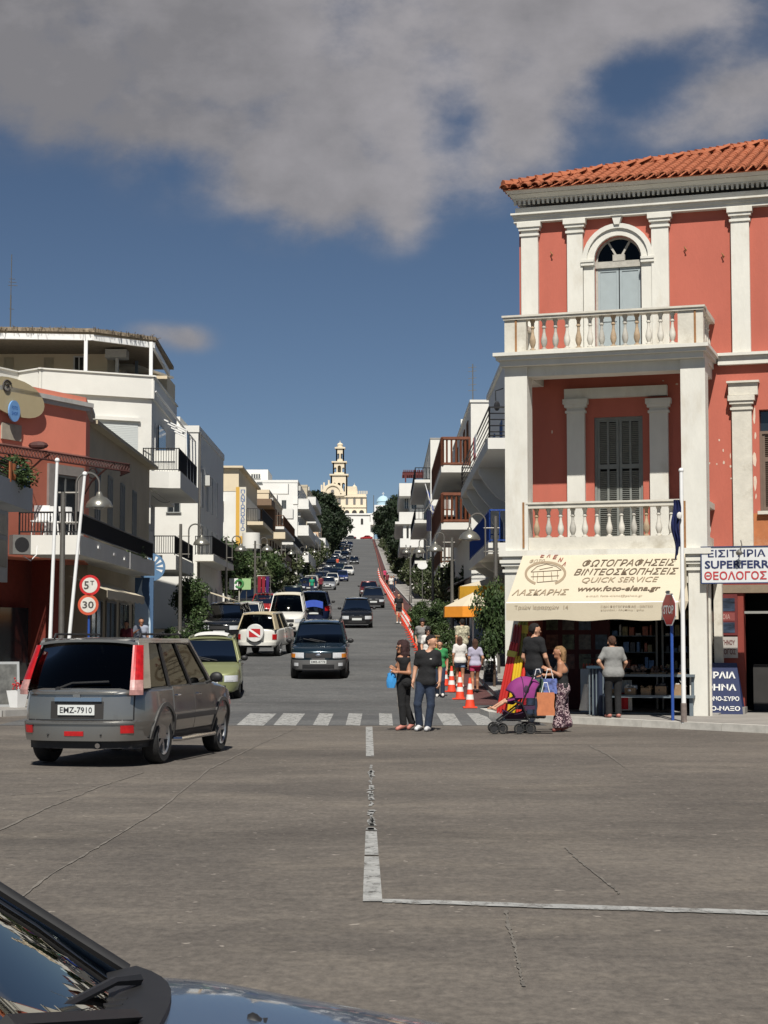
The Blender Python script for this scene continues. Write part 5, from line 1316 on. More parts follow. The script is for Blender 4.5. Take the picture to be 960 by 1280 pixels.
def wheel_meshes(r,w,style):
 k=(round(r,3),round(w,3),style)
 if k in _wheels:return _wheels[k]
 t=MB();rr_=r*.66
 t.lathe([(rr_,-w/2+.01),(r*.9,-w/2),(r*.985,-w*.36),(r,-w*.2),(r,w*.2),(r*.985,w*.36),(r*.9,w/2),(rr_,w/2-.01)],28,axis='x',cap=False)
 tm=t.mesh('tyre',rubber,smooth=True)
 m=MB();m.lathe([(.001,w*.12),(rr_*.92,w*.12),(rr_*.93,w/2-.02),(rr_*1.01,w/2-.005),(rr_*1.01,-w/2+.01)],24,axis='x',cap=False)
 m.lathe([(.001,w*.40),(rr_*.2,w*.38),(rr_*.22,w*.12)],12,axis='x',cap=False)
 n={'five':5,'six':6,'steel':9}[style]
 for q in range(n):
  a=2*PI*q/n;c,s_=math.cos(a),math.sin(a)
  m.obox((w*.30,c*rr_*.55,s_*rr_*.55),(1,0,0),(0,c,s_),(0,-s_,c),.018,rr_*.42,rr_*(.13 if style!='steel' else.10))
 d=MB();d.lathe([(.001,w*.05),(rr_*.9,w*.05),(rr_*.9,w*.1),(.001,w*.1)],20,axis='x',cap=False)
 _wheels[k]=(tm,m.mesh('rim',alloy,smooth=True),d.mesh('brake',black_pl));return _wheels[k]
class Car:
 """forward = local +Y, origin on the ground under the middle"""
 def __init__(s,name,label,cat,loc,rz,P,group=None,detail=2):
  s.P=P;s.root=thing(name,label,cat,loc,rz,group)
  slope=(gz(loc[1]+2)-gz(loc[1]-2))/4 if loc[1]>43 else 0
  if abs(slope)>.01:
   s.root.rotation_euler=(0,0,0);yaw=Matrix.Rotation(rz,4,'Z');tilt=Matrix.Rotation(math.atan(slope),4,'X');s.root.rotation_euler=(tilt@yaw).to_euler()
  s.build(detail)
 def ws(s,z):
  P=s.P;zb,zm,zt=P['zb'],P['zm'],P['belt']
  if z<zm:f=.93+.07*math.sin(PI/2*max(0,(z-zb)/(zm-zb)))
  else:f=1-(1-P.get('tuck',.955))*((z-zm)/(zt-zm))**1.6
  return s.P['W']/2*f
 def plan(s,y):
  u=min(.9995,abs(2*y/s.P['L']));return(1-u**s.P.get('pp',11))**(1/2.8)
 def xs(s,y,z):return s.ws(z)*s.plan(y)
 def ye(s,x,z,end=1):
  w0=s.ws(z);q=max(0,1-(min(.999,abs(x)/w0))**2.8)**(1/s.P.get('pp',11));y=s.P['L']/2*q
  return end*y*s.tz(z,end)
 def tz(s,z,end):
  k=s.P.get('ft',.10)if end>0 else s.P.get('rt',.03)
  return 1-k*max(0,z-.5)**1.5-.03*max(0,.42-z)
 def top(s,y):
  pr=s.P['prof']
  if y<=pr[0][0]:return pr[0][1]
  for(a,za),(b_,zb_)in zip(pr,pr[1:]):
   if y<=b_:t=(y-a)/(b_-a);return za+(zb_-za)*t
  return pr[-1][1]
 def build(s,detail):
  P=s.P;L,W_=P['L'],P['W'];root=s.root;hm=MB()
  ss=[-.9985,-.99,-.965,-.93,-.88,-.8,-.68,-.5,-.25,0,.25,.42,.55,.68,.78,.86,.92,.96,.988,.9985]
  rings=[]
  for u in ss:
   y=u*L/2;zt=s.top(y);pf=s.plan(y);zs=[P['zb'],P['zb']+.10,P['zm']-.05,P['zm']+.08,zt-.16,zt-.06]
   ring=[(0,P['zb'])]+[(s.ws(P['zb'])*pf*.9,P['zb'])]+[(s.ws(z)*pf,z)for z in zs[1:]]+[(s.ws(zt)*pf*.94,zt-.015),(s.ws(zt)*pf*.8,zt+.005),(s.ws(zt)*pf*.4,zt+.02),(0,zt+.025)]
   full=[(x,z)for x,z in ring]+[(-x,z)for x,z in ring[-2:0:-1]]
   rings.append([(x,y*s.tz(z,1 if y>0 else-1),z)for x,z in full])
  n=len(rings[0]);vs=[v for r_ in rings for v in r_];fs=[]
  for i in range(len(rings)-1):
   for k in range(n):fs.append((i*n+k,(i+1)*n+k,(i+1)*n+(k+1)%n,i*n+(k+1)%n))
  fs+=[tuple(range(n)),tuple((len(rings)-1)*n+k for k in range(n-1,-1,-1))]
  hm.add(vs,fs);body=hm.build('body',P['paint'],root,smooth=50)
  wr=P['wr'];ya,yb_=P['axf'],P['axr']
  if detail>=1:
   cut=MB()
   for yy in(ya,yb_):
    for sg in(-1,1):
     a,b_=sorted((sg*(W_/2-.30),sg*(W_/2+.3)))
     cut.lathe([(wr*1.17,a),(wr*1.17,b_)],26,(0,yy,wr*1.02),axis='x')
   co=cut.build('tmp_cut',m_under)
   md=body.modifiers.new('b','BOOLEAN');md.object=co;md.operation='DIFFERENCE';md.solver='EXACT'
   dg=bpy.context.evaluated_depsgraph_get();dg.update();me=bpy.data.meshes.new_from_object(body.evaluated_get(dg));body.modifiers.clear()
   body.data=me;me.name='body'
   me.polygons.foreach_set('use_smooth',[True]*len(me.polygons));me.set_sharp_from_angle(angle=R(42))
   bpy.data.objects.remove(co)
   if P.get('clad'):
    me.materials.append(P['clad']);mi=len(me.materials)-1
    for p in me.polygons:
     if p.center.z<P['cladz']:p.material_index=mi
  tm,rm,bm_=wheel_meshes(wr,P.get('ww',.2),P.get('rim','five'))
  for yy in(ya,yb_):
   for sg in(-1,1):
    e=link('wheel',tm,root);e.location=(sg*(W_/2-P.get('ww',.2)/2-.015),yy,wr);e.rotation_euler=(0,0,0 if sg>0 else PI)
    link('rim',rm,e);link('brake_disc',bm_,e)
  B,wsb,rf,rr_,rb=P['belt'],P['wsb'],P['rf'],P['rr'],P['rb'];zr=P['H']-.03
  wb=s.ws(B)*.945;wt=P.get('wt',wb-.17);wt2=wt-.02
  Bf=s.top(wsb)+.0;G=P.get('glass',car_glass);GR=P.get('glassr',G)
  yside=lambda f,z:(z-B)/(zr-B)
  def cx(z):return wb+(wt-wb)*(z-B)/(zr-B)
  def ws_pt(u,v):
   x=(2*u-1)*(wb*.97+(wt2*.97-wb*.97)*v);y=wsb+(rf-wsb)*v+.05*math.sin(PI*v)+(.12*(1-(2*u-1)**2))*(1-.5*v)-.06;z=Bf+(zr-Bf)*v;return(x,y,z)
  g=MB();g.grid(ws_pt,8,5);g.build('windscreen',G,root,smooth='all')
  rB=P.get('rbz',B)
  def rg_pt(u,v):
   x=(1-2*u)*(wb*.93+(wt2*.95-wb*.93)*v);y=rb+(rr_-rb)*v-.03*math.sin(PI*v)-(.07*(1-(2*u-1)**2))+.05;z=rB+(zr-rB)*v;return(x,y,z)
  g=MB();g.grid(rg_pt,8,4);g.build('rear_window',GR,root,smooth='all')
  def rf_pt(u,v):
   x=(2*u-1)*(wt+.02);y=rr_-.03+(rf-rr_+.05)*v;q=abs(2*u-1);e=abs(2*v-1)
   return(x,y+(.05*(1-q*q)if v>.5 else-.04*(1-q*q)),zr+.045*(1-q**3)-.03*e**4)
  g=MB();g.grid(rf_pt,10,8,(0,0,-.035));g.build('roof',P.get('roofm',P['paint']),root,smooth=50)
  def strip(mb,p0,p1,w0,w1,out=.02,th=.03):
   p0,p1=Vector(p0),Vector(p1);d=(p1-p0).normalized();sgn=1 if p0.x>0 else-1
   nrm=Vector((sgn,0,.35)).normalized();s_=d.cross(nrm).normalized()
   v=[]
   for p,w_ in((p0,w0),(p1,w1)):
    for o,i in((-1,-1),(1,-1),(1,1),(-1,1)):v.append(p+s_*w_*.5*o+nrm*(out if i>0 else out-th))
   mb.add(v,[(0,3,2,1),(4,5,6,7),(0,1,5,4),(1,2,6,5),(2,3,7,6),(3,0,4,7)])
  pm=P.get('pillarm',P['paint'])
  yA0,yA1=wsb-.06,rf-.03
  for sg in(-1,1):
   X=lambda z:sg*cx(z)
   a=MB();strip(a,(sg*(wb-.0),yA0+.02,Bf-.02),(sg*(wt+.0),yA1,zr),P.get('apw',.075),.06);a.build('pillar',P['paint'],root)
   c=MB();strip(c,(sg*wt,yA1+.02,zr-.005),(sg*wt,rr_+.02,zr-.005),.06,.06,.018);c.build('roof_rail_frame',P['paint'],root)
   ends=[yA0]+list(P['posts'])+[rb]
   topy=lambda y:yA1+(rr_-yA1)*(y-yA0)/(rb-yA0)
   posts=P['posts']
   ws_list=[]
   yl_=[yA0-.03]+list(posts);
   for i,yp in enumerate(posts):
    a=MB();strip(a,(sg*wb,yp,B-.02),(sg*wt,max(topy(yp),rr_+.02)if P.get('lean',1)else yp,zr),.07,.06,.016);a.build('pillar',pm if i<len(posts)-1 or P.get('lastm')is None else P['paint'],root)
   seg=list(zip([yA0]+list(posts),list(posts)+[P.get('side_end',rb+.1)]))
   for(f_,r_)in seg:
    if f_-r_<.15:continue
    tf=yA1 if f_==yA0 else(topy(f_)if P.get('lean',1)else f_);tr=(topy(r_)if P.get('lean',1)else r_)
    if P.get('side_end')is not None and r_==P['side_end']:tr=P.get('side_end_t',r_)
    tf=max(tf,rr_+.02);tr=max(tr,rr_-.02)
    w_=MB();q=[(sg*wb*.992,f_,B-.01),(sg*wb*.992,r_,B-.01),(sg*wt*.992,tr,zr-.015),(sg*wt*.992,tf,zr-.015)]
    w_.add(q,[(0,1,2,3)if sg<0 else(3,2,1,0)]);w_.build('side_window',G if f_>P.get('tint_from',-9)else GR,root)
   if P.get('side_end')is not None:
    se,st=P['side_end'],P.get('side_end_t',P['side_end'])
    w_=MB();q=[(sg*wb,se,B-.02),(sg*wb,rb+.02,B-.02),(sg*wt,rr_-.0,zr),(sg*wt,st,zr)]
    w_.add([Vector(v)+Vector((sg*.018,0,0))for v in q]+[Vector(v)-Vector((sg*.03,0,0))for v in q],[(0,1,2,3),(7,6,5,4),(0,4,5,1),(1,5,6,2),(2,6,7,3),(3,7,4,0)]);w_.build('rear_quarter',P['paint'],root)
   else:
    a=MB();strip(a,(sg*wb*.98,rb+.03,rB-.02),(sg*wt,rr_+.0,zr),.09,.07);a.build('pillar',P['paint'],root)
  it=MB();it.box(-wb+.08,wb-.08,yb_+.1,wsb-.35,P['zb']+.1,B-.12);it.build('interior_floor',m_under,root)
  if detail>=1:
   for sg in(-1,1):
    for yy in(P.get('seat',.1),P.get('seat',.1)-.85):
     t=MB();t.grid(lambda u,v:(sg*.36+(u-.5)*.46,yy-.22-.12*v+.03*math.sin(PI*u),B-.2+.42*v),4,3,(0,.10,0));t.box(sg*.36-.12,sg*.36+.12,yy-.36,yy-.26,B+.24,B+.42);t.build('seat',m_seat,root,smooth=60)
   t=MB();t.tube([(-.36+.18*math.cos(a),wsb-.62-.04*math.sin(a),B+.0+.17*math.sin(a))for a in[2*PI*k/12 for k in range(13)]],.015,5);t.build('steering_wheel',black_pl,root)
   t=MB();t.box(-wb+.1,wb-.1,wsb-.5,wsb-.1,B-.12,B+.0);t.build('dashboard',black_pl,root)
   for sg in(-1,1):
    ym=wsb-P.get('mirb',.28);t=MB();x0=sg*(s.xs(ym,B)+.0);t.ball((x0+sg*.115,ym,B+.075),(.10,.055,.075),12,8);t.tube([(x0-sg*.06,ym,B-.01),(x0+sg*.06,ym,B+.03)],.022,6)
    t.build('mirror',P.get('mirm',black_pl),root,smooth=50)
  return
 def side_patch(s,name,y0,y1,z0,z1,m,off=.006,sides=(-1,1),th=.012,nu=8,nv=5,parent=None):
  out=[]
  for sg in sides:
   g=MB();g.grid(lambda u,v:(sg*(s.xs(y0+(y1-y0)*u,z0+(z1-z0)*v)+off),(y0+(y1-y0)*u)*s.tz(z0+(z1-z0)*v,1 if y0+y1>0 else-1),z0+(z1-z0)*v),nu,nv,(-sg*th,0,0))
   if sg>0:g.f=[tuple(reversed(f))for f in g.f]
   out.append(g.build(name,m,parent or s.root,smooth=50))
  return out
 def end_patch(s,name,x0,x1,z0,z1,m,end=1,off=.012,th=.03,nu=6,nv=4,parent=None,shape=None):
  def fn(u,v):
   x=x0+(x1-x0)*u;z=z0+(z1-z0)*v
   if shape:x,z=shape(u,v)
   return(x,s.ye(x,z,end)+end*off,z)
  g=MB();g.grid(fn,nu,nv,(0,-end*th,0));return g.build(name,m,parent or s.root,smooth=50)
 def plate(s,text,z,end,w=.50,h=.11,off=.03):
  y=s.ye(0,z,end)+end*off;p=MB();p.box(-w/2,w/2,y-.008,y+.008,z,z+h);o=p.build('licence_plate',m_plate,s.root)
  if text:text_on(o,text,m_pltxt,(-end*-w*.44 if end>0 else-w*.44,y+end*.0115,z+h*.2),(-1 if end>0 else 1,0,0),(0,0,1),w*.88,h*.6,.01)
  return o
 def doors(s,edges,z0,z1,m=None,handles=True):
  for a,b_ in edges:
   for d,sg in zip(s.side_patch('door',a+.008,b_-.008,z0,z1,m or s.P['paint'],.007),(-1,1)):
    if handles:
     yh=a+.13;zh=z1-.12;x=sg*(s.xs(yh,zh)+.02);h=MB();h.tube([(x-sg*.01,yh-.09,zh),(x+sg*.022,yh-.06,zh),(x+sg*.022,yh+.06,zh),(x-sg*.01,yh+.09,zh)],.013,5);h.build('handle',s.P.get('handlem',chrome),d)
def car_type(kind,pm,**kw):
 T={'hatch':dict(L=3.75,W=1.66,H=1.50,zb=.2,zm=.52,belt=.93,prof=[(-1.9,.90),(-1.6,.93),(.75,.95),(1.2,.90),(1.6,.80),(1.87,.66)],wr=.29,axf=1.18,axr=-1.24,wsb=1.02,rf=.42,rr=-1.42,rb=-1.75,posts=(.05,-.85),ft=.16,rt=.05,seat=.25,clad=None),'sedan':dict(L=4.35,W=1.72,H=1.43,zb=.2,zm=.52,belt=.90,prof=[(-2.2,.88),(-1.7,.95),(-1.2,.96),(.8,.93),(1.3,.87),(1.9,.76),(2.2,.64)],wr=.31,axf=1.32,axr=-1.28,wsb=.95,rf=.25,rr=-.95,rb=-1.6,posts=(-.1,-.95),ft=.16,rt=.05,seat=.1,clad=None),'suv':dict(L=4.45,W=1.79,H=1.74,zb=.28,zm=.66,belt=1.07,prof=[(-2.2,1.04),(-1.9,1.07),(.9,1.09),(1.4,1.05),(1.9,.97),(2.2,.86)],wr=.36,axf=1.38,axr=-1.32,wsb=1.05,rf=.45,rr=-1.85,rb=-2.08,posts=(.1,-.85),ft=.08,rt=.03,seat=.2,ww=.22,clad=None,side_end=-1.75,side_end_t=-1.6),'van':dict(L=4.5,W=1.75,H=2.0,zb=.3,zm=.7,belt=1.15,prof=[(-2.2,1.1),(-1.9,1.15),(1.2,1.16),(1.6,1.12),(2.0,1.03),(2.22,.9)],wr=.34,axf=1.4,axr=-1.35,wsb=1.25,rf=.75,rr=-2.0,rb=-2.15,posts=(.35,-.7),ft=.06,rt=.02,seat=.35,clad=None),}[kind].copy()
 T['paint']=pm;T.update(kw);return T
def front_kit(c,kind,lampc=m_head,amber=False,grille=black_pl,plate=None,small=False):
 P=c.P;w=P['W']/2;zt=c.top(P['L']/2*.98)
 zl=zt-.21
 for sg in(-1,1):
  a,b_=sorted((sg*w*.50,sg*w*.93));l=c.end_patch('headlight',a,b_,zl,zl+.17,lampc,1,.012)
  if not small:a,b_=sorted((sg*w*.55,sg*w*.78));c.end_patch('lamp_inner',a,b_,zl+.03,zl+.14,m_head,1,.02,parent=l)
 c.end_patch('grille',-w*.45,w*.45,zl+.01,zl+.15,grille,1,.008)
 c.end_patch('bumper',-w*.93,w*.93,P['zb']+.04,P['zb']+.26,c.P.get('bumpm',P['paint']),1,.035,.08,nu=12)
 c.end_patch('air_intake',-w*.55,w*.55,P['zb']+.07,P['zb']+.19,black_pl,1,.045)
 c.plate(plate,P['zb']+.22,1)
 if not small:
  for sg in(-1,1):
   wp=MB();z0=c.top(P['wsb'])+.04;wp.tube([(sg*.1-.1,P['wsb']+.06,z0),(sg*.1+.42,P['wsb']-.02,z0+.1)],.012,4);wp.build('wiper',black_pl,c.root)
def rear_kit(c,plate=None,tall=False):
 P=c.P;w=P['W']/2;zt=c.top(-P['L']/2)
 for sg in(-1,1):
  a,b_=sorted((sg*w*.68,sg*w*.95));c.end_patch('tail_light',a,b_,zt-.30,zt-.06,m_tail,-1,.012)
 c.end_patch('bumper',-w*.93,w*.93,P['zb']+.03,P['zb']+.25,c.P.get('bumpm',P['paint']),-1,.04,.08,nu=12)
 c.plate(plate,P['zb']+.35,-1)
def carpos(px_,py_,off=0.0,lift=0.0):
 g_=gnd(px_,py_);y=g_.y+off;return(g_.x+(px_-480)/FPX*off,y,gz(y)+.004)
# ---- grey estate car turning into the street (nearest on the left) -------------
p_gm=paint('grey_metallic',(.29,.285,.27),.8,.32)
P=car_type('suv',p_gm,L=4.48,W=1.78,H=1.66,zb=.30,belt=1.03,prof=[(-2.24,.98),(-1.9,1.02),(.9,1.05),(1.4,1.02),(1.9,.94),(2.24,.82)],wsb=1.02,rf=.35,rr=-1.80,rb=-2.12,posts=(.02,-.92),side_end=-1.72,side_end_t=-1.42,glassr=car_glass_dark,rbz=.98,pillarm=black_pl,wr=.345,axf=1.33,axr=-1.30,mirm=black_pl,wt=.66,handlem=chrome,tint_from=-.2)
xt=Car('parked_suv','grey metallic SUV turning into the street, seen from behind, nearest car on the left','car',(-3.52,25.05,.004),R(-11.5),P);xt.root.name='grey_suv'
c=xt;w=.89
c.end_patch('tailgate',-w*.80,w*.80,.56,.99,p_gm,-1,.014,.03,nu=12,nv=6)
tg=[o for o in c.root.children if o.name.startswith('tailgate')][0]
c.end_patch('chrome_strip',-.30,.34,.845,.895,chrome,-1,.045,.03,parent=tg)
c.end_patch('plate_recess',-.36,.36,.62,.845,mat('recess_shade_paint',(.07,.065,.06),.4,.6,var=0),-1,.018,.02,parent=tg)  # raised patch; darker body paint stands for the shade of a recess
c.plate('EMZ-7910',.67,-1,.50,.13,.03)
lip=MB();lip.grid(lambda u,v:((u-.5)*1.38,c.ye((u-.5)*1.38,.97,-1)-.045+.11*v,.955+.055*v),14,2,(0,0,-.02));lip.build('tailgate_sun_lip',p_gm,tg,smooth=60)  # lip added and tilted upwards so that it catches the sun
for sg in(-1,1):a,b_=sorted((sg*w*.80,sg*w*.812));c.end_patch('panel_gap',a,b_,.56,.97,black_pl,-1,.004,.01)
c.end_patch('panel_gap',-w*.80,w*.80,.600,.612,black_pl,-1,.030,.01)
ld=MB();ld.grid(lambda u,v:((u-.5)*1.5,c.ye((u-.5)*1.5,.59,-1)-.12+.13*v,.578+.028*v),14,2,(0,0,-.02));ld.build('bumper_ledge',p_gm,c.root,smooth=60)
em=MB();em.lathe([(.05,-.01),(.05,.01)],14,(0,c.ye(0,.95,-1)-.03,.915),axis='y');em.build('badge',chrome,tg)
c.end_patch('bumper',-w*.985,w*.985,.34,.585,p_gm,-1,.095,.16,nu=16,nv=5)
bp_=[o for o in c.root.children if o.name.startswith('bumper')][0]
c.end_patch('bumper_skirt',-w*.93,w*.93,.24,.37,black_pl,-1,.03,.12,nu=12)
for sg in(-1,1):
 a,b_=sorted((sg*.60,sg*.74));c.end_patch('fog_lamp',a,b_,.44,.54,m_tail,-1,.105,.02,parent=bp_)
 c.side_patch('wheel_arch_trim',-.9,-.87,.4,.4001,black_pl)if False else None
c.end_patch('reflector',-.13,.13,.405,.465,m_tail,-1,.105,.02,parent=bp_)
for sx in(-.36,.36):q=MB();q.ball((sx,c.ye(sx,.43,-1)-.105,.42),.015,6,4);q.build('parking_sensor',black_pl,bp_)
q=MB();q.tube([(.3,-2.1,.30),(.3,-2.28,.28)],.035,8);q.build('exhaust_pipe',chrome,c.root)
zr_=P['H']-.03;wb_=c.ws(P['belt'])*.945
for sg in(-1,1):
 def lampf(u,v,sg=sg):
  z=.93+(zr_-.06-.93)*v;f=max(0,(z-1.0)/(zr_-1.0));xo=(wb_+.03)+(.66+.03-wb_-.0)*f;y=-2.15+(.32)*f+.0
  wid=.15-.045*v
  x=xo+.012-wid*(1-u);yy=y-.05+.10*u**2+(.0)
  return(sg*x,yy,z)
 for(v0,v1,mm,nm)in((0,.30,m_tailw,'reversing_lamp'),(.30,1,m_tail,'tail_light')):
  g=MB();g.grid(lambda u,v:lampf(u,v0+(v1-v0)*v),5,6,(0,.02,0));
  if sg>0:pass
  g.build(nm,mm,c.root)
wp=MB();wp.tube([(-.28,-2.20,1.01),(-.1,-2.17,1.08),(.4,-2.15,1.10)],.013,5);wp.lathe([(.03,-.02),(.03,.02)],8,(-.28,-2.2,1.0),axis='y');wp.build('rear_wiper',black_pl,c.root)
c.doors([(-.95,-.02),(-.02,.98)],.42,1.01)
c.side_patch('side_moulding',-.9,.95,.56,.63,mat('grey_moulding',(.07,.068,.065),.6,var=.05),.02)
c.side_patch('sill',-.9,.95,.30,.40,black_pl,.012)
for sg in(-1,1):
 st=MB();st.tube([(sg*.84,-.85,.30),(sg*.93,-.78,.30),(sg*.93,.75,.30),(sg*.84,.85,.30)],.032,8);st.build('side_step',chrome,c.root,smooth=True)
 rl=MB();rl.tube([(sg*.60,-1.55,zr_+.03),(sg*.60,-1.5,zr_+.085),(sg*.60,.15,zr_+.085),(sg*.60,.2,zr_+.04)],.018,6);rl.build('roof_rail',black_pl,c.root)
 for yy in(P['axf'],P['axr']):
  ar=MB();n=14;
  for k in range(n):
   a0,a1=PI*k/n,PI*(k+1)/n;r0,r1=.345*1.17,.345*1.17+.055;zc=.345*1.02
   pts=[(r0,a0),(r1,a0),(r1,a1),(r0,a1)]
   ar.prism([(yy+r_*math.cos(a),zc+r_*math.sin(a))for r_,a in pts],lambda u,v,t:(sg*(c.xs(u,max(.3,min(v,.9)))+t),u,v),-.03,.018)
  ar.build('wheel_arch_trim',MATS['grey_moulding'],c.root,smooth=40)['kind']='stuff'
front_kit(c,'suv',plate='EMZ-7910')
q=MB();q.box(-.55,.55,-2.06,-1.9,P['belt']-.1,P['belt']+.03);q.build('parcel_shelf',m_seat,c.root)
# ---- blue car right in front of the viewer, bottom left -------
p_bl=paint('slate_blue',(.085,.125,.19),.4,.3)
P=car_type('hatch',p_bl,mirb=.62,apw=.04,L=4.1,W=1.72,H=1.55,belt=1.0,wsb=1.13,rf=.33,prof=[(-2.05,.97),(-1.6,1.02),(.9,1.045),(1.3,1.02),(1.7,.945),(2.04,.76)],axf=1.30,axr=-1.25,posts=(-.05,-.95),rr=-1.5,rb=-1.95,glass=glass('windscreen_glass',(.10,.12,.12),.35,.01))
fx,fy=at(150,1216,3.12).x,3.12
bc=Car('blue_hatchback','slate blue car with wiper on its windscreen, nose cut off at the bottom left corner','car',(-.50-1.13+.075,2.43,0),R(-90),P)
c=bc;front_kit(c,'hatch',plate='EMX-4421');rear_kit(c);c.doors([(-.95,-.06),(-.04,1.0)],.34,.9)
tp=lambda x,y:c.top(y)+.028-.02*(abs(x)/.8)**2
cw=MB();cw.grid(lambda u,v:((u-.5)*1.42,1.07+(.05+.11*(1-(2*u-1)**4))*v,tp((u-.5)*1.42,1.1)-.004+.012*v),22,4,(0,0,-.02));cw.build('cowl',black_pl,c.root,smooth=60)
ve=MB()
for k in range(18):x=-.40+k*.051;ve.box(x,x+.012,1.11,1.15,tp(x,1.15)-.004,tp(x,1.15)+.007)
ve.build('cowl_vent',black_pl,c.root)['kind']='stuff'
bn_=MB();bn_.grid(lambda u,v:((u-.5)*1.56,1.125+.075*(1-abs(2*u-1)**5)+(2.0-1.20)*v*(1-.10*(2*u-1)**4),c.top(1.2+.72*v)+.03-.035*(2*u-1)**4-.0),26,14,(0,0,-.02));bn_.build('bonnet',p_bl,c.root,smooth=60)
for sx,ex in((-.52,.05),(.15,.62)):
 wp=MB();z0=tp(0,1.1)+.03
 wp.tube([(sx,1.15,z0-.026),(sx+.07,1.12,z0-.016),(ex,1.06,z0+.01)],[.010,.008,.006],6);wp.tube([(sx+.1,1.075,z0-.012),(ex+.12,1.04,z0+.018)],.006,5)
 wp.build('wiper',black_pl,c.root,smooth=50)
for sx in(-.33,.33):nz_=MB();nz_.grid(lambda u,v:(sx+(u-.5)*.035,1.36+(v-.5)*.03,c.top(1.36)+.030+.012*math.sin(PI*u)*math.sin(PI*min(v+.25,1))),5,4,(0,0,-.01));nz_.build('washer_nozzle',black_pl,c.root,smooth=60)
tr=MB()
zr_=P['H']-.03;wb_=c.ws(1.0)*.945
for sg in(-1,1):tr.tube([(sg*(wb_-.035),1.10,1.04),(sg*(wb_-.10),.75,1.275),(sg*(.62),.33,zr_+.01)],.011,6)
tr.each('windscreen_trim',black_pl,c.root,smooth=60)
# ---- oncoming and parked cars near the junction -----------------
p_tl=paint('dark_teal',(.012,.028,.040),.4,.22)
m_gclad=mat('grey_cladding',(.10,.10,.10),.6,var=.05)
P=car_type('suv',p_tl,L=4.4,W=1.80,H=1.75,clad=m_gclad,cladz=.62,bumpm=m_gclad,rim='six')
es=Car('dark_suv','dark teal SUV driving towards the viewer in the middle of the street','car',carpos(401,850,2.2),R(180),P)
front_kit(es,'suv',plate='EMB-8778');es.doors([(-.95,-.02),(-.02,.98)],.42,1.05);rear_kit(es)
for sg in(-1,1):a,b_=sorted((sg*.62,sg*.76));es.end_patch('fog_lamp',a,b_,.42,.52,m_head,1,.05)
for sg in(-1,1):a,b_=sorted((sg*.72,sg*.87));es.end_patch('indicator',a,b_,.68,.80,m_amber,1,.02)
em=MB();em.ball((0,es.ye(0,.76,1)+.02,.76),(.10,.02,.05),12,6);em.build('badge',chrome,es.root)
for sg in(-1,1):rl=MB();rl.tube([(sg*.6,-1.5,1.74),(sg*.6,-1.45,1.80),(sg*.6,.2,1.80),(sg*.6,.25,1.74)],.018,5);rl.build('roof_rail',black_pl,es.root)
p_gr=paint('yellow_green',(.25,.27,.13),.3,.35)
P=car_type('hatch',p_gr,L=3.85,W=1.67,H=1.62,belt=.98,prof=[(-1.9,.95),(-1.6,.98),(.85,1.0),(1.2,.95),(1.6,.84),(1.9,.68)],wsb=1.1,rf=.45)
gr_=Car('green_hatchback','pale yellow-green hatchback facing the viewer behind the grey SUV','car',(-4.72,48.4,gz(48.4)),R(183),P)
front_kit(gr_,'hatch',plate='EMH-2035');gr_.doors([(-.85,.03),(.05,1.0)],.36,.95);rear_kit(gr_)
q=MB();q.grid(lambda u,v:((u-.5)*.9,.35-1.2*v,1.66+.07*math.sin(PI*u)**.5*(.6+.4*math.sin(PI*v))),8,6,(0,0,-.04));q.build('roof_white_panel',white_paint,gr_.root,smooth=60)  # curved white panel lying on the car roof
p_wh=paint('white',(.66,.65,.60),0,.35)
m_soft=mat('beige_soft_top',(.45,.38,.25),.85,var=.08,scale=5)
P=car_type('suv',p_wh,L=3.65,W=1.63,H=1.67,zb=.36,belt=1.06,prof=[(-1.8,1.04),(-1.6,1.06),(.7,1.07),(1.1,1.03),(1.6,.98),(1.8,.9)],wr=.34,axf=1.12,axr=-1.08,wsb=.70,rf=.25,rr=-1.5,rb=-1.74,posts=(-.25,),side_end=-1.05,side_end_t=-1.0,seat=-.1,roofm=m_soft,pillarm=m_soft,ww=.21)
vt=Car('white_offroader','white soft-top off-roader parked with a diving flag on its spare wheel','car',carpos(333,821,1.6),R(-9),P)
vt.doors([(-.3,.62)],.46,1.03)
for o in vt.root.children:
 if o.name.startswith('rear_quarter'):o.data.materials[0]=m_soft
q=MB();q.lathe([(.33,-.10),(.34,-.08),(.34,.08),(.33,.10)],24,(0,-1.93,.92),axis='y');sp_=q.build('spare_wheel',mat('white_cover',(.66,.66,.64),.6),vt.root,smooth=40)
q=MB();q.prism([(-.22,.76),(.22,.76),(.22,1.08),(-.22,1.08)],lambda u,v,t:(u,t,v),-2.035,-2.031);q.build('diving_flag',mat('flag_red',(.45,.015,.02),.6,var=0),sp_)
q=MB();q.prism([(-.22,1.08),(-.22,1.02),(.17,.76),(.22,.76),(.22,.82),(-.17,1.08)],lambda u,v,t:(u,t,v),-2.040,-2.036);q.build('flag_stripe',white_paint,sp_)
for sg in(-1,1):a,b_=sorted((sg*.62,sg*.76));vt.end_patch('tail_light',a,b_,.66,.86,m_tail,-1,.015)
vt.end_patch('bumper',-.74,.74,.44,.56,p_wh,-1,.10,.1,nu=10);vt.end_patch('bumper_skirt',-.6,.6,.36,.45,black_pl,-1,.05)
def lampset(c,plate=None):front_kit(c,'',plate=plate);rear_kit(c)
def quick(name,label,kind,px_,py_,off,rz,pm,det=1,face='front',**kw):
 c=Car(name,label,kw.pop('cat','car'),carpos(px_,py_,off),R(rz),car_type(kind,pm,**kw),detail=det);front_kit(c,kind,small=True);rear_kit(c)
 hw_=c.P['L']*.24;c.doors([(-.85 if kind!='van' else-.7,.02),(.04,c.P['wsb']-.08)],c.P['zb']+.14,c.P['belt']-.03,handles=False);return c
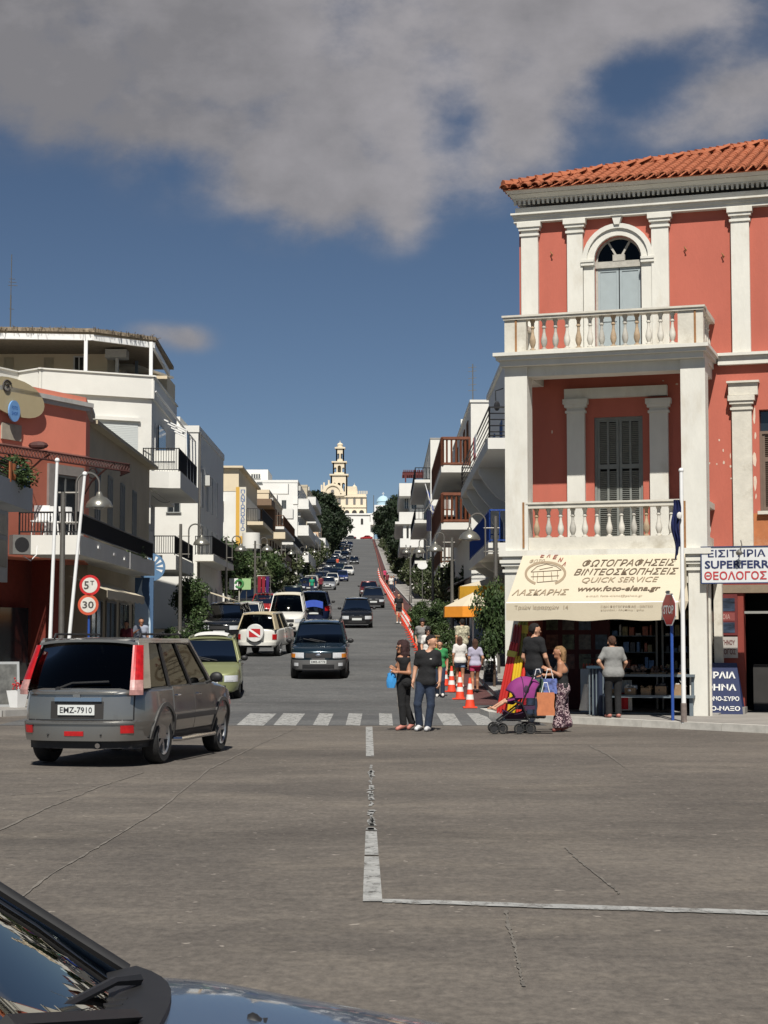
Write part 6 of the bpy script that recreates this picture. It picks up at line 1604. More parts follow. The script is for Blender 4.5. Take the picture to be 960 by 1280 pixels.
p_bk=paint('black',(.010,.011,.012),.2,.15);p_db=paint('dark_blue',(.012,.020,.055),.3,.2);p_sv=paint('silver',(.42,.43,.44),.6,.3)
p_rd=paint('dark_red',(.16,.012,.010),.3,.22);p_dg=paint('dark_green',(.012,.035,.028),.3,.22);p_gy=paint('dark_grey',(.05,.052,.055),.5,.3);p_br=paint('bright_blue',(.02,.04,.16),.3,.25);p_r2=paint('red',(.35,.015,.012),.1,.3)
lr=quick('white_van','tall white off-road van facing the viewer behind the soft-top','van',360,797,2.0,180,p_wh,roofm=mat('cream_roof',(.68,.63,.50),.5,var=.03))
bv=quick('blue_van','dark blue van seen from behind, right of the tall white van','van',394,783,2.0,0,p_db,L=4.2,H=1.85)
q=MB();q.grid(lambda u,v:((u-.5)*1.0,-2.35+.1*v,.95+.35*v+.1*math.sin(PI*u)),6,3,(0,.05,0));q.build('bundle',mat('blue_cloth_bundle',(.02,.06,.35),.8),bv.root)
quick('black_suv','black SUV with a bright headlight glint parked left of the soft-top','suv',284,806,2.0,176,p_bk)
quick('white_hatchback','white car roof showing just behind the black SUV on the left','hatch',309,794,2.0,178,p_wh)
quick('black_hatchback','small black rounded hatchback driving down behind the dark teal SUV','hatch',446,785.5,1.8,181,p_bk,H=1.52)
quick('dark_hatchback','dark hatchback at the front of the pair driving close to the cones','hatch',466,760.5,1.8,182,p_gy,rim='six')
quick('dark_red_car','dark red car driving behind the dark hatchback near the cones','sedan',461,746.5,2,182,p_rd)
quick('blue_hatchback','small bright blue car driving down the middle of the distant street','hatch',428,727,1.8,180,p_br)
quick('white_sedan','white car driving just behind the small bright blue car','sedan',435.5,719.5,2,180,p_wh)
quick('black_sedan','black car driving highest up the open lane of the street','sedan',442.7,705.5,2,180,p_bk,rim='six')
quick('grey_pickup','dark grey estate parked beside the green and white shop boards','suv',318,770,2,172,p_gy)
quick('red_car','red car parked between the grey estate and the tall white van','hatch',332,775,2,178,p_r2)
quick('dark_green_car','dark green car with white bonnet load parked below the oleanders','sedan',366,756,2,178,p_dg)
quick('white_parked_car','white car parked uphill of the dark green car','hatch',389,737,2,178,p_wh)
quick('dark_saloon','dark green saloon parked left of the white parked car','sedan',376,740,3,178,p_dg)
quick('silver_car','silver car parked beside the person in dark red, left row','hatch',405,728,2,178,p_sv)
far_src={}
for nm,pm,kd in(('dark_blue',p_db,'hatch'),('silver',p_sv,'sedan'),('black',p_bk,'suv'),('white',p_wh,'hatch'),('dark_grey',p_gy,'sedan'),('dark_green',p_dg,'hatch')):
 far_src[nm]=(pm,kd)
order=['dark_blue','silver','dark_blue','black','white','dark_blue','dark_grey','black','dark_blue','silver','dark_green','black','dark_blue','dark_grey','silver','dark_blue','black','white','dark_grey','black','dark_green','dark_blue','dark_grey','silver','black','dark_blue','white','dark_grey']
protos={};y=178.0;GR='cars parked in the distant uphill row along the left kerb'
for i,k in enumerate(order):
 X=xl(y)+1.6+(1.6 if i%3==1 else 0);pm,kd=far_src[k];nice=k.replace('_',' ')
 near=['first','second','third','fourth','fifth','sixth','seventh','eighth'][order[:i].count(k)];lab='%s %s car counting uphill in the distant row parked along the left kerb'%(near,nice)
 loc=(X,y,gz(y)+.004);rx=math.atan((gz(y+2)-gz(y-2))/4)
 if k not in protos:
  c=Car(k+'_parked_car',lab,'car',loc,R(180),car_type(kd,pm),GR,detail=1);front_kit(c,kd,small=True);rear_kit(c);protos[k]=c.root
 else:
  o=dup(protos[k],loc,None,lab,GR);o.rotation_euler=(Matrix.Rotation(rx,4,'X')@Matrix.Rotation(PI,4,'Z')).to_euler()
 y+=8.2+7.0*(i/28.0)+(3 if i%5==0 else 0)
o=dup(protos['dark_grey'],(at(437.5,673,606).x,606,gz(606)),0,'dark car crossing the top of the street in front of the white wall',None);o['group']='';del o['group'];o.rotation_euler=(0,0,R(80))
c=Car('red_car','bright red car on the cross road at the very top of the street','car',(at(458,673,606).x,606,gz(606)),R(82),car_type('sedan',p_r2));front_kit(c,'',small=True);rear_kit(c)
# --------- people: one continuous surface per body, grown from a distance field
def _cap(X,Y,Z,p0,p1,r0,r1,sy=None):
 ax,ay,az_=p0;bx,by,bz=p1[0]-ax,p1[1]-ay,p1[2]-az_
 L2=bx*bx+by*by+bz*bz+1e-9
 t=np.clip(((X-ax)*bx+(Y-ay)*by+(Z-az_)*bz)/L2,0,1)
 return np.sqrt((X-ax-t*bx)**2+(Y-ay-t*by)**2+(Z-az_-t*bz)**2)-(r0+(r1-r0)*t)
def sdf_mesh(prims,h,name,m,clip=None,noise=0.0,nseed=0,mats2=None):
 """prims: (p0, p1, r0, r1, k)"""
 lo=np.array([min(min(p[0][i]-p[2],p[1][i]-p[3])for p in prims)for i in range(3)])-3*h-noise
 hi=np.array([max(max(p[0][i]+p[2],p[1][i]+p[3])for p in prims)for i in range(3)])+3*h+noise
 n=np.ceil((hi-lo)/h).astype(int)+1
 xs_,ys_,zs_=[lo[i]+h*np.arange(n[i],dtype=np.float32)for i in range(3)]
 D=np.full(tuple(n),1.0,np.float32)
 for(p0,p1,r0,r1,k)in prims:
  m_=max(r0,r1)+k+3*h
  sl=[]
  for i,ar in enumerate((xs_,ys_,zs_)):
   a,b_=min(p0[i],p1[i])-m_,max(p0[i],p1[i])+m_;i0,i1=np.searchsorted(ar,a),np.searchsorted(ar,b_);sl.append(slice(i0,max(i1,i0+1)))
  X,Y,Z=np.meshgrid(xs_[sl[0]],ys_[sl[1]],zs_[sl[2]],indexing='ij',sparse=True)
  d=_cap(X,Y,Z,p0,p1,r0,r1);o=D[tuple(sl)]
  q=np.maximum(k-np.abs(d-o),0)/k;D[tuple(sl)]=np.minimum(d,o)-q*q*k*.25
 if noise:
  rg=np.random.default_rng(nseed);X,Y,Z=np.meshgrid(xs_,ys_,zs_,indexing='ij',sparse=True)
  N=0
  for fq,am in((38,.5),(70,.35),(120,.25)):
   a=rg.uniform(0,6,3);N=N+am*np.sin(fq*X+a[0]+2.1*np.sin(fq*.4*Z+a[1]))*np.sin(fq*Y+a[1]+1.7*np.sin(fq*.35*Z))*np.cos(fq*.45*Z+a[2])
  D=D+noise*N.astype(np.float32)
 if clip:
  X,Y,Z=np.meshgrid(xs_,ys_,zs_,indexing='ij',sparse=True)
  D=np.maximum(D,clip(X,Y,Z).astype(np.float32))
 S=D<0;nx,ny,nz=D.shape
 c=np.zeros((nx-1,ny-1,nz-1),np.int8)
 for i in(0,1):
  for j in(0,1):
   for k in(0,1):c+=S[i:nx-1+i,j:ny-1+j,k:nz-1+k]
 act=(c>0)&(c<8);idx=-np.ones(act.shape,np.int64);I,J_,K=np.nonzero(act);idx[I,J_,K]=np.arange(len(I))
 P_=np.zeros((len(I),3));W_=np.zeros(len(I))
 cor=[(i,j,k)for i in(0,1)for j in(0,1)for k in(0,1)]
 for a in range(8):
  for b_ in range(a+1,8):
   A,B_=cor[a],cor[b_]
   if sum(abs(A[q]-B_[q])for q in range(3))!=1:continue
   da,db=D[I+A[0],J_+A[1],K+A[2]],D[I+B_[0],J_+B_[1],K+B_[2]]
   mk=(da<0)!=(db<0);t=np.where(mk,da/(da-db+1e-12),0)
   for q in range(3):P_[:,q]+=np.where(mk,A[q]+t*(B_[q]-A[q]),0)
   W_+=mk
 V=(P_/W_[:,None]+np.stack([I,J_,K],1))*h+lo
 F=[]
 for axis in range(3):
  sh=[slice(1,-1)]*3;sh[axis]=slice(0,-1);s0=S[tuple(sh)];sh[axis]=slice(1,None);s1_=S[tuple(sh)]
  e=np.nonzero(s0!=s1_);e=[q.copy()for q in e]
  off=[1,1,1];off[axis]=0;ii=[e[q]+off[q]for q in range(3)]
  u,v=[q for q in range(3)if q!=axis]
  def cell(du,dv):
   t=[ii[0].copy(),ii[1].copy(),ii[2].copy()];t[u]=t[u]-du;t[v]=t[v]-dv;return idx[t[0],t[1],t[2]]
  q4=np.stack([cell(0,0),cell(1,0),cell(1,1),cell(0,1)],1)
  flip=s0[e[0],e[1],e[2]]^(axis==1);q4[flip]=q4[flip][:,::-1]
  F.append(q4)
 F=np.concatenate(F);F=F[(F>=0).all(1)]
 me=bpy.data.meshes.new(name);me.vertices.add(len(V));me.vertices.foreach_set('co',V.astype(np.float32).ravel())
 me.loops.add(F.size);me.loops.foreach_set('vertex_index',F[:,::-1].ravel().astype(np.int32));me.polygons.add(len(F));me.polygons.foreach_set('loop_start',np.arange(0,F.size,4,dtype=np.int32));me.polygons.foreach_set('loop_total',np.full(len(F),4,np.int32))
 me.polygons.foreach_set('use_smooth',np.ones(len(F),bool));me.materials.append(m);me.update(calc_edges=True);me.validate();return me
skin_l=mat('skin_light',(.50,.27,.17),.55,var=.08,scale=20);skin_t=mat('skin_tanned',(.38,.18,.10),.55,var=.08,scale=20)
hair_dk=mat('hair_dark',(.009,.006,.005),.85,var=.5,scale=60,stretch=(1,1,.2),bump=.5,bscale=90);hair_rd=mat('hair_auburn',(.030,.009,.008),.85,var=.5,scale=60,stretch=(1,1,.2),bump=.5,bscale=90)
hair_bl=mat('hair_blonde',(.26,.145,.06),.75,var=.5,scale=50,stretch=(1,1,.2),bump=.5,bscale=90);hair_br=mat('hair_brown',(.07,.03,.016),.85,var=.5,scale=60,stretch=(1,1,.2),bump=.5,bscale=90)
blk_cloth=mat('black_cloth',(.010,.010,.011),.9,var=.3,scale=8,bump=.3,bscale=25);denim=mat('blue_denim',(.018,.030,.058),.9,var=.45,scale=7,bump=.4,bscale=40)
grey_cloth=mat('grey_cloth',(.22,.22,.21),.9,var=.12,scale=8,bump=.3,bscale=20);white_cloth=mat('white_cloth',(.62,.60,.56),.9,var=.08,scale=8,bump=.3,bscale=20)
eye_m=mat('eye',(.03,.02,.015),.2,var=0);lip_m=mat('lip',(.33,.10,.08),.5,var=0)
V3=Vector
def person(label,loc,Ht,yaw,pose=None,top=(blk_cloth,'tee'),bottom=(denim,'long'),shoes=white_cloth,skin=skin_l,hair=(hair_dk,'short'),res=.012,female=False,glasses=False,head_yaw=None,cat='person',group=None,hat=None,lean=0.0,stout=1.0):
 """pose values are (x, y, z) in metres for a figure 1.75 m tall facing +Y, x to its right; only the given joints change"""
 S=Ht/1.75
 J=dict(hipl=(-.09,0,.90),hipr=(.09,0,.90),kneel=(-.10,.02,.49),kneer=(.10,.02,.49),anl=(-.10,-.02,.08),anr=(.10,-.02,.08),toel=(-.12,.13,.035),toer=(.12,.13,.035),shl=(-.175,0,1.42),shr=(.175,0,1.42),ell=(-.23,-.02,1.12),elr=(.23,-.02,1.12),wrl=(-.24,.05,.87),wrr=(.24,.05,.87),hal=None,har=None,pel=(0,0,.95),chest=(0,.01,1.25),neck=(0,0,1.48),head=(0,.03,1.625))
 if female:J.update(shl=(-.155,0,1.40),shr=(.155,0,1.40),ell=(-.20,-.02,1.12),elr=(.20,-.02,1.12),wrl=(-.22,.05,.88),wrr=(.22,.05,.88))
 if pose:J.update(pose)
 for s_ in('l','r'):
  if J['ha'+s_]is None:
   e,w_=V3(J['el'+s_]),V3(J['wr'+s_]);J['ha'+s_]=tuple(w_+(w_-e).normalized()*.085)
 if lean:
  ca,sa=math.cos(lean),math.sin(lean)
  for k in('shl','shr','ell','elr','wrl','wrr','hal','har','chest','neck','head'):
   x,y,z=J[k];J[k]=(x,y*ca+(z-.95)*sa,.95+(z-.95)*ca-y*sa)
 cy,sy_=math.cos(yaw),math.sin(yaw)
 rot=lambda v:V3((v[0]*cy-v[1]*sy_,v[0]*sy_+v[1]*cy,v[2]))*S
 G={k:rot(v)for k,v in J.items()}
 f=V3((-sy_,cy,0));rt=V3((cy,sy_,0));hy=yaw if head_yaw is None else head_yaw
 hf=V3((-math.sin(hy),math.cos(hy),0));hr=V3((math.cos(hy),math.sin(hy),0));up=V3((0,0,1))
 def P_(a,b_,r0,r1,k=.03):return(tuple(a),tuple(b_),r0*S,r1*S,k*S)
 root=thing('person',label,cat,loc,0,group)
 w=stout;sl,sr=G['shl'],G['shr'];sm=(sl+sr)/2
 tor=[P_(sl.lerp(sr,.16),sr.lerp(sl,.16),.075*w,.075*w,.05),P_(G['chest']+rt*-.075*S+up*.04*S,G['chest']+rt*.075*S+up*.04*S,.105*w,.105*w,.06),P_(G['chest'].lerp(G['pel'],.5)-rt*.06*S,G['chest'].lerp(G['pel'],.5)+rt*.06*S,.092*w,.092*w,.06),P_(G['pel']-rt*.065*S,G['pel']+rt*.065*S,.11*w,.11*w,.06),P_(G['pel'],sm-up*.05*S,.09,.09,.05)]
 if female:tor+=[P_(G['chest']+rt*s_*.075*S+f*.075*S+up*.05*S,G['chest']+rt*s_*.07*S+f*.085*S+up*.04*S,.055,.055,.03)for s_ in(-1,1)]+[P_(G['pel']-rt*.08*S-f*.03*S-up*.04*S,G['pel']+rt*.08*S-f*.03*S-up*.04*S,.105*w,.105*w,.05)]
 arms={};legs={};feet={};hands=[]
 for s_ in('l','r'):
  sg=-1 if s_=='l' else 1
  arms[s_]=[P_(G['sh'+s_],G['el'+s_],.052,.040,.03),P_(G['el'+s_],G['wr'+s_],.040,.026,.02)]
  wv=(G['ha'+s_]-G['wr'+s_]);wd=wv.normalized();side=wd.cross(up);side=side.normalized()if side.length>.2 else rt.copy()
  side=(f-wd*f.dot(wd));side=side.normalized()if side.length>.1 else rt.copy()
  th=wd.cross(side).normalized()
  pc=G['wr'+s_]+wv
  hands+=[P_(G['wr'+s_]+side*.018*S,pc+side*.022*S,.021,.017,.02),P_(G['wr'+s_]-side*.012*S,pc-side*.022*S,.021,.016,.02)]
  inn=rt*-sg
  for q,(o,ln)in enumerate(((-.030,.052),(-.011,.064),(.010,.068),(.030,.062))):
   b0=pc+side*o*S;b1=b0+(wd*.85+inn*.3).normalized()*ln*.55*S;b2=b1+(wd*.55+inn*.75).normalized()*ln*.5*S
   hands+=[P_(b0,b1,.0095,.0088,.006),P_(b1,b2,.0088,.0078,.006)]
  b0=G['wr'+s_].lerp(pc,.3)+side*.032*S;b1=b0+(wd*.6+side*.6+inn*.3).normalized()*.035*S;hands+=[P_(b0,b1,.012,.010,.01),P_(b1,b1+(wd*.8+inn*.4).normalized()*.03*S,.010,.0085,.006)]
  legs[s_]=[P_(G['hip'+s_]+up*.0,G['knee'+s_],.088*(1.06 if female else 1)*w,.054,.04),P_(G['knee'+s_],G['an'+s_],.052,.036,.03),P_(G['knee'+s_].lerp(G['an'+s_],.28)-f*.02*S,G['knee'+s_].lerp(G['an'+s_],.45)-f*.012*S,.05,.04,.03)]
  fd=(G['toe'+s_]-G['an'+s_]);feet[s_]=[P_(G['an'+s_]-fd.normalized()*.03*S-up*.035*S,G['toe'+s_],.038,.030,.03),P_(G['an'+s_],G['an'+s_]-up*.03*S,.036,.04,.03)]
 H0=G['head']
 hd=[P_(G['neck']-up*.06*S,H0-up*.07*S,.055,.052,.04),P_(H0-hf*.022*S+up*.03*S,H0+hf*.018*S+up*.025*S,.080,.078,.03),P_(H0+hf*.03*S-up*.03*S,H0+hf*.045*S-up*.07*S,.060,.040,.04),P_(H0+hf*.068*S-up*.088*S,H0+hf*.072*S-up*.088*S,.02,.02,.02),P_(H0+hf*.088*S+up*.008*S,H0+hf*.112*S-up*.028*S,.009,.0135,.012),P_(H0+hf*.082*S+up*.028*S-hr*.03*S,H0+hf*.082*S+up*.028*S+hr*.03*S,.012,.012,.02)]
 hd+=[P_(H0+hr*s_*.078*S-up*.01*S-hf*.01*S,H0+hr*s_*.085*S-up*.035*S-hf*.012*S,.016,.011,.008)for s_ in(-1,1)]
 link('body',sdf_mesh(tor+arms['l']+arms['r']+legs['l']+legs['r']+feet['l']+feet['r']+hands+hd,res,'body',skin),root)
 fine=min(res,.011)
 def child(nm,prims,m,r=None,clip=None,noise=0.0):return link(nm,sdf_mesh(prims,r or fine,nm,m,clip,noise,int(Ht*1000)),root)
 if res<.02:
  for s_ in(-1,1):
   q=MB();c_=H0+hf*.078*S+hr*s_*.032*S+up*.004*S;q.ball(c_,(.012*S,.012*S,.009*S),8,6);q.build('eye',eye_m,root,smooth='all')
  child('mouth',[P_(H0+hf*.088*S-up*.053*S-hr*.018*S,H0+hf*.088*S-up*.053*S+hr*.018*S,.007,.007,.005)],lip_m,.004)
  if glasses:
   q=MB()
   for s_ in(-1,1):c_=H0+hf*.096*S+hr*s_*.033*S+up*.005*S;q.obox(c_,hr,hf,up,.028*S,.005*S,.019*S);q.tube([c_+hr*s_*.028*S,H0+hr*s_*.09*S+up*.01*S],.005,4)
   q.build('sunglasses',black_pl,root)
 inf=lambda L_,e,k2=1.0:[(p[0],p[1],p[2]*k2+e,p[3]*k2+e,p[4])for p in L_]
 tm_,tk=top
 waist=G['pel'].z+.03*S;tp=inf(tor,.014*S)
 if tk in('tee','loose','long'):
  e=.03 if tk=='loose' else.014;tp=inf(tor,e*S)
  for s_ in('l','r'):
   a,b_=G['sh'+s_],G['el'+s_];fr={'tee':.62,'loose':.7,'long':1}[tk];tp.append(P_(a,a.lerp(b_,fr),.068,.060,.03))
   if tk=='long':tp.append(P_(b_,G['wr'+s_],.055,.042,.03))
  hem=G['pel'].z-(.07 if tk!='loose' else.10)*S;nA=G['neck']
  tp.append(P_(sl,sr,.062,.062,.05));tp.append(P_(sl.lerp(sr,.35)+up*.02*S,sr.lerp(sl,.35)+up*.02*S,.062,.062,.05))
  child('shirt',tp,tm_,clip=lambda X,Y,Z:np.maximum(np.maximum(hem-Z,(.074*S-np.sqrt((X-nA.x-f.x*.012)**2+(Y-nA.y-f.y*.012)**2+(np.minimum(Z-nA.z+.035*S,0)*1.0)**2))),Z-nA.z-.03*S),noise=.0035)
 elif tk=='tank':
  nkz=sm.z+.035*S;hem=G['pel'].z-.04*S;tor=tor
  def clp(X,Y,Z):
   u=X*rt.x+Y*rt.y;v=X*f.x+Y*f.y
   neckcut=.085*S-np.sqrt((u-0)**2+(Z-nkz)**2)+0*v
   armcut=np.abs(u-sm.dot(rt))-(.125*S)-np.maximum(0,(sm.z-.13*S-Z))*1.2
   return np.maximum(np.maximum(hem-Z,Z-nkz+.0),np.maximum(neckcut,armcut))
  child('vest_top',inf(tor,.012*S),tm_,clip=clp)
 bm_,bk_=bottom
 pel=inf([tor[3]]+([tor[-1]]if female else[])+[tor[2]],.012*S)
 if bk_ in('long','wide','tight'):
  tr=list(pel)
  for s_ in('l','r'):
   k_,a_,h_=G['knee'+s_],G['an'+s_],G['hip'+s_]
   e={'long':(.098,.070,.068),'wide':(.105,.088,.125),'tight':(.095,.063,.05)}[bk_]
   tr+=[P_(h_-f*.005,k_,e[0]*(1.05 if female else 1),e[1],.025),P_(k_,a_+up*(.015 if bk_!='wide' else.03)*S,e[1],e[2],.02)]
  lo_=min(G['anl'].z,G['anr'].z)-.03*S
  child('trousers',tr,bm_,clip=lambda X,Y,Z:np.maximum(Z-waist-.04*S,lo_-Z),noise=.004)
 elif bk_=='shorts':
  tr=list(pel)
  for s_ in('l','r'):h_,k_=G['hip'+s_],G['knee'+s_];tr+=[P_(h_,h_.lerp(k_,.42),.102,.088,.02)]
  lo_=G['hipl'].z-.20*S;child('shorts',tr,bm_,clip=lambda X,Y,Z:np.maximum(Z-waist-.03*S,lo_-Z))
 elif bk_=='dress':
  tr=list(pel)+[P_(G['pel'],V3((G['pel'].x,G['pel'].y,G['kneel'].z)),.13,.2,.03)];lo_=G['kneel'].z
  child('skirt',tr,bm_,clip=lambda X,Y,Z:np.maximum(Z-waist-.03*S,lo_-Z))
 if shoes is not None:
  for s_ in('l','r'):child('shoe',inf(feet[s_],.008*S),shoes,clip=lambda X,Y,Z:Z-.115*S-min(G['anl'].z,G['anr'].z)*0-(G['an'+s_].z-.08*S))
 hm_,hk=hair
 cr_=[P_(H0-hf*.035*S+up*.045*S,H0+hf*.008*S+up*.058*S,.083,.072,.03),P_(H0-hf*.045*S+up*.0*S,H0-hf*.03*S-up*.03*S,.07,.05,.03)]
 def fclip(X,Y,Z):
  v=(X-H0.x)*hf.x+(Y-H0.y)*hf.y;return v-(.045*S+np.maximum(0,(Z-H0.z-.045*S))*1.6)
 if hk=='short':child('hair',cr_+[P_(H0+up*.085*S-hf*.03*S,H0+up*.09*S+hf*.045*S,.04,.028,.03)],hm_,clip=fclip,noise=.012)
 elif hk=='long':
  bk=H0-hf*.075*S;child('hair',cr_+[P_(bk+up*.02*S,bk-up*.30*S-hf*.01,.075,.05,.03),P_(bk-hr*.05*S,bk-hr*.06*S-up*.2*S,.05,.035,.03),P_(bk+hr*.05*S,bk+hr*.06*S-up*.2*S,.05,.035,.03)],hm_,clip=fclip,noise=.012)
 elif hk=='curly':
  bk=H0-hf*.06*S;L_=[P_(H0-hf*.035*S+up*.05*S,H0+hf*.012*S+up*.07*S,.112,.085,.03)]
  for s_ in(-1,1):L_+=[P_(H0+hr*s_*.085*S+up*.02*S-hf*.01,H0+hr*s_*.125*S-up*.22*S+hf*.0,.066,.072,.03),P_(bk+hr*s_*.05*S,bk+hr*s_*.08*S-up*.27*S,.08,.07,.03)]
  child('hair',L_,hm_,noise=.026)
 if hat is not None:
  q=MB();q.lathe([(.125*S,0),(.13*S,.012),(.088*S,.02),(.082*S,.09*S),(.05*S,.115*S),(.005,.12*S)],18,tuple(H0+up*.045*S));q.build('hat',hat,root,smooth=60)
 return root,G
def grot(yaw,d):c,s_=math.cos(yaw),math.sin(yaw);return(d[0]*c+d[1]*s_,-d[0]*s_+d[1]*c,d[2])
def wpose(yaw,Ht,**kw):S=Ht/1.75;return{k:tuple(q/S for q in grot(yaw,v))for k,v in kw.items()}
Bm=gnd(529,914);k_=.00158
zz=lambda x,y,dy=0.0,bx=450,by=1215,k=.00158:((x-bx)*k,dy,(by-y)*k)
yaw=R(160)
man,Gm=person('man in black T-shirt and blue jeans crossing the road, head turned to the right',tuple(Bm+V3((0,0,.012))),1.78,yaw,wpose(yaw,1.78,head=zz(548,205),neck=zz(515,305),shl=zz(612,345),shr=zz(405,350),ell=zz(645,520,.05),elr=zz(362,505,.04),wrl=zz(640,650,-.04),wrr=zz(335,655,-.03),hal=zz(632,705,-.08),har=zz(327,705,-.08),chest=zz(505,460),pel=zz(480,655),hipl=zz(525,690),hipr=zz(425,690),kneel=zz(538,920,-.05),kneer=zz(385,915,-.03),anl=zz(505,1165,-.02),anr=zz(408,1150,.06),toel=zz(480,1195,-.16),toer=zz(370,1195,-.10)),shoes=mat('white_trainer',(.6,.6,.6),.6,var=.3,scale=25),head_yaw=R(-125),res=.009,hair=(hair_dk,'short'))
q=MB();em_=Gm['chest'];q.ball((em_.x+.05,em_.y-.135,em_.z+.10),(.022,.006,.012),8,5);q.build('chest_emblem',white_cloth,man)
yaw=R(112);zw=lambda x,y,dy=0.0:zz(x,y,dy,215,1215,.00158)
Bw=gnd(503.5,913)
wm,Gw=person('woman with long auburn curls in black carrying a blue bag on the crossing',tuple(Bw+V3((0,0,.012))),1.64,yaw,wpose(yaw,1.64,head=zw(205,268,-.02),neck=zw(228,365),shl=zw(180,395,-.13),shr=zw(275,400,.10)if False else zw(268,402,-.10),ell=zw(165,540,-.10),elr=zw(290,560,-.16),wrl=zw(120,520,-.18),wrr=zw(150,548,-.28),hal=zw(95,500,-.2),har=zw(108,540,-.28),chest=zw(222,500),pel=zw(225,650),hipl=zw(195,690,-.05),hipr=zw(250,690,.05),kneel=zw(205,930,-.04),kneer=zw(255,935,.06),anl=zw(222,1150,-.02),anr=zw(322,1140,.10),toel=zw(150,1203,-.06),toer=zw(280,1195,.06)),top=(blk_cloth,'tank'),bottom=(blk_cloth,'long'),shoes=mat('pink_sandal',(.45,.17,.13),.6,var=.1),skin=skin_t,hair=(hair_rd,'curly'),glasses=True,res=.009,female=True)
bg_=thing('carrier_bag','bright blue plastic bag hanging from the hand of the woman in black','bag',tuple(Bw+V3(Gw['hal'])+V3((-.02,-.05,-.05))))
q=MB()
def bagf(u,v,w0=.055,w1=.085,hh=.27):
 a=2*PI*u;w_=w0+(w1-w0)*math.sin(PI*min(1,v*.75+.1));r_=1+.12*math.sin(5*a+6*v);return(w_*math.cos(a)*r_,w_*.55*math.sin(a)*r_,-hh*v-.03)
q.grid(bagf,20,8);q.build('pouch',mat('blue_plastic_bag',(.05,.28,.62),.35,var=.15,scale=12),bg_,smooth=60);q=MB();q.tube([(-.03,0,-.04),(-.015,0,.02),(.015,0,.02),(.03,0,-.04)],.008,5);q.build('handle',MATS['blue_plastic_bag'],bg_)
floral=bpy.data.materials.new('floral_cloth');floral.use_nodes=True;n_,l_=floral.node_tree.nodes,floral.node_tree.links
vo=n_.new('ShaderNodeTexNoise');vo.inputs['Scale'].default_value=17;vo.inputs['Detail'].default_value=1.5;vo.inputs['Distortion'].default_value=1.6;tc_=n_.new('ShaderNodeTexCoord');l_.new(tc_.outputs['Object'],vo.inputs['Vector']);cr=n_.new('ShaderNodeValToRGB');l_.new(vo.outputs[0],cr.inputs[0]);cr.color_ramp.interpolation='CONSTANT'
cr.color_ramp.elements[0].color=(.035,.010,.022,1);cr.color_ramp.elements[1].position=.53;cr.color_ramp.elements[1].color=(.55,.42,.42,1);e_=cr.color_ramp.elements.new(.62);e_.color=(.10,.02,.05,1);l_.new(cr.outputs[0],n_['Principled BSDF'].inputs['Base Color']);n_['Principled BSDF'].inputs['Roughness'].default_value=.9
yaw=R(97);ks=.00178;zs_=lambda x,y,dy=0.0:zz(x,y,dy,720,1165,ks);Bs=gnd(700,915)
sw,Gs=person('woman with long blonde hair in black top and flowered wide trousers standing at the pushchair',tuple(Bs+V3((0,0,.008))),1.62,yaw,wpose(yaw,1.62,head=zs_(712,370,-.02),neck=zs_(738,455),shl=zs_(722,490,-.12),shr=zs_(755,490,.12),ell=zs_(715,600,-.14),elr=zs_(712,590,.12),wrl=zs_(610,545,-.14),wrr=zs_(560,600,.08),hal=zs_(560,522,-.12),har=zs_(505,605,.06),chest=zs_(742,570),pel=zs_(745,715),hipl=zs_(740,745,-.08),hipr=zs_(755,745,.08),kneel=zs_(715,930,-.06),kneer=zs_(765,940,.08),anl=zs_(705,1110,-.05),anr=zs_(790,1100,.10),toel=zs_(655,1148,-.07),toer=zs_(745,1145,.08)),top=(blk_cloth,'tank'),bottom=(floral,'wide'),shoes=mat('red_sandal',(.20,.05,.04),.6),skin=skin_t,hair=(hair_bl,'long'),res=.009,female=True)
def pav(px_,py_):
 r_=ray(px_,py_);d=(H-EYE)/r_.z;return V3((r_.x*d,r_.y*d,H))
B3=pav(668,898)
person('man in black T-shirt and jeans standing with his back turned beside the upright inflatables',tuple(B3),1.84,R(-50),dict(elr=(.25,.05,1.13),wrr=(.20,.20,.93),ell=(-.24,-.04,1.13),wrl=(-.22,.10,.95)),head_yaw=R(-75),res=.011,skin=skin_l,shoes=blk_cloth,stout=1.08)
B4=pav(767,897)
person('woman in grey T-shirt with hand on hip, back turned, at the shop stall',tuple(B4),1.64,R(8),dict(ell=(-.33,-.06,1.17),wrl=(-.19,.0,1.0),hal=(-.12,.04,.98),elr=(.27,-.02,1.15),wrr=(.24,.16,.98),head=(0,.10,1.58),neck=(0,.03,1.45)),top=(grey_cloth,'loose'),bottom=(blk_cloth,'long'),shoes=MATS['pink_sandal'],hair=(hair_br,'short'),res=.011,female=True,stout=1.12)
B5=pav(738,888);person('person in dark clothes and sun hat in the shade inside the photo shop',(B5.x+.1,B5.y+1.6,H),1.66,R(150),dict(elr=(.28,.1,1.15),wrr=(.15,.25,1.1)),hat=mat('straw_hat',(.16,.11,.06),.9),skin=skin_t,res=.014,female=True,hair=(hair_dk,'long'))
walk=dict(kneel=(-.09,.16,.50),anl=(-.09,.12,.12),toel=(-.1,.27,.06),kneer=(.09,.02,.48),anr=(.09,-.16,.10),toer=(.1,-.04,.03),wrl=(-.22,-.05,.87),wrr=(.22,.22,.90),elr=(.22,.03,1.12),ell=(-.22,-.10,1.13))
walk2=dict(kneer=(.09,.14,.50),anr=(.09,.12,.10),toer=(.1,.27,.05),kneel=(-.09,.02,.48),anl=(-.09,-.14,.10),toel=(-.1,-.02,.03),elr=(.24,-.12,1.13),wrr=(.2,.0,.88))
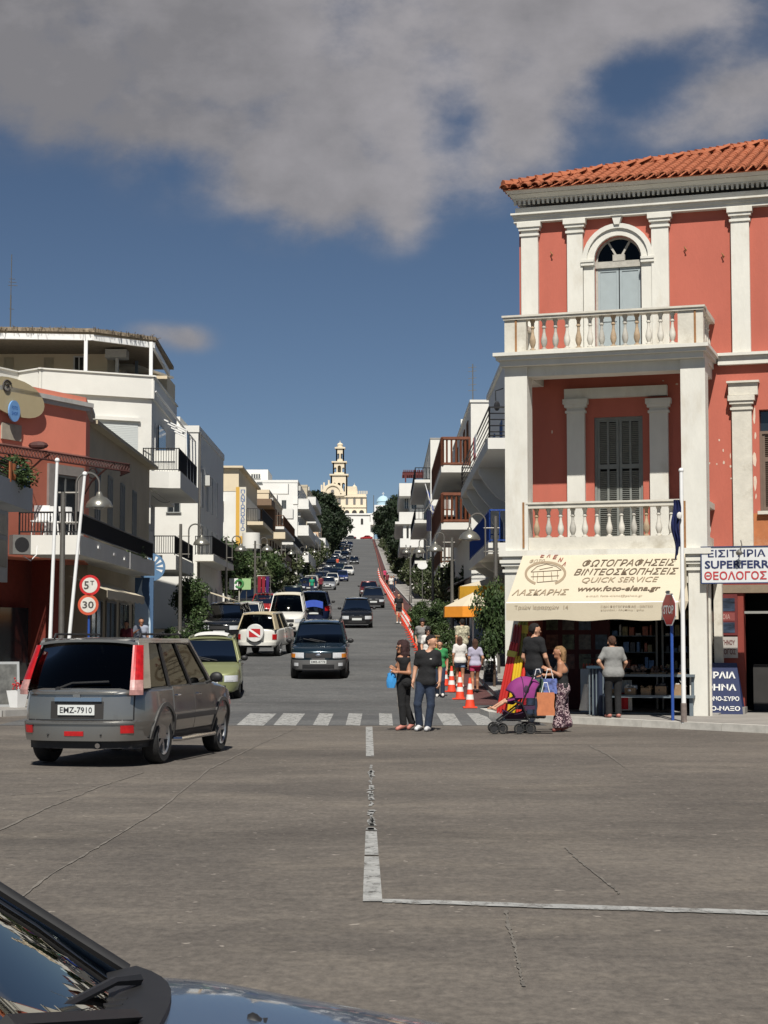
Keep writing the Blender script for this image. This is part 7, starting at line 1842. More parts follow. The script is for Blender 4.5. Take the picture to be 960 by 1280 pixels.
pink_c=mat('magenta_cloth',(.50,.04,.12),.9,var=.1);ltden=mat('light_denim',(.14,.20,.30),.9,var=.3,scale=9);lil=mat('pale_violet_cloth',(.38,.36,.46),.9,var=.15)
patt=mat('patterned_shirt',(.45,.42,.30),.9,var=.7,scale=16,detail=2);grn=mat('green_cloth',(.03,.22,.07),.9,var=.1);org=mat('orange_cloth',(.60,.09,.04),.9,var=.1);dred=mat('dark_red_cloth',(.16,.02,.03),.9,var=.15)
def on(px_,py_,l=.012):g_=gnd(px_,py_);return(g_.x,g_.y,g_.z+l)
person('girl with long brown hair in white top and denim shorts walking away beside the cones',on(575,861),1.50,R(-4),walk,top=(white_cloth,'loose'),bottom=(ltden,'shorts'),shoes=white_cloth,skin=skin_t,hair=(hair_br,'long'),res=.013,female=True)
person('girl in lilac top and magenta shorts walking away, nearer the chalkboard',on(594,867),1.50,R(6),walk2,top=(lil,'tee'),bottom=(pink_c,'shorts'),shoes=blk_cloth,skin=skin_t,hair=(hair_br,'long'),res=.013,female=True)
person('person in loose patterned shirt walking uphill in front of the two girls',on(578,838),1.72,R(8),walk,top=(patt,'loose'),bottom=(blk_cloth,'long'),hair=(hair_dk,'short'),res=.016,stout=1.15)
person('woman in white shirt, sunglasses and dark hat walking down behind the man in black',on(535,850),1.62,R(185),walk,top=(white_cloth,'tee'),bottom=(denim,'long'),glasses=True,hat=mat('dark_hat',(.02,.02,.022),.8),hair=(hair_dk,'long'),res=.014,female=True)
person('person in grey top and black cap walking down behind the woman in white shirt',on(528,836),1.68,R(180),walk2,top=(grey_cloth,'tee'),bottom=(blk_cloth,'long'),hat=MATS['dark_hat'],res=.016)
person('person in bright green top almost hidden behind the man in black T-shirt',on(550,872),1.52,R(175),walk,top=(grn,'tee'),bottom=(denim,'long'),res=.015)
person('dark figure walking down on the road side of the distant cones',on(498.5,780),1.66,R(180),walk2,top=(blk_cloth,'tee'),bottom=(blk_cloth,'shorts'),res=.018,shoes=white_cloth)
for lab,p_,tpc,btc,yw in(('person in dark blue top among the distant walkers left of the oleander hedge',(492,741),denim,denim,180),('person in red top among the distant walkers beside the cone line',(484,735),dred,blk_cloth,0),('person in white top among the distant walkers close to the hedge',(489,742),white_cloth,denim,180),('person in pale pink top far up the cone line',(481,727),MATS['magenta_cloth'],blk_cloth,0),('person in emerald green top stepping out between parked cars on the left',(390,744),mat('emerald_cloth',(.01,.25,.14),.9),denim,180),('person in dark red standing in the road beside the silver car',(401,742),dred,blk_cloth,0),('person in bright orange top beside the distant parked cars',(422,710),org,blk_cloth,10),('left one of two dark walkers far up the street',(430,695),blk_cloth,blk_cloth,0),('right one of two dark walkers far up the street, in white top',(435,695),white_cloth,blk_cloth,0)):
 person(lab,on(*p_),1.72,R(yw),walk,top=(tpc,'tee'),bottom=(btc,'long'),res=.026)
B_=at(176,812,57);person('man in pale grey shirt standing before the blue and white wave panel',(B_.x+.0,57,gz(57)+H),1.72,R(200),dict(elr=(.30,.05,1.2),wrr=(.2,.2,1.3)),top=(mat('bluish_grey_shirt',(.28,.31,.38),.9),'tee'),bottom=(denim,'long'),skin=skin_t,res=.014)
B_=at(158,812,56.5);person('person in dark red clothes in the shade left of the man in grey shirt',(B_.x,56.5,gz(57)+H),1.62,R(170),top=(dred,'tee'),bottom=(blk_cloth,'long'),skin=skin_t,hair=(hair_dk,'short'),res=.016,female=True)
# --------- awning, signs and shop front of the pink corner building
m_canvas=mat('cream_canvas',(.56,.495,.37),.9,var=.04,scale=2,bump=.15,bscale=6,stain=.25,stain_col=(.42,.35,.25))
m_goldtx=mat('brown_letter',(.13,.09,.055),.8,var=0);m_goldlt=mat('light_brown_letter',(.30,.23,.15),.8,var=0)
aw=thing('shop_awning','cream canvas awning with brown Greek lettering over the photo shop','awning',tuple(FP.o),FP.ang)
TA0,TA1=T1+.06,T1+1.35
aL0,zA0=FP.hit(655,691,TA0);aR0,_=FP.hit(857,691,TA0);aL1,zA1=FP.hit(633,754,TA1);aR1=FP.hit(848,754,TA1)[0];zV=FP.hit(640,775.5,TA1)[1]
def awp(u,v):
 s_=(aL0+(aR0-aL0)*u)*(1-v)+(aL1+(aR1-aL1)*u)*v
 return Vector((s_,-(TA0+(TA1-TA0)*v),zA0+(zA1-zA0)*v+.003*math.sin(u*23)*v))
g=MB();g.grid(awp,30,10,(0,.0,-.012));g.build('canvas',m_canvas,aw,smooth=60)
g=MB();g.grid(lambda u,v:awp(u,1)+Vector((0,-.022-.004*math.sin(u*31)*v,(zV-zA1)*v-.015*v*math.sin(u*17))),40,3,(0,.012,0));g.build('valance',m_canvas,aw,smooth=60)
g=MB();g.add([awp(1,0),awp(1,1),awp(1,1)+Vector((.06,0,zV-zA1)),awp(1,0)+Vector((.02,.0,-.7)),awp(1,.5)+Vector((.12,0,-.5))],[(0,1,2,4,3)]);g.build('side_flap',m_canvas,aw)
g=MB();r_=random.Random(2)
for k in range(0):
 s_=aR1+.04+k*.045;g.tube([(s_,-(TA1-.15-.1*k),zA1+.12+.05*k),(s_+.03,-(TA1-.1-.12*k),zV+.1+r_.uniform(-.1,.1)),(s_+.02,-(TA1-.2-.1*k),zV-.25+r_.uniform(-.15,.1))],[.03,.045,.02],6)
g=MB();g.tube([awp(0,1)+Vector((0,.02,0)),awp(1,1)+Vector((0,.02,0))],.025,6);
g.build('front_bar',white_paint,aw)
for u in(.02,.98):g=MB();g.tube([awp(u,1)+Vector((0,.05,-.02)),(awp(u,0).x,-T1,zA0-.75)],.02,5);g.build('arm',white_paint,aw)
def on_awn(body,x0,x1,y0,y1,m,shear=.0,bold=0.0,val=False,parent=None):
 """photo box -> awning coordinates (u,v)"""
 yt0,yt1=(691,754)if not val else(754,775.5)
 def uv(x,y):
  v=(y-yt0)/(yt1-yt0);vv=v if not val else 1
  L_=655+(633-655)*vv;R_=857+(848-857)*vv;return(x-L_)/(R_-L_),v
 u0,v0=uv(x0,y1);u1,_=uv(x1,y1);_,v1=uv(x0,y0)
 if val:
  A=awp(u0,1)+Vector((0,-.034,(zV-zA1)*v0));B_=awp(u1,1)+Vector((0,-.034,(zV-zA1)*v0));C=A+Vector((0,0,-(zV-zA1)*(v0-v1)))
 else:
  off=Vector((0,-.012,.010));A,B_,C=awp(u0,v0)+off,awp(u1,v0)+off,awp(u0,v1)+off
  C=A+(C-A)-(B_-A).normalized()*(C-A).dot((B_-A).normalized())
 return text_on(aw,body,m,A,B_-A,C-A,(B_-A).length,(C-A).length,bold,shear)
on_awn('ΦΩΤΟΓΡΑΦΗΣΕΙΣ',729,844,701.5,710.5,m_goldtx,.12,.006)
on_awn('ΒΙΝΤΕΟΣΚΟΠΗΣΕΙΣ',720,846,713,721,m_goldtx,.12,.006)
on_awn('QUICK SERVICE',728,822,723.8,731.2,m_goldlt,.12,0)
on_awn('www.foto-elena.gr',722,825,734.5,742.5,m_goldtx,.12,.02)
on_awn('e-mail: foto-elena@yahoo.gr',734,804,745,748.2,m_goldlt)
on_awn('ΛΑΣΚΑΡΗΣ',641,710,738,745,m_goldlt,.12,.01)
on_awn('Τριών Ιεραρχών  14',644,712,757,763,m_goldlt,0,.0,True)
on_awn('ΕΙΔΗ ΦΩΤΟΓΡΑΦΙΑΣ - ΒΙΝΤΕΟ',753,817,757.5,760.2,m_goldlt,0,0,True);on_awn('κορνίζες - άλμπουμ - φιλμ',753,806,762,764.4,m_goldlt,0,0,True)
on_awn('ΦΩΤΟ',662,681,700,705,m_goldlt,.1);
for i,chh in enumerate('ΕΛΕΝΑ'):
 a=R(98-i*17);cx_,cy_=682.5,718;r1x,r1y=27.5,23
 x_,y_=cx_+r1x*math.cos(a),cy_-r1y*math.sin(a);on_awn(chh,x_-2.2,x_+2.2,y_-2.6,y_+2.6,mat('reddish_letter',(.25,.06,.04),.8,var=0),.1,.02)
def awpt(x,y,h=.009):
 v=(y-691)/63;L_=655+(633-655)*v;R_=857+(848-857)*v;return awp((x-L_)/(R_-L_),v)+Vector((0,-h,.4*h))
g=MB()
def ribbon(g,pts,w):
 for(a,b_)in zip(pts,pts[1:]):
  d=Vector((b_[0]-a[0],b_[1]-a[1]));n_=Vector((-d.y,d.x)).normalized()*w
  g.add([awpt(a[0]-n_.x,a[1]-n_.y),awpt(a[0]+n_.x,a[1]+n_.y),awpt(b_[0]+n_.x,b_[1]+n_.y),awpt(b_[0]-n_.x,b_[1]-n_.y)],[(0,1,2,3)])
ribbon(g,[(682.5+25*math.cos(a),718-14.2*math.sin(a))for a in[R(-60+300*k/40)for k in range(41)]],1.5);g.build('badge_ring',m_goldlt,aw)
g=MB()
for pts in([(664,716),(672,709),(684,706),(696,709),(703,714),(664,716)],[(667,716),(667,726)],[(673,717),(672,729)],[(680,715),(680,728)],[(690,716),(691,727)],[(698,715),(698,725)],[(664,722),(700,721)],[(672,729),(698,727)],[(675,713),(692,710)]):ribbon(g,pts,.35)
g.build('badge_drawing',m_goldtx,aw)
TS=T1+.12
a0,zt_s=FP.hit(877,684.5,TS);_,zb_s=FP.hit(877,728.5,TS);a1s=FP.hit(1040,700,TS)[0]
fs_=thing('ferry_ticket_sign','white signboard with navy and red ferry ticket lettering above the agency door','sign',tuple(FP.p(a0,TS,zb_s)),FP.ang)
g=MB();g.box(0,a1s-a0,-.0,.12,0,zt_s-zb_s);g.build('board',mat('sign_white',(.66,.67,.66),.5,var=.04,scale=3,stain=.3,stain_col=(.4,.38,.33)),fs_)
g=MB()
for(x0,x1,z0,z1)in((-.02,a1s-a0+.02,-.02,.0),(-.02,a1s-a0+.02,zt_s-zb_s,zt_s-zb_s+.02),(-.02,-.0,0,zt_s-zb_s)):g.box(x0,x1,-.015,.13,z0,z1)
g.build('frame',mat('navy_frame',(.02,.04,.12),.5),fs_)
m_navy=mat('navy_letter',(.012,.022,.09),.6,var=0);m_redl=mat('red_letter',(.45,.025,.03),.6,var=0)
def sgt(body,x0,x1,y0,y1,m,bold=.03):
 A,z0=FP.hit(x0,y1,TS);B_=FP.hit(x1,y1,TS)[0];z1=FP.hit(x0,y0,TS)[1];text_on(fs_,body,m,(A-a0,-.008,z0-zb_s),(1,0,0),(0,0,1),B_-A,z1-z0,bold)
sgt('ΕΙΣΙΤΗΡΙΑ',885,957,687.5,696.5,m_navy,.015);sgt('SUPERFERRIES',881,981,701,711,m_navy,.025);sgt('ΘΕΟΛΟΓΟΣ',880.5,958.5,714.5,725,m_redl,.018)
g=MB();A=FP.hit(926,683,TS);g.tube([(A[0]-a0,.0,A[1]-zb_s+.12),(A[0]-a0+.03,-.1,A[1]-zb_s+.02),(A[0]-a0-.02,-.16,A[1]-zb_s-.12)],.012,5);g.lathe([(.05,0),(.07,.05),(.03,.1)],8,(A[0]-a0-.02,-.16,A[1]-zb_s-.18));g.build('sign_lamp',grey_metal,fs_)
tp_=.03
def fobj(name,label,cat,x,y,t):s_,z=FP.hit(x,y,t);return thing(name,label,cat,tuple(FP.p(s_,t,z)),FP.ang),s_,z
def rect(o,s0_,z0_,name,m,x0,y0,x1,y1,t,d0,d1,parent=None):
 A,zt1_=FP.hit(x0,y0,t);B_,zb1_=FP.hit(x1,y1,t);g=MB();g.box(A-s0_,B_-s0_,-d1,-d0,zb1_-z0_,zt1_-z0_);return g.build(name,m,parent or o)
o,s_,z=fobj('poster_case','dark red poster case with two ferry pictures beside the agency door','sign',887,790,tp_)
rect(o,s_,z,'frame',mat('maroon_frame',(.13,.02,.02),.5),887,743,922.5,794,tp_,0,.06)
for(y0,y1)in((748,764),(778,791)):rect(o,s_,z,'picture',mat('ferry_photo',(.035,.05,.08),.3,var=.9,scale=3,stretch=(1,1,4)),890,y0,919,y1,tp_,.061,.066)
rect(o,s_,z,'title_strip',mat('dull_red_strip',(.22,.05,.045),.6),890,766,919,776,tp_,.061,.066)
mdl=mat('dim_letter',(.45,.30,.26),.7,var=0);A,zz_=FP.hit(896,774,tp_);B_=FP.hit(913,774,tp_)[0];text_on(o,'ΠΛΟΙΑ',mdl,(A-s_,-.07,zz_-z),(1,0,0),(0,0,1),B_-A,.1)
o,s_,z=fobj('agency_sign','pale two-line agency sign under the poster case','sign',887,822,tp_)
rect(o,s_,z,'board',mat('dull_white_sign',(.40,.37,.34),.7,var=.1),887,796,922.5,822.5,tp_,0,.04)  # board in an even greyish off-white
for body,x0,x1,y0,y1 in(('ΚΤΕΛ ΤΗΝΟΥ',890,919,800,806),('ΘΕΟΛΟΓΟΣ',890,920,811,818)):A,zz_=FP.hit(x0,y1,tp_);B_,z1q=FP.hit(x1,y0,tp_);text_on(o,body,mat('dull_maroon_letter',(.12,.02,.02),.7,var=0),(A-s_,-.048,zz_-z),(1,0,0),(0,0,1),B_-A,z1q-zz_,.02)
g=MB();pdz=dz
for(p,q,z0,z1)in((d0-.16,d0+.02,SW,pdz+.12),(d0+.021,d0+1.5,pdz-.0,pdz+.12),(d0+.021,d0+1.5,pz(940,767),pz(940,764))):pbox(g,p,q,-.1,.04,z0,z1)
dfo=g.build('door_frame',mat('grey_door_frame',(.26,.26,.24),.6,var=.08),pink)
g=MB();pbox(g,d0+.02,d0+1.5,-.06,-.04,SW,pdz);g.build('door_glass',glass('shop_glass',(.3,.3,.3),.3),dfo)
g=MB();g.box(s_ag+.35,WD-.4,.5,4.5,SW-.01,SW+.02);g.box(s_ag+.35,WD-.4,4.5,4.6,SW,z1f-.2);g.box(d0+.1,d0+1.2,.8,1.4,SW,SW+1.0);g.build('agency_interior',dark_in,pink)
g=MB();pbox(g,px(884),WD,0,.05,pz(940,741),pz(940,731));g.build('door_lintel',mat('dull_beige_board',(.22,.17,.12),.8),pink)
g=MB();pbox(g,px(921),px(930),.0,.5,SW,SW+.14);g.build('door_step',m_pave,pink)
ab=FP.p(px(896,.4),.45,0)
bo=thing('ferry_destination_board','navy sandwich board with white destination names leaning beside the pillar','sign',(ab.x,ab.y,H),FP.ang)
wb1,hb1=.50,1.0
g=MB();g.add([(-wb1,-.22,0),(wb1,-.22,0),(wb1*.72,.0,hb1*1.05),(-wb1*.9,.0,hb1*1.05)],[(0,1,2,3)]);g.add([(-wb1,.26,0),(wb1,.26,0),(wb1*.72,.02,hb1*1.05),(-wb1*.9,.02,hb1*1.05)],[(3,2,1,0)])
g.v=[(x,y,z)for x,y,z in g.v];g.build('panel',mat('navy_board',(.012,.022,.08),.5,var=.05),bo)
upb=Vector((0,.22,hb1*1.05)).normalized();L_=1.07;m_wl=mat('white_letter',(.65,.65,.63),.6,var=0)
for body,v0,v1,x0,x1 in(('ΠΕΙΡΑΙΑ',.70,.83,-.44,.34),('ΑΘΗΝΑ',.46,.59,-.44,.36),('ΜΥΚΟΝΟ-ΣΥΡΟ',.26,.35,-.46,.42),('ΠΑΡΟ-ΝΑΞΟ',.07,.16,-.46,.44)):
 text_on(bo,body,m_wl,Vector((x0,-.232,0))+upb*L_*v0,(1,0,0),upb,x1-x0,(v1-v0)*L_,.03)
# --------- goods in front of and inside the photo shop
def boxes(name,label,cat,loc,rz,parts):
 t=thing(name,label,cat,loc,rz)
 for nm,m,bl in parts:
  for q in bl:g=MB();g.box(*q);g.build(nm,m,t)
 return t
m_tblue=mat('grey_blue_paint',(.13,.16,.18),.6,var=.15);m_card=mat('cardboard',(.28,.18,.10),.85,var=.15);
Tb=pav(806,894.5);tb_=thing('display_table','grey-blue wooden stall table with a lower bench shelf right of the woman in grey','table',(Tb.x,Tb.y+.35,H),FP.ang)
for z0,z1,nm in((.78,.83,'tabletop'),(.36,.41,'shelf')):
 g=MB();g.box(-1.0,1.1,-.28 if z0>.5 else-.38,.3,z0,z1);g.build(nm,m_tblue,tb_)
for x in(-.78,1.0):
 for y_ in(-.30,.22):g=MB();g.box(x,x+.07,y_,y_+.07,0,.36);g.build('leg',m_tblue,tb_)
for x in(-.98,1.03):
 for y_ in(-.2,.22):g=MB();g.box(x,x+.05,y_,y_+.05,.41,.78);g.build('leg',m_tblue,tb_)
def local(o,x,y,z):return tuple(o.matrix_basis@Vector((x,y,z)))
rg=random.Random(6);cols={'blue and white packets':(.08,.22,.45),'white parcels':(.6,.58,.54),'brown trinkets':(.16,.08,.05),'straw baskets':(.33,.2,.09),'dark purses':(.03,.03,.035)}
for i,(nm,x,w_,d_,h_,mk)in enumerate((('blue and white packets',-.55,.26,.22,.16,1),('white parcels',-.2,.22,.2,.14,2),('straw baskets',.12,.2,.2,.14,4),('dark purses',.42,.22,.2,.18,5),('white parcels',.78,.26,.2,.22,2))):
 t=thing('goods_crate','crate of %s on the stall bench shelf, %s from the left'%(nm,('first','second','third','fourth','fifth')[i]),'crate',local(tb_,x,-.18,.41),FP.ang)
 for q in((-w_/2,w_/2,-d_/2,-d_/2+.01,0,h_),(-w_/2,w_/2,d_/2-.01,d_/2,0,h_),(-w_/2,-w_/2+.01,-d_/2+.011,d_/2-.011,0,h_),(w_/2-.01,w_/2,-d_/2+.011,d_/2-.011,0,h_)):g=MB();g.box(*q);g.build('side',m_card,t)
 g=MB();c_=cols[nm]
 for k in range(14):a,b_,cc=rg.uniform(-w_*.4,w_*.4),rg.uniform(-d_*.4,d_*.4),rg.uniform(.6,1.25)*h_;u=Vector((rg.uniform(-1,1),rg.uniform(-1,1),rg.uniform(-.4,.4))).normalized();v=u.cross(Vector((0,0,1))).normalized();g.obox((a,b_,cc),u,v,u.cross(v),rg.uniform(.03,.06),rg.uniform(.02,.05),rg.uniform(.008,.02))
 ob=g.build('contents',mat('goods_'+nm.split()[0],c_,.6,var=.5,scale=14),t);ob['kind']='stuff'
for i,x in enumerate((-.85,-.45,-.05,.35,.72)):
 t=thing('souvenir_tray','tray of dark souvenirs on the upper top of the stall, %s from the left'%('first','second','third','fourth','fifth')[i],'tray',local(tb_,x,.02,.83),FP.ang)
 g=MB();g.box(-.16,.16,-.18,.18,0,.03);g.build('base',m_card,t);g=MB()
 for k in range(16):g.ball((rg.uniform(-.14,.14),rg.uniform(-.15,.15),rg.uniform(.04,.14)),(rg.uniform(.015,.04),.02,rg.uniform(.02,.06)),6,4)
 ob=g.build('souvenirs',mat('souvenir_mix_%d'%(i%3),((.10,.05,.03),(.03,.03,.035),(.22,.14,.10))[i%3],.5,var=.7,scale=22),t);ob['kind']='stuff'
c_=pav(754,895);t=thing('slatted_bin','dark blue slatted plastic bin standing left of the woman in grey','bin',(c_.x,c_.y+.25,H),FP.ang)
g=MB();g.lathe([(.20,0),(.23,.95)],4,cap=True);g.build('liner',mat('dark_blue_liner',(.02,.03,.06),.7),t)
for k in range(7):
 g=MB();x=-.21+.07*k;g.box(x-.012,x+.012,-.185,-.165,.02,.95);g.build('slat',m_tblue,t)
g=MB();g.box(-.26,.26,-.22,.2,.95,1.0);g.build('rim',mat('light_blue_cover',(.25,.40,.5),.6),t)
c_=pav(741,893.5);t=thing('hanging_tote_bags','white cloth bags hanging in two tiers from a rack left of the blue bin','bags',(c_.x,c_.y+.2,H),FP.ang)
for(x,z0,z1,w_)in((.05,.55,1.0,.11),(-.06,.08,.62,.15)):
 g=MB();g.grid(lambda u,v:(x+(u-.5)*w_*(1.9-.8*v)-.05*(1-v),-.05+.03*math.sin(u*8),z0+(z1-z0)*v),7,5,(0,.05,0));g.build('cloth_bag',white_cloth,t,smooth=60)
g=MB();g.tube([(.08,.02,0),(.08,.02,1.15),(-.15,-.04,1.15)],.015,5);g.build('stand',dark_metal,t)
c_=pav(785,893);t=thing('red_white_towel','red and white towel hanging at the left end of the stall table','towel',(c_.x,c_.y+.18,H),FP.ang)
g=MB();g.grid(lambda u,v:((u-.5)*.26,-.1+.015*math.sin(u*11),.08+.62*v),6,4,(0,.012,0));g.build('white_part',white_cloth,t);g=MB();g.grid(lambda u,v:(-.11+u*.16,-.118+.01*math.sin(u*9),.10+.34*v),5,3,(0,.01,0));g.build('red_part',mat('towel_red',(.5,.02,.03),.9),t)
t=thing('blue_crate_stack','light blue box with red tops behind the slatted bin','box',tuple(Vector((c_.x-.55,c_.y+.75,H))),FP.ang);g=MB();g.box(-.3,.3,-.2,.2,0,.92);g.build('casing',mat('pale_box',(.30,.36,.42),.6,var=.1),t);g=MB()
for k in range(9):g.lathe([(.02,0),(.02,.09),(.012,.11)],6,(-.25+k*.06,-.1+.02*(k%3),.92))
g.build('jars',mat('red_jars',(.35,.05,.02),.4,var=.4),t)
for i,(sx,dep_)in enumerate(((.0,1.6),(1.55,1.7))):
 P_=FP.p(px(790)+sx-.3,-dep_+1.0,H);t=thing('display_shelves',('open shelf unit of souvenirs behind the stall, left of the two','open shelf unit of souvenirs behind the blue sign post')[i],'shelf',tuple(P_),FP.ang)
 for x in(-.72,.72):g=MB();g.box(x-.02,x+.02,-.15,.15,0,2.15);g.build('upright',grey_metal,t)
 for z in(.9,1.25,1.6,1.95):g=MB();g.box(-.7,.7,-.15,.15,z,z+.02);g.build('shelf',m_tblue,t)
 gg=[MB()for _ in range(5)]
 for z in(.92,1.27,1.62,1.97):
  x=-.66
  while x<.62:w_=rg.uniform(.03,.12);rg.choice(gg).box(x,x+w_,rg.uniform(-.12,-.05),.1,z,z+rg.uniform(.05,.24));x+=w_+rg.uniform(.01,.05)
 for k,g in enumerate(gg):ob=g.build('souvenirs',mat('shelf_mix_%d'%k,((.45,.42,.38),(.10,.20,.40),(.42,.10,.05),(.30,.24,.10),(.06,.06,.07))[k],.4,var=.5,scale=18),t);ob['kind']='stuff'
P_=FP.p(px(700),-.3,H);t=thing('photo_display_rack','dark display rack with photographs in the left depth of the shop','rack',tuple(P_),FP.ang)
g=MB();g.box(-.9,1.0,0,.1,0,2.3);g.build('panel',mat('maroon_panel',(.07,.012,.014),.7),t)
for k in range(14):g=MB();x=-.75+(k%5)*.36;z=.9+(k//5)*.42;g.box(x,x+.26,-.02,-.002,z,z+.32);g.build('photo',mat('photo_%d'%(k%4),((.12,.10,.08),(.05,.08,.12),(.16,.07,.05),(.10,.12,.07))[k%4],.3,var=.8,scale=9),t)
cl_=[('red beach mattress with a yellow tag leaning outermost against the pillar',(.50,.03,.025),632,4,1.62,-14),('dark red beach mattress second from the pillar',(.22,.015,.015),640,2,2.0,-9),('olive green and yellow beach mattress behind the pushchair hood',(.20,.19,.02),646,0,2.25,-7),('tall dark red beach mattress behind the green one',(.26,.012,.02),651,-3,2.3,-3),('yellow beach float standing low behind the pushchair',(.65,.42,.02),641,6,1.3,-10),('red beach float beside the low yellow one',(.60,.05,.03),649,5,1.2,-6),('slim dark red float at the right end of the row',(.24,.012,.02),657,-4,2.1,0)]
for i,(lab,colr,x,yoff,hh,tl)in enumerate(cl_):
 B_=at(x-8+(4 if x>640 else 0),880,36.2);hh*=.93;t=thing('beach_mattress' if 'mattress' in lab else 'beach_float',lab,'inflatable',(B_.x,36.2-yoff*.045,H));t.rotation_euler=(R(-5),R(tl*-.75),R(-25))
 m_=mat('inflatable_%d'%i,colr,.35,var=.08);
 for k in range(3):g=MB();x_=(k-1)*.058;g.tube([(x_,0,.03),(x_,0,.10),(x_,0,hh-.1),(x_,0,hh)],[.02,.034,.034,.02],10);g.build('air_tube',m_,t,smooth=60)
 if i in(0,2,3):g=MB();g.box(-.095,.095,-.042,.042,hh*.80,hh*.88);g.build('band',mat('band_yellow',(.6,.5,.08),.6),t)
 if i==2:g=MB();g.box(-.096,.096,-.038,.038,.05,hh*.48);g.build('yellow_half',mat('inflatable_4y',(.65,.42,.02),.35),t)
# --------- pushchair with a child
Bp=gnd(640,917);pc=thing('pushchair','black framed pushchair with purple hood beside the blonde woman','pushchair',(Bp.x,Bp.y,.004),0)
m_pur=mat('purple_fabric',(.22,.025,.16),.8,var=.1,scale=10);m_pdk=mat('dark_purple_fabric',(.05,.015,.05),.85,var=.2,scale=14)
k8=.00178;q8=lambda x,y,dy=0.0:((x-240)*k8,dy,(1180-y)*k8)
wt_,wr_m,wd_=wheel_meshes(.095,.045,'steel')
for nm,x,yy in(('w',60,-.26),('w',140,-.20),('w',60,.26),('w',300,-.30),('w',415,-.24),('w',380,.26)):
 e=link('wheel',wt_,pc);e.location=(q8(x,1115)[0],yy,.095);e.rotation_euler=(0,0,PI/2);link('rim',wd_,e)
g=MB()
for s_ in(-.25,.25):
 g.tube([q8(90,1060,s_),q8(330,880,s_),q8(440,620,s_),q8(520,590,s_)],.016,6);g.tube([q8(400,1060,s_),q8(330,880,s_),q8(250,860,s_)],.016,6);g.tube([q8(180,1040,s_),q8(400,1040,s_)],.012,5);g.tube([q8(60,1090,s_*1.02),q8(140,1060,s_),q8(100,1060,s_)],.014,5)
g.tube([q8(520,590,-.25),q8(535,585,0),q8(520,590,.25)],.018,6);g.tube([q8(330,880,-.25),q8(330,880,.25)],.014,5);g.tube([q8(200,1040,-.25),q8(200,1040,.25)],.012,5)
g.build('frame',dark_metal,pc,smooth=60)
g=MB();g.grid(lambda u,v:Vector(q8(190+210*v+20*math.sin(PI*v),800+60*(1-v)-230*max(0,v-.55),0))+Vector((0,(u-.5)*.44,.03*(2*u-1)**2)),6,10,(0,0,-.03));g.build('seat',m_pur,pc,smooth=60)
def hood(u,v):
 a=R(20+118*v);b_=PI*u;c0=Vector(q8(370,790));r_=.36
 return c0+Vector((-math.cos(a)*r_*(.55+.45*math.sin(b_))*1.0,-.25*math.cos(b_),math.sin(a)*r_*(math.sin(b_)**.45)-.05))
g=MB();g.grid(hood,14,8,(0,0,-.015));g.build('hood',m_pur,pc,smooth=70)
g=MB()
for v in(0,.5,1):g.tube([hood(u/12,v)+Vector((0,0,.005))for u in range(13)],.008,5)
g.build('hood_rib',m_pdk,pc)
g=MB();g.grid(lambda u,v:Vector(q8(150+230*u,1010+40*math.sin(PI*u),0))+Vector((0,(v-.5)*.4,.12*abs(2*v-1))),8,6,(0,0,-.015));g.build('basket',m_pdk,pc,smooth=60)
g=MB();g.box(*[q for q in(q8(280,0)[0],q8(460,0)[0],-.2,.2,q8(0,940)[2],q8(0,905)[2])]);g.build('seat_base',m_pdk,pc)
g=MB();g.ball(q8(375,750,-.2),(.09,.06,.11),10,8);g.build('side_bag',m_pdk,pc,smooth=60)
cp_=Bp+V3((0,0,0));ch_,GC=person('small child in purple clothes lying back in the pushchair with bare feet out',tuple(V3((Bp.x,Bp.y,0))),.86,R(90),{k:grot(R(90),tuple(c/(.86/1.75)for c in v))for k,v in dict(head=q8(345,760),neck=q8(322,790),shl=q8(305,800,-.09),shr=q8(305,800,.09),ell=q8(270,820,-.12),elr=q8(270,820,.12),wrl=q8(225,830,-.10),wrr=q8(225,835,.1),chest=q8(285,825),pel=q8(245,860),hipl=q8(235,865,-.04),hipr=q8(235,865,.04),kneel=q8(165,865,-.07),kneer=q8(175,850,.07),anl=q8(70,930,-.08),anr=q8(50,925,.07),toel=q8(20,915,-.09),toer=q8(5,935,.08)).items()},top=(m_pur,'tee'),bottom=(m_pdk,'shorts'),shoes=None,res=.009,hair=(hair_dk,'short'))
for lab,nm,x,y,dy,w_,hh,colr in(('orange paper carrier bag hanging from the pushchair handle','carrier_bag',560,770,-.30,.15,.40,(.50,.17,.07)),('blue and white patterned bag held between the woman and the shop','patterned_bag',620,640,.12,.13,.26,(.12,.16,.4)),('dark green and yellow bag hanging at the pushchair handle','striped_bag',500,640,-.02,.09,.3,(.05,.10,.07))):
 t=thing(nm,lab,'bag',tuple(Bp+V3(q8(x,y,dy))))
 g=MB();g.grid(lambda u,v:(w_*(1 if abs(((u*4)%4)-2)<2 else 1)*(math.cos(2*PI*u)/max(abs(math.cos(2*PI*u)),abs(math.sin(2*PI*u))))*(1+.06*math.sin(9*v)),.05*(math.sin(2*PI*u)/max(abs(math.cos(2*PI*u)),abs(math.sin(2*PI*u)))),-hh*v),16,5);g.f.append(tuple(len(g.v)-17+k for k in range(16)));g.m.append(0)
 g.build('pouch',mat(nm+'_stuff_%s'%lab[:4],colr,.7,var=.15 if nm=='carrier_bag' else.9,scale=12),t,smooth=30);g=MB();g.tube([(-.07,0,0),(-.03,0,.17),(.03,0,.17),(.07,0,0)],.008,5);g.build('handle',white_paint,t)
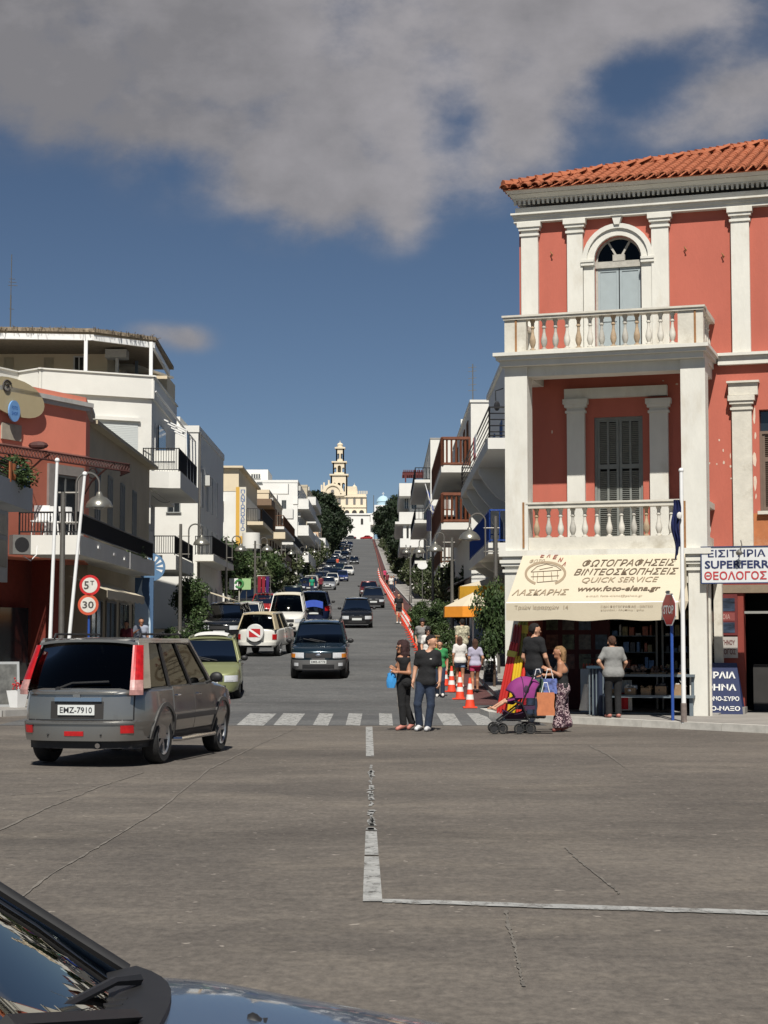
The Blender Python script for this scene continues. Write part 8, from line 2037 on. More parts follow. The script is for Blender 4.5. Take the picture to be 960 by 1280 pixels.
# --------- poles, signs, flags
B_=pav(838,900.5);st=thing('stop_sign','red octagonal stop sign on a blue post, turned almost edge-on','sign',tuple(B_),R(-75));zs0,zs1=at(838,782,B_.y).z,at(838,742,B_.y).z;rr_=(zs1-zs0)/2
g=MB();g.tube([(0,.05,-.02),(0,.05,(zs1-H))],.03,10);g.build('post',mat('blue_post_paint',(.02,.07,.30),.5,var=.1),st,smooth=True)
oc=lambda r_:[(r_*math.cos(PI/8+k*PI/4),(zs0+zs1)/2-H+r_*math.sin(PI/8+k*PI/4))for k in range(8)]
g=MB();g.prism(oc(rr_*1.08),lambda u,v,t:(u,t,v),-.004,.01);g.build('border',white_paint,st);g=MB();g.prism(oc(rr_),lambda u,v,t:(u,t,v),-.008,-.004001);g.build('face',mat('stop_red',(.36,.012,.018),.4,var=.05),st)
text_on(st,'STOP',m_wl,(-rr_*.78,-.0125,(zs0+zs1)/2-H-rr_*.28),(1,0,0),(0,0,1),rr_*1.56,rr_*.56,.03)
B_=Vector((at(855,908,32.9).x,32.9,H));fp=thing('flagpole','white flagpole with a limp navy flag in front of the pink corner building','flagpole',tuple(B_));tp2=at(851.5,588,32.9)
g=MB();g.tube([(0,0,-.03),(tp2.x-B_.x,0,tp2.z-H)],[.045,.035],10);g.ball((tp2.x-B_.x,0,tp2.z-H),.05,8,6);g.build('pole',white_paint,fp,smooth=True)
g=MB();g.tube([(0,0,0),(0,0,.35)],.055,10);g.build('base_wrap',mat('rusty_base',(.2,.16,.14),.8,var=.4,scale=14),fp)
fl_=thing('navy_flag','limp navy flag with white trim hanging from the right flagpole','flag',(at(848,625,32.9).x,32.85,at(848,625,32.9).z));hfl=at(848,625,32.9).z-at(848,703,32.9).z
def flg(u,v):
 w_=.055+.03*math.sin(PI*min(1,v*1.2));return(-.02+w_*(u-.75)*2*(1-.3*v)+.02*math.sin(v*11),.045*math.sin(u*17+v*4),-hfl*v*(1-.16*u*(v>.8)))
g=MB();g.grid(flg,18,16,(.004,.003,0));g.build('cloth',mat('navy_cloth',(.012,.02,.10),.85,var=.2),fl_,smooth=70);g=MB();g.ball((-.0,-.05,-.30),(.05,.02,.07));g.build('white_emblem',white_cloth,fl_,smooth=60)
for lab,xb,yb,xt_,yt_,d in(('left one of two tall white flagpoles beside the grey SUV',62.5,800,71.5,577,40.5),('right one of two tall white flagpoles, leaning, on the left pavement',86,800,106,594,41.0)):
 A,B2=at(xb-(880-yb)*(xt_-xb)/(yb-yt_),880,d),at(xt_,yt_,d);t=thing('flagpole',lab,'flagpole',(A.x,A.y,H));g=MB();g.tube([(0,0,-.05),(B2.x-A.x,0,B2.z-H)],[.048,.036],10);g.ball((B2.x-A.x,0,B2.z-H+.03),.06,8,6);g.build('pole',white_paint,t,smooth=True)
def lamp_post(label,x,yb,yt,d,side,xb_,yb_,base=None,group=None):
 """x,yt top of the post; xb_,yb_ bell centre"""
 z0=(H if d<41 else gz(d)+H)if base is None else base;A=at(x,yt,d);t=thing('street_lamp',label,'street lamp',(A.x,d,z0),0,group);h_=A.z-z0;Bl=at(xb_,yb_,d);bx,bz=Bl.x-A.x,Bl.z-z0
 g=MB();g.tube([(0,0,-.05),(0,0,h_)],[.085,.06],10);g.lathe([(.13,0),(.12,.5),(.085,.6)],10);g.build('post',grey_metal,t,smooth=50)
 sgn=1 if bx>0 else-1;x0=sgn*.33;r_=abs(bx-x0)/2;zc=bz+.32+max(.2,r_*.2);g=MB()
 g.tube([(x0,0,bz-.6),(x0,0,zc)]+[(x0+sgn*r_*(1-math.cos(PI*k/12)),0,zc+r_*math.sin(PI*k/12)*1.0)for k in range(1,13)]+[(bx,0,bz+.25)],.03,6)
 for zz2 in(bz-.45,bz+.3):g.tube([(-sgn*.12,0,zz2),(x0+sgn*.05,0,zz2)],.025,6)
 g.build('arm',grey_metal,t,smooth=60)
 g=MB();g.lathe([(.03,.34),(.07,.30),(.09,.22),(.20,.17),(.30,.07),(.34,-.02),(.345,-.07),(.31,-.065),(.05,.1)],20,(bx,0,bz),cap=False);g.build('lamp_shade',mat('lamp_metal',(.30,.29,.25),.3,.7,var=.06),t,smooth=60)
 g=MB();g.ball((bx,0,bz-.02),(.16,.16,.10),10,6);g.build('glass_bowl',mat('lamp_bowl',(.3,.3,.28),.3),t,smooth=60);return t
lamp_post('tall grey bell lamp post between the two white flagpoles on the left',79,0,615,44.0,1,124,631)
lamp_post('grey bell lamp post beside the round blue wave sign on the left',226,0,655,72,1,252,679)
lamp_post('grey bell lamp post in front of the white balcony box, third on the left',283,0,672,98,1,301,687)
lamp_post('slim bell lamp post near the green and white shop boards',319,0,676,106,1,334,687)
GL='small bell lamps going up the left pavement'
for i,(x,yt,xb2,y2,d)in enumerate(((352,682,364,692,150),(371,684,381,693,180),(384,682,393,690,215),(398,676,406,684,265))):lamp_post(('first','second','third','fourth')[i]+' of the small distant bell lamps above the oleanders, counting from the left',x,0,yt,d,1,xb2,y2,group=GL)
lamp_post('large grey bell lamp post nearest the pink corner building, under the blue balcony',619.5,0,645,56,-1,587,672)
lamp_post('second bell lamp post on the right pavement with white-painted foot',565,0,672,74,-1,544,687)
lamp_post('third bell lamp post on the right, half hidden by bushes',541,0,684,98,-1,524,690)
lamp_post('fourth bell lamp post on the right near the white balconied building',513,0,682,135,-1,508,690)
B_=at(112,790,43.5);rs=thing('traffic_sign','blue post carrying round five-ton and thirty speed limit signs on the left','sign',(B_.x-.03,43.5,H));g=MB();g.tube([(0,.05,-.03),(0,.05,at(110,722,43.5).z-H)],.03,8);g.build('post',MATS['blue_post_paint'],rs,smooth=True)
for body,x,y,bx in(('5T',112.2,731.5,.33),('30',110.2,756,.34)):
 C=at(x,y,43.45);r_=.255;o_=V3((C.x-rs.location.x,-.05,C.z-H))
 g=MB();g.prism([(r_*math.cos(2*PI*k/28),r_*math.sin(2*PI*k/28))for k in range(28)],lambda u,v,t:(o_.x+u,o_.y+t,o_.z+v),0,.02);ro=g.build('red_ring',mat('sign_red_%s'%body,(.50,.02,.02)if body=='5T' else(.55,.09,.04),.4,var=.1),rs)
 g=MB();g.prism([(r_*.74*math.cos(2*PI*k/28),r_*.74*math.sin(2*PI*k/28))for k in range(28)],lambda u,v,t:(o_.x+u,o_.y+t,o_.z+v),-.004,-.0005);g.build('face',mat('sign_face',(.62,.60,.54),.5),ro)
 if body=='5T':text_on(rs,'5',m_txt_d,(o_.x-.14,o_.y-.009,o_.z-.10),(1,0,0),(0,0,1),.12,.20,.02);text_on(rs,'T',m_txt_d,(o_.x+.01,o_.y-.009,o_.z+.0),(1,0,0),(0,0,1),.10,.11,.02)
 else:text_on(rs,body,m_txt_d,(o_.x-.14,o_.y-.009,o_.z-.09),(1,0,0),(0,0,1),.28,.18,.02)
A,B_=at(168,800,63),at(192,722,63);wv=thing('wave_panel','tall blue and white wave painted panel at the end of the long balcony','sign',(A.x,63,gz(63)+H));hh=B_.z-gz(63)-H;ww=B_.x-A.x
g=MB();g.box(0,ww,0,.1,0,hh);g.build('panel',mat('wave_blue',(.06,.12,.22),.5,var=.05),wv);g=MB();pts=[(0,.02),(ww*.85,.02),(ww*.86,hh*.45),(ww*.78,hh*.60),(ww*.5,hh*.74),(ww*.36,hh*.85),(ww*.40,hh*.99),(ww*.3,hh*.92),(0,hh*.72)];g.prism(pts,lambda u,v,t:(u,t,v),-.006,-.001);g.build('white_wave',mat('wave_pale',(.50,.62,.72),.5,var=.04),wv)
C=at(189,709,66);rb_=thing('round_blue_sign','half hidden round blue sign with white rays above the wave panel','sign',tuple(C));r_=17.5*66/FPX
g=MB();g.prism([(r_*math.cos(2*PI*k/32),r_*math.sin(2*PI*k/32))for k in range(32)],lambda u,v,t:(u,t,v),0,.08);g.build('disc',mat('mid_blue_sign',(.10,.20,.34),.5),rb_)
for k in range(9):a=R(-20+27*k);g=MB();g.prism([(r_*.35*math.cos(a-.05),r_*.35*math.sin(a-.05)),(r_*.85*math.cos(a-.12),r_*.85*math.sin(a-.12)),(r_*.85*math.cos(a+.12),r_*.85*math.sin(a+.12))],lambda u,v,t:(u,t,v),-.006,-.001);g.build('ray',white_paint,rb_)
A=at(122,722,52);aw2=thing('shop_awning','cream scalloped awning under the long blue-grey balcony on the left','awning',(-9.25,51.5,at(122,720,52).z))
g=MB();g.grid(lambda u,v:(1.15*v,8*u,-.42*v),16,3,(0,0,-.02));g.build('canvas',m_canvas,aw2);g=MB();g.grid(lambda u,v:(1.15,8*u,-.42-(.22+.05*abs(math.sin(u*22)))*v),40,2,(.01,0,0));g.build('valance',m_canvas,aw2)
A=at(6,862,40.5);eb=thing('leaning_signboard','grey framed board leaning on the wall at the left edge','sign',(A.x,40.5,H));eb.rotation_euler=(R(-12),0,R(20));g=MB();g.box(-.35,.35,0,.04,0,1.05);g.build('frame',MATS['grey_frame'],eb);g=MB();g.box(-.29,.29,-.006,-.001,.06,.99);g.build('picture',MATS['dim_picture'],eb)
A=at(22,862,40.2);pt=thing('flower_pot','square white planter with a small red flower at the left edge','planter',(A.x,40.2,H),.2);g=MB();g.lathe([(.17,0),(.24,.34),(.25,.38),(.21,.38),(.20,.32)],4);g.build('pot',white_paint,pt);g=MB()
for k in range(30):g.ball((rg.gauss(0,.07),rg.gauss(0,.07),.42+abs(rg.gauss(0,.09))),.025,5,4)
g.build('flower',mat('red_petals',(.4,.03,.03),.8,var=.4),pt)
B_=gnd(605,870);B_=Vector((xr(47)+.75,46.4,gz(46.4)+H));B_.x=at(604,860,46.4).x;B_=Vector((at(613,856,52).x,52,gz(52)+.02));cb=thing('chalkboard','white arched pavement chalkboard beside the kerb on the right','sign',tuple(B_),R(-5));hh=.96;w_=.22
g=MB();g.prism([(-w_,0),(w_,0),(w_*.88,hh*.8)]+[(w_*.88*math.cos(PI*k/10),hh*.8+w_*.72*math.sin(PI*k/10))for k in range(1,10)]+[(-w_*.88,hh*.8)],lambda u,v,t:(u,t+.18*v/hh,v),0,.03);g.build('frame',white_paint,cb)
g=MB();g.prism([(-w_*.78,.1),(w_*.78,.1),(w_*.7,hh*.76),(-w_*.7,hh*.76)],lambda u,v,t:(u,t+.18*v/hh,v),-.008,-.002);so_=g.build('slate',mat('slate_board',(.03,.035,.032),.8,var=.3,scale=9),cb)
text_on(cb,'Fischer',mat('grey_chalk',(.25,.25,.25),.8,var=0),(-.11,.135,hh*.84),(1,0,0),(0,0,1),.22,.06);
for k,body in enumerate(('ΚΑΦΕΣ','ΣΑΛΑΤΕΣ','ΨΗΤΑ','ΟΥΖΟ')):text_on(cb,body,mat('chalk',(.28,.28,.27),.9,var=0),(-.13,.09-.03*k-.0,.60-.13*k),(1,0,0),(0,0,1),.24,.05)
m_or=mat('cone_orange',(.75,.07,.03),.5,var=.08);m_wb=mat('cone_white_band',(.75,.74,.70),.4,var=.03)
def cone_root(label,loc,group):
 t=thing('traffic_cone',label,'traffic cone',loc,0,group);g=MB();g.box(-.17,.17,-.17,.17,0,.03);g.build('base',m_or,t)
 prof=lambda z:.125-.095*(z/.70)
 for z0,z1,m_,nm in((.03,.20,m_or,'body'),(.20,.32,m_wb,'white_band'),(.32,.44,m_or,'body'),(.44,.58,m_wb,'white_band'),(.58,.72,m_or,'tip')):g=MB();g.lathe([(prof(z0),z0),(prof(z1),z1)],16,cap=(z1>.7));g.build(nm,m_,t,smooth=60)
 return t
CG='orange and white traffic cones lining the carpet strip'
pts=[(587.5,885.5),(575,874.5),(564.5,865.5),(556,857.5),(548.5,850.5),(541,844.5)]
words=['nearest','second','third','fourth','fifth','sixth','seventh','eighth','ninth','tenth','eleventh','twelfth','thirteenth','fourteenth','fifteenth','sixteenth','seventeenth','eighteenth','nineteenth','twentieth']
c0=None;P_l=[gnd(*p)for p in pts];yq=P_l[-1].y+3.0
while len(P_l)<70:P_l.append(Vector((xr(yq)-1.3,yq,gz(yq))));yq+=2.0 if yq<125 else 3.4 if yq<190 else 8
for i,p in enumerate(P_l):
 lab='%s orange and white traffic cone counting up from the zebra crossing'%words[i]if i<20 else 'small orange cone in the long distant line beside the red carpet'
 loc=(p.x,p.y,gz(p.y)+.012)
 if c0 is None:c0=cone_root(lab,loc,CG)
 else:o=dup(c0,loc,(i*1.3)%6,lab,CG)
mb=MB();yk=[120,150,180,210,243,276,310,345,380,420,460,500,550,598];vs=[]
for y in yk:vs+=[(xr(y)-1.2*max(.7,1-(y-120)/900),y,gz(y)+.02),(xr(y)-1.2*max(.7,1-(y-120)/900),y,gz(y)+.55),(xr(y)-1.14*max(.7,1-(y-120)/900),y,gz(y)+.02),(xr(y)-1.14*max(.7,1-(y-120)/900),y,gz(y)+.55)]
fs2=[]
for j in range(len(yk)-1):o=4*j;fs2+=[(o,o+1,o+5,o+4),(o+2,o+6,o+7,o+3),(o+1,o+3,o+7,o+5)]
mb.add(vs,fs2);o=mb.build('barrier_tape',mat('red_white_tape',(.50,.17,.12),.7,var=.3,scale=2));tag(o,'long faded red and white barrier running up the right kerb to the church','barrier')
# --------- plants
def leaf_mat(name,a,b_,rough=.6):
 m=mat(name,a,rough,var=0);nt=m.node_tree;n,l=nt.nodes,nt.links;bs=n['Principled BSDF']
 tc=n.new('ShaderNodeNewGeometry');nz=n.new('ShaderNodeTexNoise');l.new(tc.outputs['Position'],nz.inputs['Vector']);nz.inputs['Scale'].default_value=1.3;nz.inputs['Detail'].default_value=4
 r_=n.new('ShaderNodeValToRGB');l.new(nz.outputs[0],r_.inputs[0]);r_.color_ramp.elements[0].position=.3;r_.color_ramp.elements[1].position=.7;r_.color_ramp.elements[0].color=(*a,1);r_.color_ramp.elements[1].color=(*b_,1);l.new(r_.outputs[0],bs.inputs['Base Color'])
 rp=tc.outputs['Random Per Island'];mx=n.new('ShaderNodeMixRGB');mx.blend_type='MULTIPLY';mx.inputs[0].default_value=1;rr=n.new('ShaderNodeMapRange');l.new(rp,rr.inputs[0]);rr.inputs[3].default_value=.55;rr.inputs[4].default_value=1.5
 l.new(r_.outputs[0],mx.inputs[1]);l.new(rr.outputs[0],mx.inputs[2]);l.new(mx.outputs[0],bs.inputs['Base Color']);bs.inputs['Specular IOR Level'].default_value=.25;return m
lf_dark=leaf_mat('pine_leaf',(.010,.020,.010),(.024,.036,.015));lf_mid=leaf_mat('tree_leaf',(.024,.050,.017),(.062,.090,.030));lf_ole=leaf_mat('oleander_leaf',(.030,.048,.018),(.085,.095,.045));
bark=mat('bark',(.09,.06,.04),.95,var=.3,scale=8,bump=.6,bscale=20);blos=mat('white_blossom',(.62,.60,.56),.8,var=.1)
def crown_mesh(clumps,n,size,seed,m,name='crown',flat=.0):
 rg_=np.random.default_rng(seed);cl=np.array(clumps);w_=cl[:,3]**2;w_/=w_.sum();idx=rg_.choice(len(cl),n,p=w_)
 d=rg_.normal(size=(n,3));d/=np.linalg.norm(d,axis=1)[:,None];r_=cl[idx,3]*(rg_.uniform(.55,1.08,n));r_*=1+.18*np.sin(5*d[:,0]+idx)*np.cos(4*d[:,2]+2*idx)
 c=cl[idx,:3]+d*r_[:,None]*np.array([1,1,.85])
 a=rg_.normal(size=(n,3));a[:,2]-=.3;a/=np.linalg.norm(a,axis=1)[:,None];nn=d*.6+rg_.normal(size=(n,3))*.6;b_=np.cross(nn,a);b_/=np.linalg.norm(b_,axis=1)[:,None]+1e-9
 s_=size*rg_.uniform(.6,1.4,n)[:,None];L_,W2=a*s_,b_*s_*.42
 V=np.stack([c-L_,c-W2*1.0,c+L_,c+W2],1).reshape(-1,3)
 me=bpy.data.meshes.new(name);me.vertices.add(4*n);me.vertices.foreach_set('co',V.astype(np.float32).ravel());me.loops.add(4*n);me.loops.foreach_set('vertex_index',np.arange(4*n,dtype=np.int32));me.polygons.add(n);me.polygons.foreach_set('loop_start',np.arange(0,4*n,4,dtype=np.int32));me.polygons.foreach_set('loop_total',np.full(n,4,np.int32));me.materials.append(m);me.update(calc_edges=True);return me
def tree_meshes(kind,seed,hgt,wid,n,leaf,m,trunk_h=.35):
 rg_=random.Random(seed);cl=[];k_=12 if kind!='bush' else 8
 for k in range(k_):
  a=rg_.uniform(0,2*PI);q=rg_.random()**.5;z=rg_.uniform(trunk_h+.12,.88);rad=wid*.5*(1-abs(z-.6)*.9)
  cl.append((rad*.72*q*math.cos(a),rad*.72*q*math.sin(a),z*hgt,wid*rg_.uniform(.15,.27)))
 cl.append((0,0,hgt*.62,wid*.3));cl.append((0,0,hgt*.86,wid*.17))
 t=MB();th=hgt*(trunk_h+.15);r0=max(.03,hgt*.022);t.tube([(0,0,-.3),(r0*.5,0,th*.4),(-r0*.4,r0*.5,th)],[r0*1.2,r0,r0*.7],8)
 for c in cl[:7]:t.tube([(0,0,th*.75),(c[0]*.5,c[1]*.5,(th*.8+c[2])/2),(c[0],c[1],c[2])],[r0*.6,r0*.4,r0*.15],5,caps=False)
 return t.mesh('trunk',bark),crown_mesh(cl,n,leaf,seed,m),cl
TM={}
def tree(label,loc,meshes,sc=(1,1,1),rz=0.0,group=None,name='tree',cat='tree',bl=0,blm=None,bs=.07):
 t=thing(name,label,cat,loc,rz,group);t.scale=sc
 link('trunk',meshes[0],t);c=link('crown',meshes[1],t);c['kind']='stuff'
 if bl:link('blossom',blossom_mesh(meshes[2],bl,bs,int(loc[1]*7)),t)['kind']='stuff'
 return t
def blossom_mesh(cl,n,s_,seed):return crown_mesh([(c[0],c[1],c[2],c[3]*1.05)for c in cl],n,s_,seed+5,blos,'blossom')
pineA=tree_meshes('tree',1,11,8,9000,.30,lf_dark,.15);pineB=tree_meshes('tree',2,10,8,9000,.30,lf_dark,.15);pineC=tree_meshes('tree',3,9,9,9000,.32,lf_dark,.1)
treeA=tree_meshes('tree',4,5.2,4.2,7000,.13,lf_mid,.3);treeB=tree_meshes('tree',5,4.2,3.6,5500,.12,lf_mid,.3)
oleA=tree_meshes('bush',6,3.0,3.0,3600,.13,lf_ole,.12);oleB=tree_meshes('bush',7,3.2,2.8,3600,.13,lf_ole,.12)
bushA=tree_meshes('bush',8,1.6,1.9,2600,.075,lf_mid,.02)
ordn=words
spots=[(392,612,400,1.25),(404,617,430,1.15),(409,622,415,1.0),(412,634,440,.9),(398,632,370,1.1),(406,642,390,.9),(384,622,380,1.2),(422,656,460,.6),(414,658,400,.7),(402,655,350,.9),(387,640,340,1.0)]
for i,(x,y,d,s_)in enumerate(spots):
 A=at(x,y,d);m_=(pineA,pineB,pineC)[i%3];hh=(11,10,9)[i%3];z0=gz(d)-.5;s2=(A.z-z0)/hh;s3=min(s2,1.25)*s_
 tree('%s dark pine counting from the left in the wood left of the church'%ordn[sorted(spots).index(spots[i])],(A.x,d,z0),m_,(s3,s3,s2),i*1.7,'dark pines left of the church','pine_tree')
spots=[(470,632,600,1.0),(477,645,560,.9),(485,632,520,1.1),(492,624,470,1.1),(500,630,420,1.0),(508,628,380,1.0),(478,656,420,.9),(488,652,360,.9),(497,655,310,.9),(505,660,270,.85),(515,650,300,1),(470,650,520,.9),(500,640,640,1.2),(500,622,560,1.2)]
for i,(x,y,d,s_)in enumerate(spots):
 A=at(x,y,d);m_=(pineB,pineC,pineA)[i%3];hh=(10,9,11)[i%3];z0=gz(d)-.5;s2=(A.z-z0)/hh;s3=min(s2*.95,1.25)*s_
 if A.x<xr(d)+2.0:A.x=xr(d)+2.0+s3*2.2
 tree('%s dark evergreen counting from the left in the wood right of the upper street'%ordn[sorted(spots).index(spots[i])],(A.x,d,z0),m_,(s3,s3,s2),i*2.1,'dark evergreens right of the upper street','evergreen_tree')
GO='oleander bushes along the left pavement';i=0
words2=['first','second','third','fourth','fifth','sixth','seventh','eighth','ninth','tenth','eleventh','twelfth','thirteenth','fourteenth','fifteenth','sixteenth','seventeenth','eighteenth','nineteenth','twentieth','twenty-first','twenty-second','twenty-third','twenty-fourth','twenty-fifth','twenty-sixth','twenty-seventh','twenty-eighth','twenty-ninth','thirtieth']
y=122.0
while y<560 and i<30:
 sc=1.15+.35*random.random();tree('%s flowering oleander bush counting uphill along the left pavement'%words2[i],(xl(y)-1.0+random.uniform(-.4,.3),y,gz(y)+.05),(oleA,oleB)[i%2],(sc,sc,sc*1.05),i*2.3,GO,'oleander_bush','bush',160,None,.13);i+=1;y+=5.5+i*.55
GO='oleander bushes along the right pavement';i=0;y=88.0
while y<560 and i<30:
 sc=.85+.3*random.random();tree('%s flowering oleander bush counting uphill along the right pavement'%words2[i],(xr(y)+1.55+random.uniform(-.2,.3),y,gz(y)+.05),(oleB,oleA)[i%2],(sc,sc,sc),i*1.9,GO,'oleander_bush','bush',150,None,.12);i+=1;y+=5.0+i*.55
def tpx(lab,x,ytop,d,mesh,hh,w_=1.0,**kw):
 A=at(x,ytop,d);z0=gz(d)+H-.02;s_=(A.z-z0)/hh;return tree(lab,(A.x,d,z0),mesh,(s_*w_,s_*w_,s_),d,**kw)
tpx('leafy dark street tree with white blossom left of the white balcony box',240,724,76,treeB,4.2,.9,bl=60)
tpx('dense dark green tree below the white round balcony',268,675,106,treeA,5.2,1.15)
tpx('smaller green tree right of the dense dark one, behind the slim lamp',292,684,114,treeB,4.2,1.1)
tpx('loose street tree behind the parked dark estate on the left',338,690,128,treeA,5.2,1.0)
tpx('dark tree directly left of the pink corner building pillar',617,732,50,treeB,4.2,.55,bl=30)
tpx('bushy tree above the green barrel planter on the right',550,752,78,treeB,4.2,.8,bl=40)
for i,(x,y,d,w_)in enumerate(((525,752,92,1.0),(541,764,76,.8),(556,778,68,.6),(572,788,60,.5),(558,806,54,.45),(243,776,70,.9),(258,770,80,.9),(212,785,68,.7))):
 A=at(x,y,d);z0=gz(d)+H;s_=max(.5,(A.z-z0)/1.6);tree(('rounded shrub at the far end of the stone planter','rounded shrub just behind the green barrel planter','rounded shrub right of the green barrel planter','rounded shrub between the yellow box and the young tree','low green shrub by the white-footed lamp post','shrub under the blossoming tree on the left pavement','shrub behind the black SUV on the left','low shrub at the foot of the left pavement lamp post')[i],(A.x,d,z0),bushA,(w_,w_,s_),i,None,'shrub','shrub',40,None,.06)
A=at(14,590,43.3);tree('dark leafy pot plant on the balcony at the left edge',(A.x,43.3,zt0-.3),bushA,(.8,1.2,.6),1,None,'balcony_plant','plant')
A=at(172,694,62);tree('thin climbing plant on the far end of the long balcony railing',(XB-.25,61.5,z1_-.35 if False else at(172,705,62).z),bushA,(.35,2.2,.38),0,None,'climbing_plant','plant')
# --------- umbrellas, boxes and street clutter on the right
def umbrella(lab,x,ytop,d,w_,h_,colr,drop=.25):
 A=at(x,ytop,d);t=thing('market_umbrella',lab,'umbrella',(A.x,d,gz(d)+H));zt_=A.z-gz(d)-H;g=MB();n=8
 vs=[(0,0,zt_)]+[(w_*math.cos(2*PI*k/n+.4),w_*math.sin(2*PI*k/n+.4),zt_-h_)for k in range(n)]+[(w_*1.01*math.cos(2*PI*k/n+.4),w_*1.01*math.sin(2*PI*k/n+.4),zt_-h_-drop)for k in range(n)]
 g.add(vs[:n+1],[(0,1+k,1+(k+1)%n)for k in range(n)]);g.build('canopy',colr[0],t);g=MB();g.add(vs[1:],[(k,n+k,n+(k+1)%n,(k+1)%n)for k in range(n)]);g.build('valance',colr[1],t)
 g=MB();g.tube([(0,0,0),(0,0,zt_)],.03,6);g.build('pole',white_paint,t)
 for k in range(n):g=MB();g.tube([(0,0,zt_-.03),(w_*.97*math.cos(2*PI*k/n+.4),w_*.97*math.sin(2*PI*k/n+.4),zt_-h_-.02)],.01,4,caps=False);g.build('rib',brown_wood,t)
m_yel=mat('yellow_canvas',(.62,.32,.02),.85,var=.15,scale=3);m_ora=mat('orange_canvas',(.75,.27,.02),.85,var=.1,scale=3)
umbrella('cream market umbrella with an orange fringe beside the dark tree',591,741,57,1.0,.45,(m_canvas,m_ora),.34)
umbrella('yellow market umbrella half hidden behind the pink building pillar',618,721,62,1.35,.35,(m_canvas,m_yel),.5)
A=at(585,722,72);t=thing('folding_awning','weathered cream awning sloping down towards the street on the right','awning',(XR(72)+.1,66,at(585,722,70).z));g=MB();g.grid(lambda u,v:(-2.0*v,9*u,-1.0*v-.1*math.sin(u*9)*v),14,5,(0,0,-.03));g.build('canvas',m_canvas,t,smooth=60)
A=at(560,720,90);t=thing('folding_awning','dark grey awning further up the right pavement','awning',(XR(84)+.1,80,at(560,716,84).z));g=MB();g.grid(lambda u,v:(-1.6*v,8*u,-.7*v),8,3,(0,0,-.03));g.build('canvas',mat('dark_grey_canvas',(.05,.05,.055),.9),t)
t=thing('yellow_box','mustard yellow cabinet standing on the right pavement by the bushes','cabinet',(at(540,787,60).x,60,gz(60)+H),.1);g=MB();g.box(-.22,.14,-.2,.2,0,.98);g.build('casing',mat('mustard_paint',(.50,.24,.03),.6,var=.1),t);g=MB();g.box(.141,.2,-.2,.2,.0,.98);g.build('side_panel',mat('brown_side',(.1,.05,.02),.7),t);g=MB();g.box(-.26,.24,-.23,.23,.981,1.03);g.build('lid',m_card,t)
d=74;t=thing('barrel_planter','dark green barrel planter at the end of the white stone kerb','planter',(at(525.5,765,d).x,d,gz(d)+H));g=MB();g.lathe([(.22,0),(.30,.3),(.30,.5),(.27,.72),(.24,.72),(.22,.6)],18);g.build('barrel',mat('green_barrel',(.012,.09,.05),.5,var=.1),t,smooth=50)
A=at(525,740,d);tree('bushy plant growing in the dark green barrel planter',(A.x,d,gz(d)+H+.55),bushA,(.55,.55,.62),2,None,'barrel_plant','plant')
t=thing('ice_cream_sign','white board with small blue print hanging behind the dark tree by the pillar','sign',(at(620,800,52).x,52,gz(52)+H+.0));P0,P1=at(606,783,52),at(634,800,52);g=MB();g.box(P0.x-t.location.x,P1.x-t.location.x,0,.05,P1.z-t.location.z,P0.z-t.location.z);g.build('board',white_paint,t)
for x in(-.35,.35):g=MB();g.tube([(x,.03,-.05),(x,.03,P0.z-t.location.z)],.02,5);g.build('leg',grey_metal,t)
t=thing('oval_sign','white oval sign on a post above the bushes on the right','sign',(at(528,707,104).x,104,gz(104)+H));C=at(528,707,104);g=MB();g.prism([(.30*math.cos(2*PI*k/20),C.z-t.location.z+.22*math.sin(2*PI*k/20))for k in range(20)],lambda u,v,tt:(u,tt,v),-.05,0);g.build('disc',white_paint,t);g=MB();g.tube([(0,.03,0),(0,.03,C.z-t.location.z)],.03,5);g.build('post',grey_metal,t)
for lab,x,d,m_ in(('pale green shop board on the left pavement',308,104,mat('pale_green_board',(.30,.48,.22),.6)),('white shop board with flags left of the pale green one',292,103,white_paint)):
 P0,P1=at(x-5.5,723,d),at(x+5.5,737,d);t=thing('shop_board',lab,'sign',((P0.x+P1.x)/2,d,gz(d)+H));g=MB();g.box(P0.x-t.location.x,P1.x-t.location.x,0,.06,P1.z-t.location.z,P0.z-t.location.z);g.build('board',m_,t);g=MB();g.tube([(0,.1,0),(0,.1,P1.z-t.location.z+.1)],.03,5);g.build('post',grey_metal,t)
C=at(299,730,102);t=thing('green_spiral_sign','round green sign on a post between the two shop boards','sign',(C.x,102,gz(102)+H));g=MB();g.tube([(.22*math.cos(a),0,C.z-t.location.z+.22*math.sin(a))for a in[R(-150+30*k)for k in range(12)]],.07,6);g.build('ring',mat('sign_green',(.05,.22,.06),.6),t);g=MB();g.tube([(0,.08,0),(0,.08,C.z-t.location.z)],.035,5);g.build('post',mat('cream_post',(.5,.48,.4),.7),t)
C=at(329,728,104);t=thing('red_clothes_rack','red and violet clothes hanging outside a shop behind the slim lamp post','clothes rack',(C.x,104,gz(104)+H));zc=C.z-t.location.z
for k,colr in enumerate(((.5,.03,.06),(.5,.03,.06),(.10,.03,.25))):g=MB();g.grid(lambda u,v:(-.32+k*.24+.2*u*(1-.2*v),.03*math.sin(9*u),zc+.35-.95*v),5,4,(0,.03,0));g.build('garment',mat('garment_%d'%k,tuple(q*.55 for q in colr),.9),t)
g=MB();g.tube([(-.36,.05,0),(-.36,.05,zc+.4),(.42,.05,zc+.4),(.42,.05,0)],.025,5);g.build('rail',grey_metal,t)
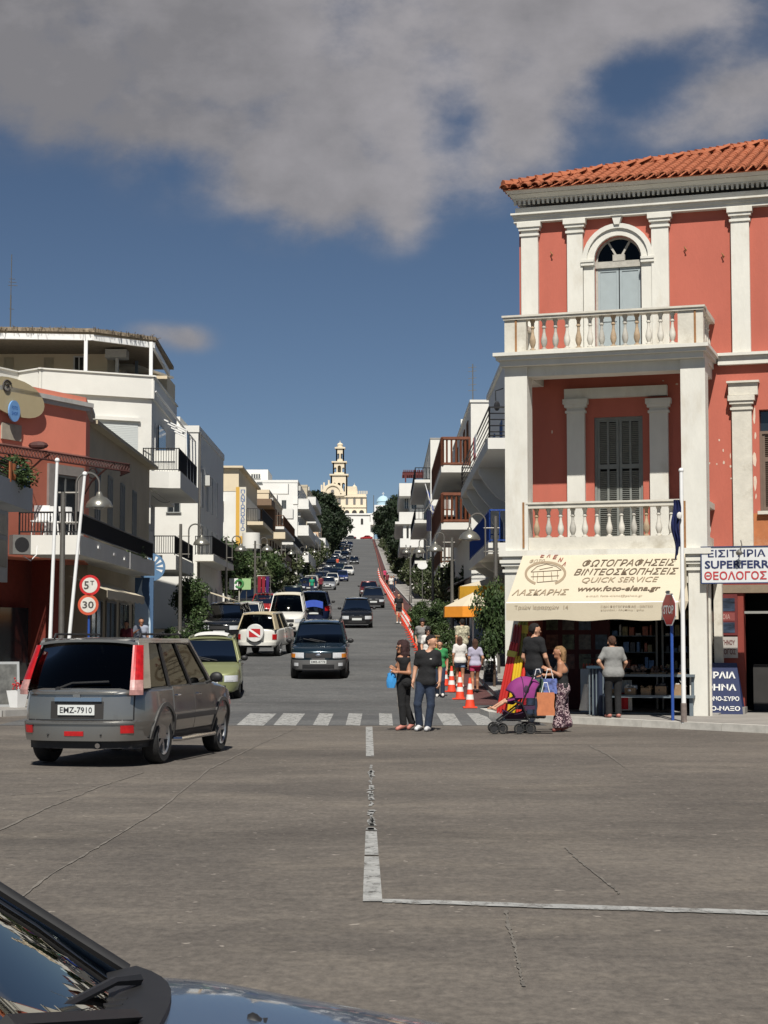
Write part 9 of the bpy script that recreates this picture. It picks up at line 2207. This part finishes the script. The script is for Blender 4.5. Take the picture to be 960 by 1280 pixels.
for lab,x,y,d,colr in(('cream sloping awning over the left shops below the dark tree',250,730,84,m_canvas),('cream slanting blind edge behind the slim lamp post',336,712,118,m_canvas)):
 P0=at(x,y,d);t=thing('shop_awning',lab,'awning',(XL(d)+.02,d,P0.z));g=MB();g.grid(lambda u,v:(2.2*v,7*u,-.7*v),8,3,(0,0,-.04));g.build('canvas',colr,t)
C=at(537,625,118);t=thing('greek_flag','blue and white striped flag on a slanting pole on the right side of the street','flag',tuple(C));
g=MB();g.tube([(-.3,0,1.1),(1.0,0,-3.4)],.03,5);g.build('pole',white_paint,t)
for k in range(7):g=MB();g.grid(lambda u,v:(-.25+.06*(k+v)+.5*u*.55+.18*k*.25,.05*math.sin(u*6),.9-.42*(k+v)-.5*u),4,2,(0,.01,0));g.build('stripe',(mat('flag_blue',(.015,.05,.28),.8,var=.1),white_cloth)[k%2],t)
C=at(533,648,112);t=thing('dark_banner','dark limp banner hanging below the striped flag','flag',tuple(C));g=MB();g.grid(lambda u,v:(.3*u,.05*math.sin(7*u),.5-1.3*v),5,5,(0,.01,0));g.build('cloth',mat('dark_navy_cloth',(.01,.012,.04),.85),t)
g=MB();g.tube([(1.9,0,3.2),(.0,0,.6),(-.2,0,.3)],.03,5);g.build('pole',grey_metal,t)
for i,(y0,y1)in enumerate(((58,66),(76,92))):
 mb=MB();a,b_=P3(xr(y0)+.75,y0),P3(xr(y1)+.75,y1);u=(b_-a).normalized();nrm=Vector((1,0,0));mb.obox((a+b_)/2+Vector((0,0,H+.2)),u,nrm,u.cross(nrm),(b_-a).length/2,.16,.22);o=mb.build('planter_wall',m_kerbp);tag(o,('low whitewashed planter wall nearest the cones on the right','low whitewashed planter wall beyond the green barrel')[i],'wall')
# --------- overhead cables
def cable(lab,A,B_,sag,r=.012):
 A,B_=Vector(A),Vector(B_);g=MB();g.tube([A.lerp(B_,k/14)-Vector((0,0,sag*math.sin(PI*k/14)))for k in range(15)],r,4);tag(g.build('cable',black_pl),lab,'cable')
cable('thin black cable along the shaded street side of the white terrace building',S1.p(.1,.06,gz(72)+6.3),S1.p(9,.06,gz(80)+6.5),.25)
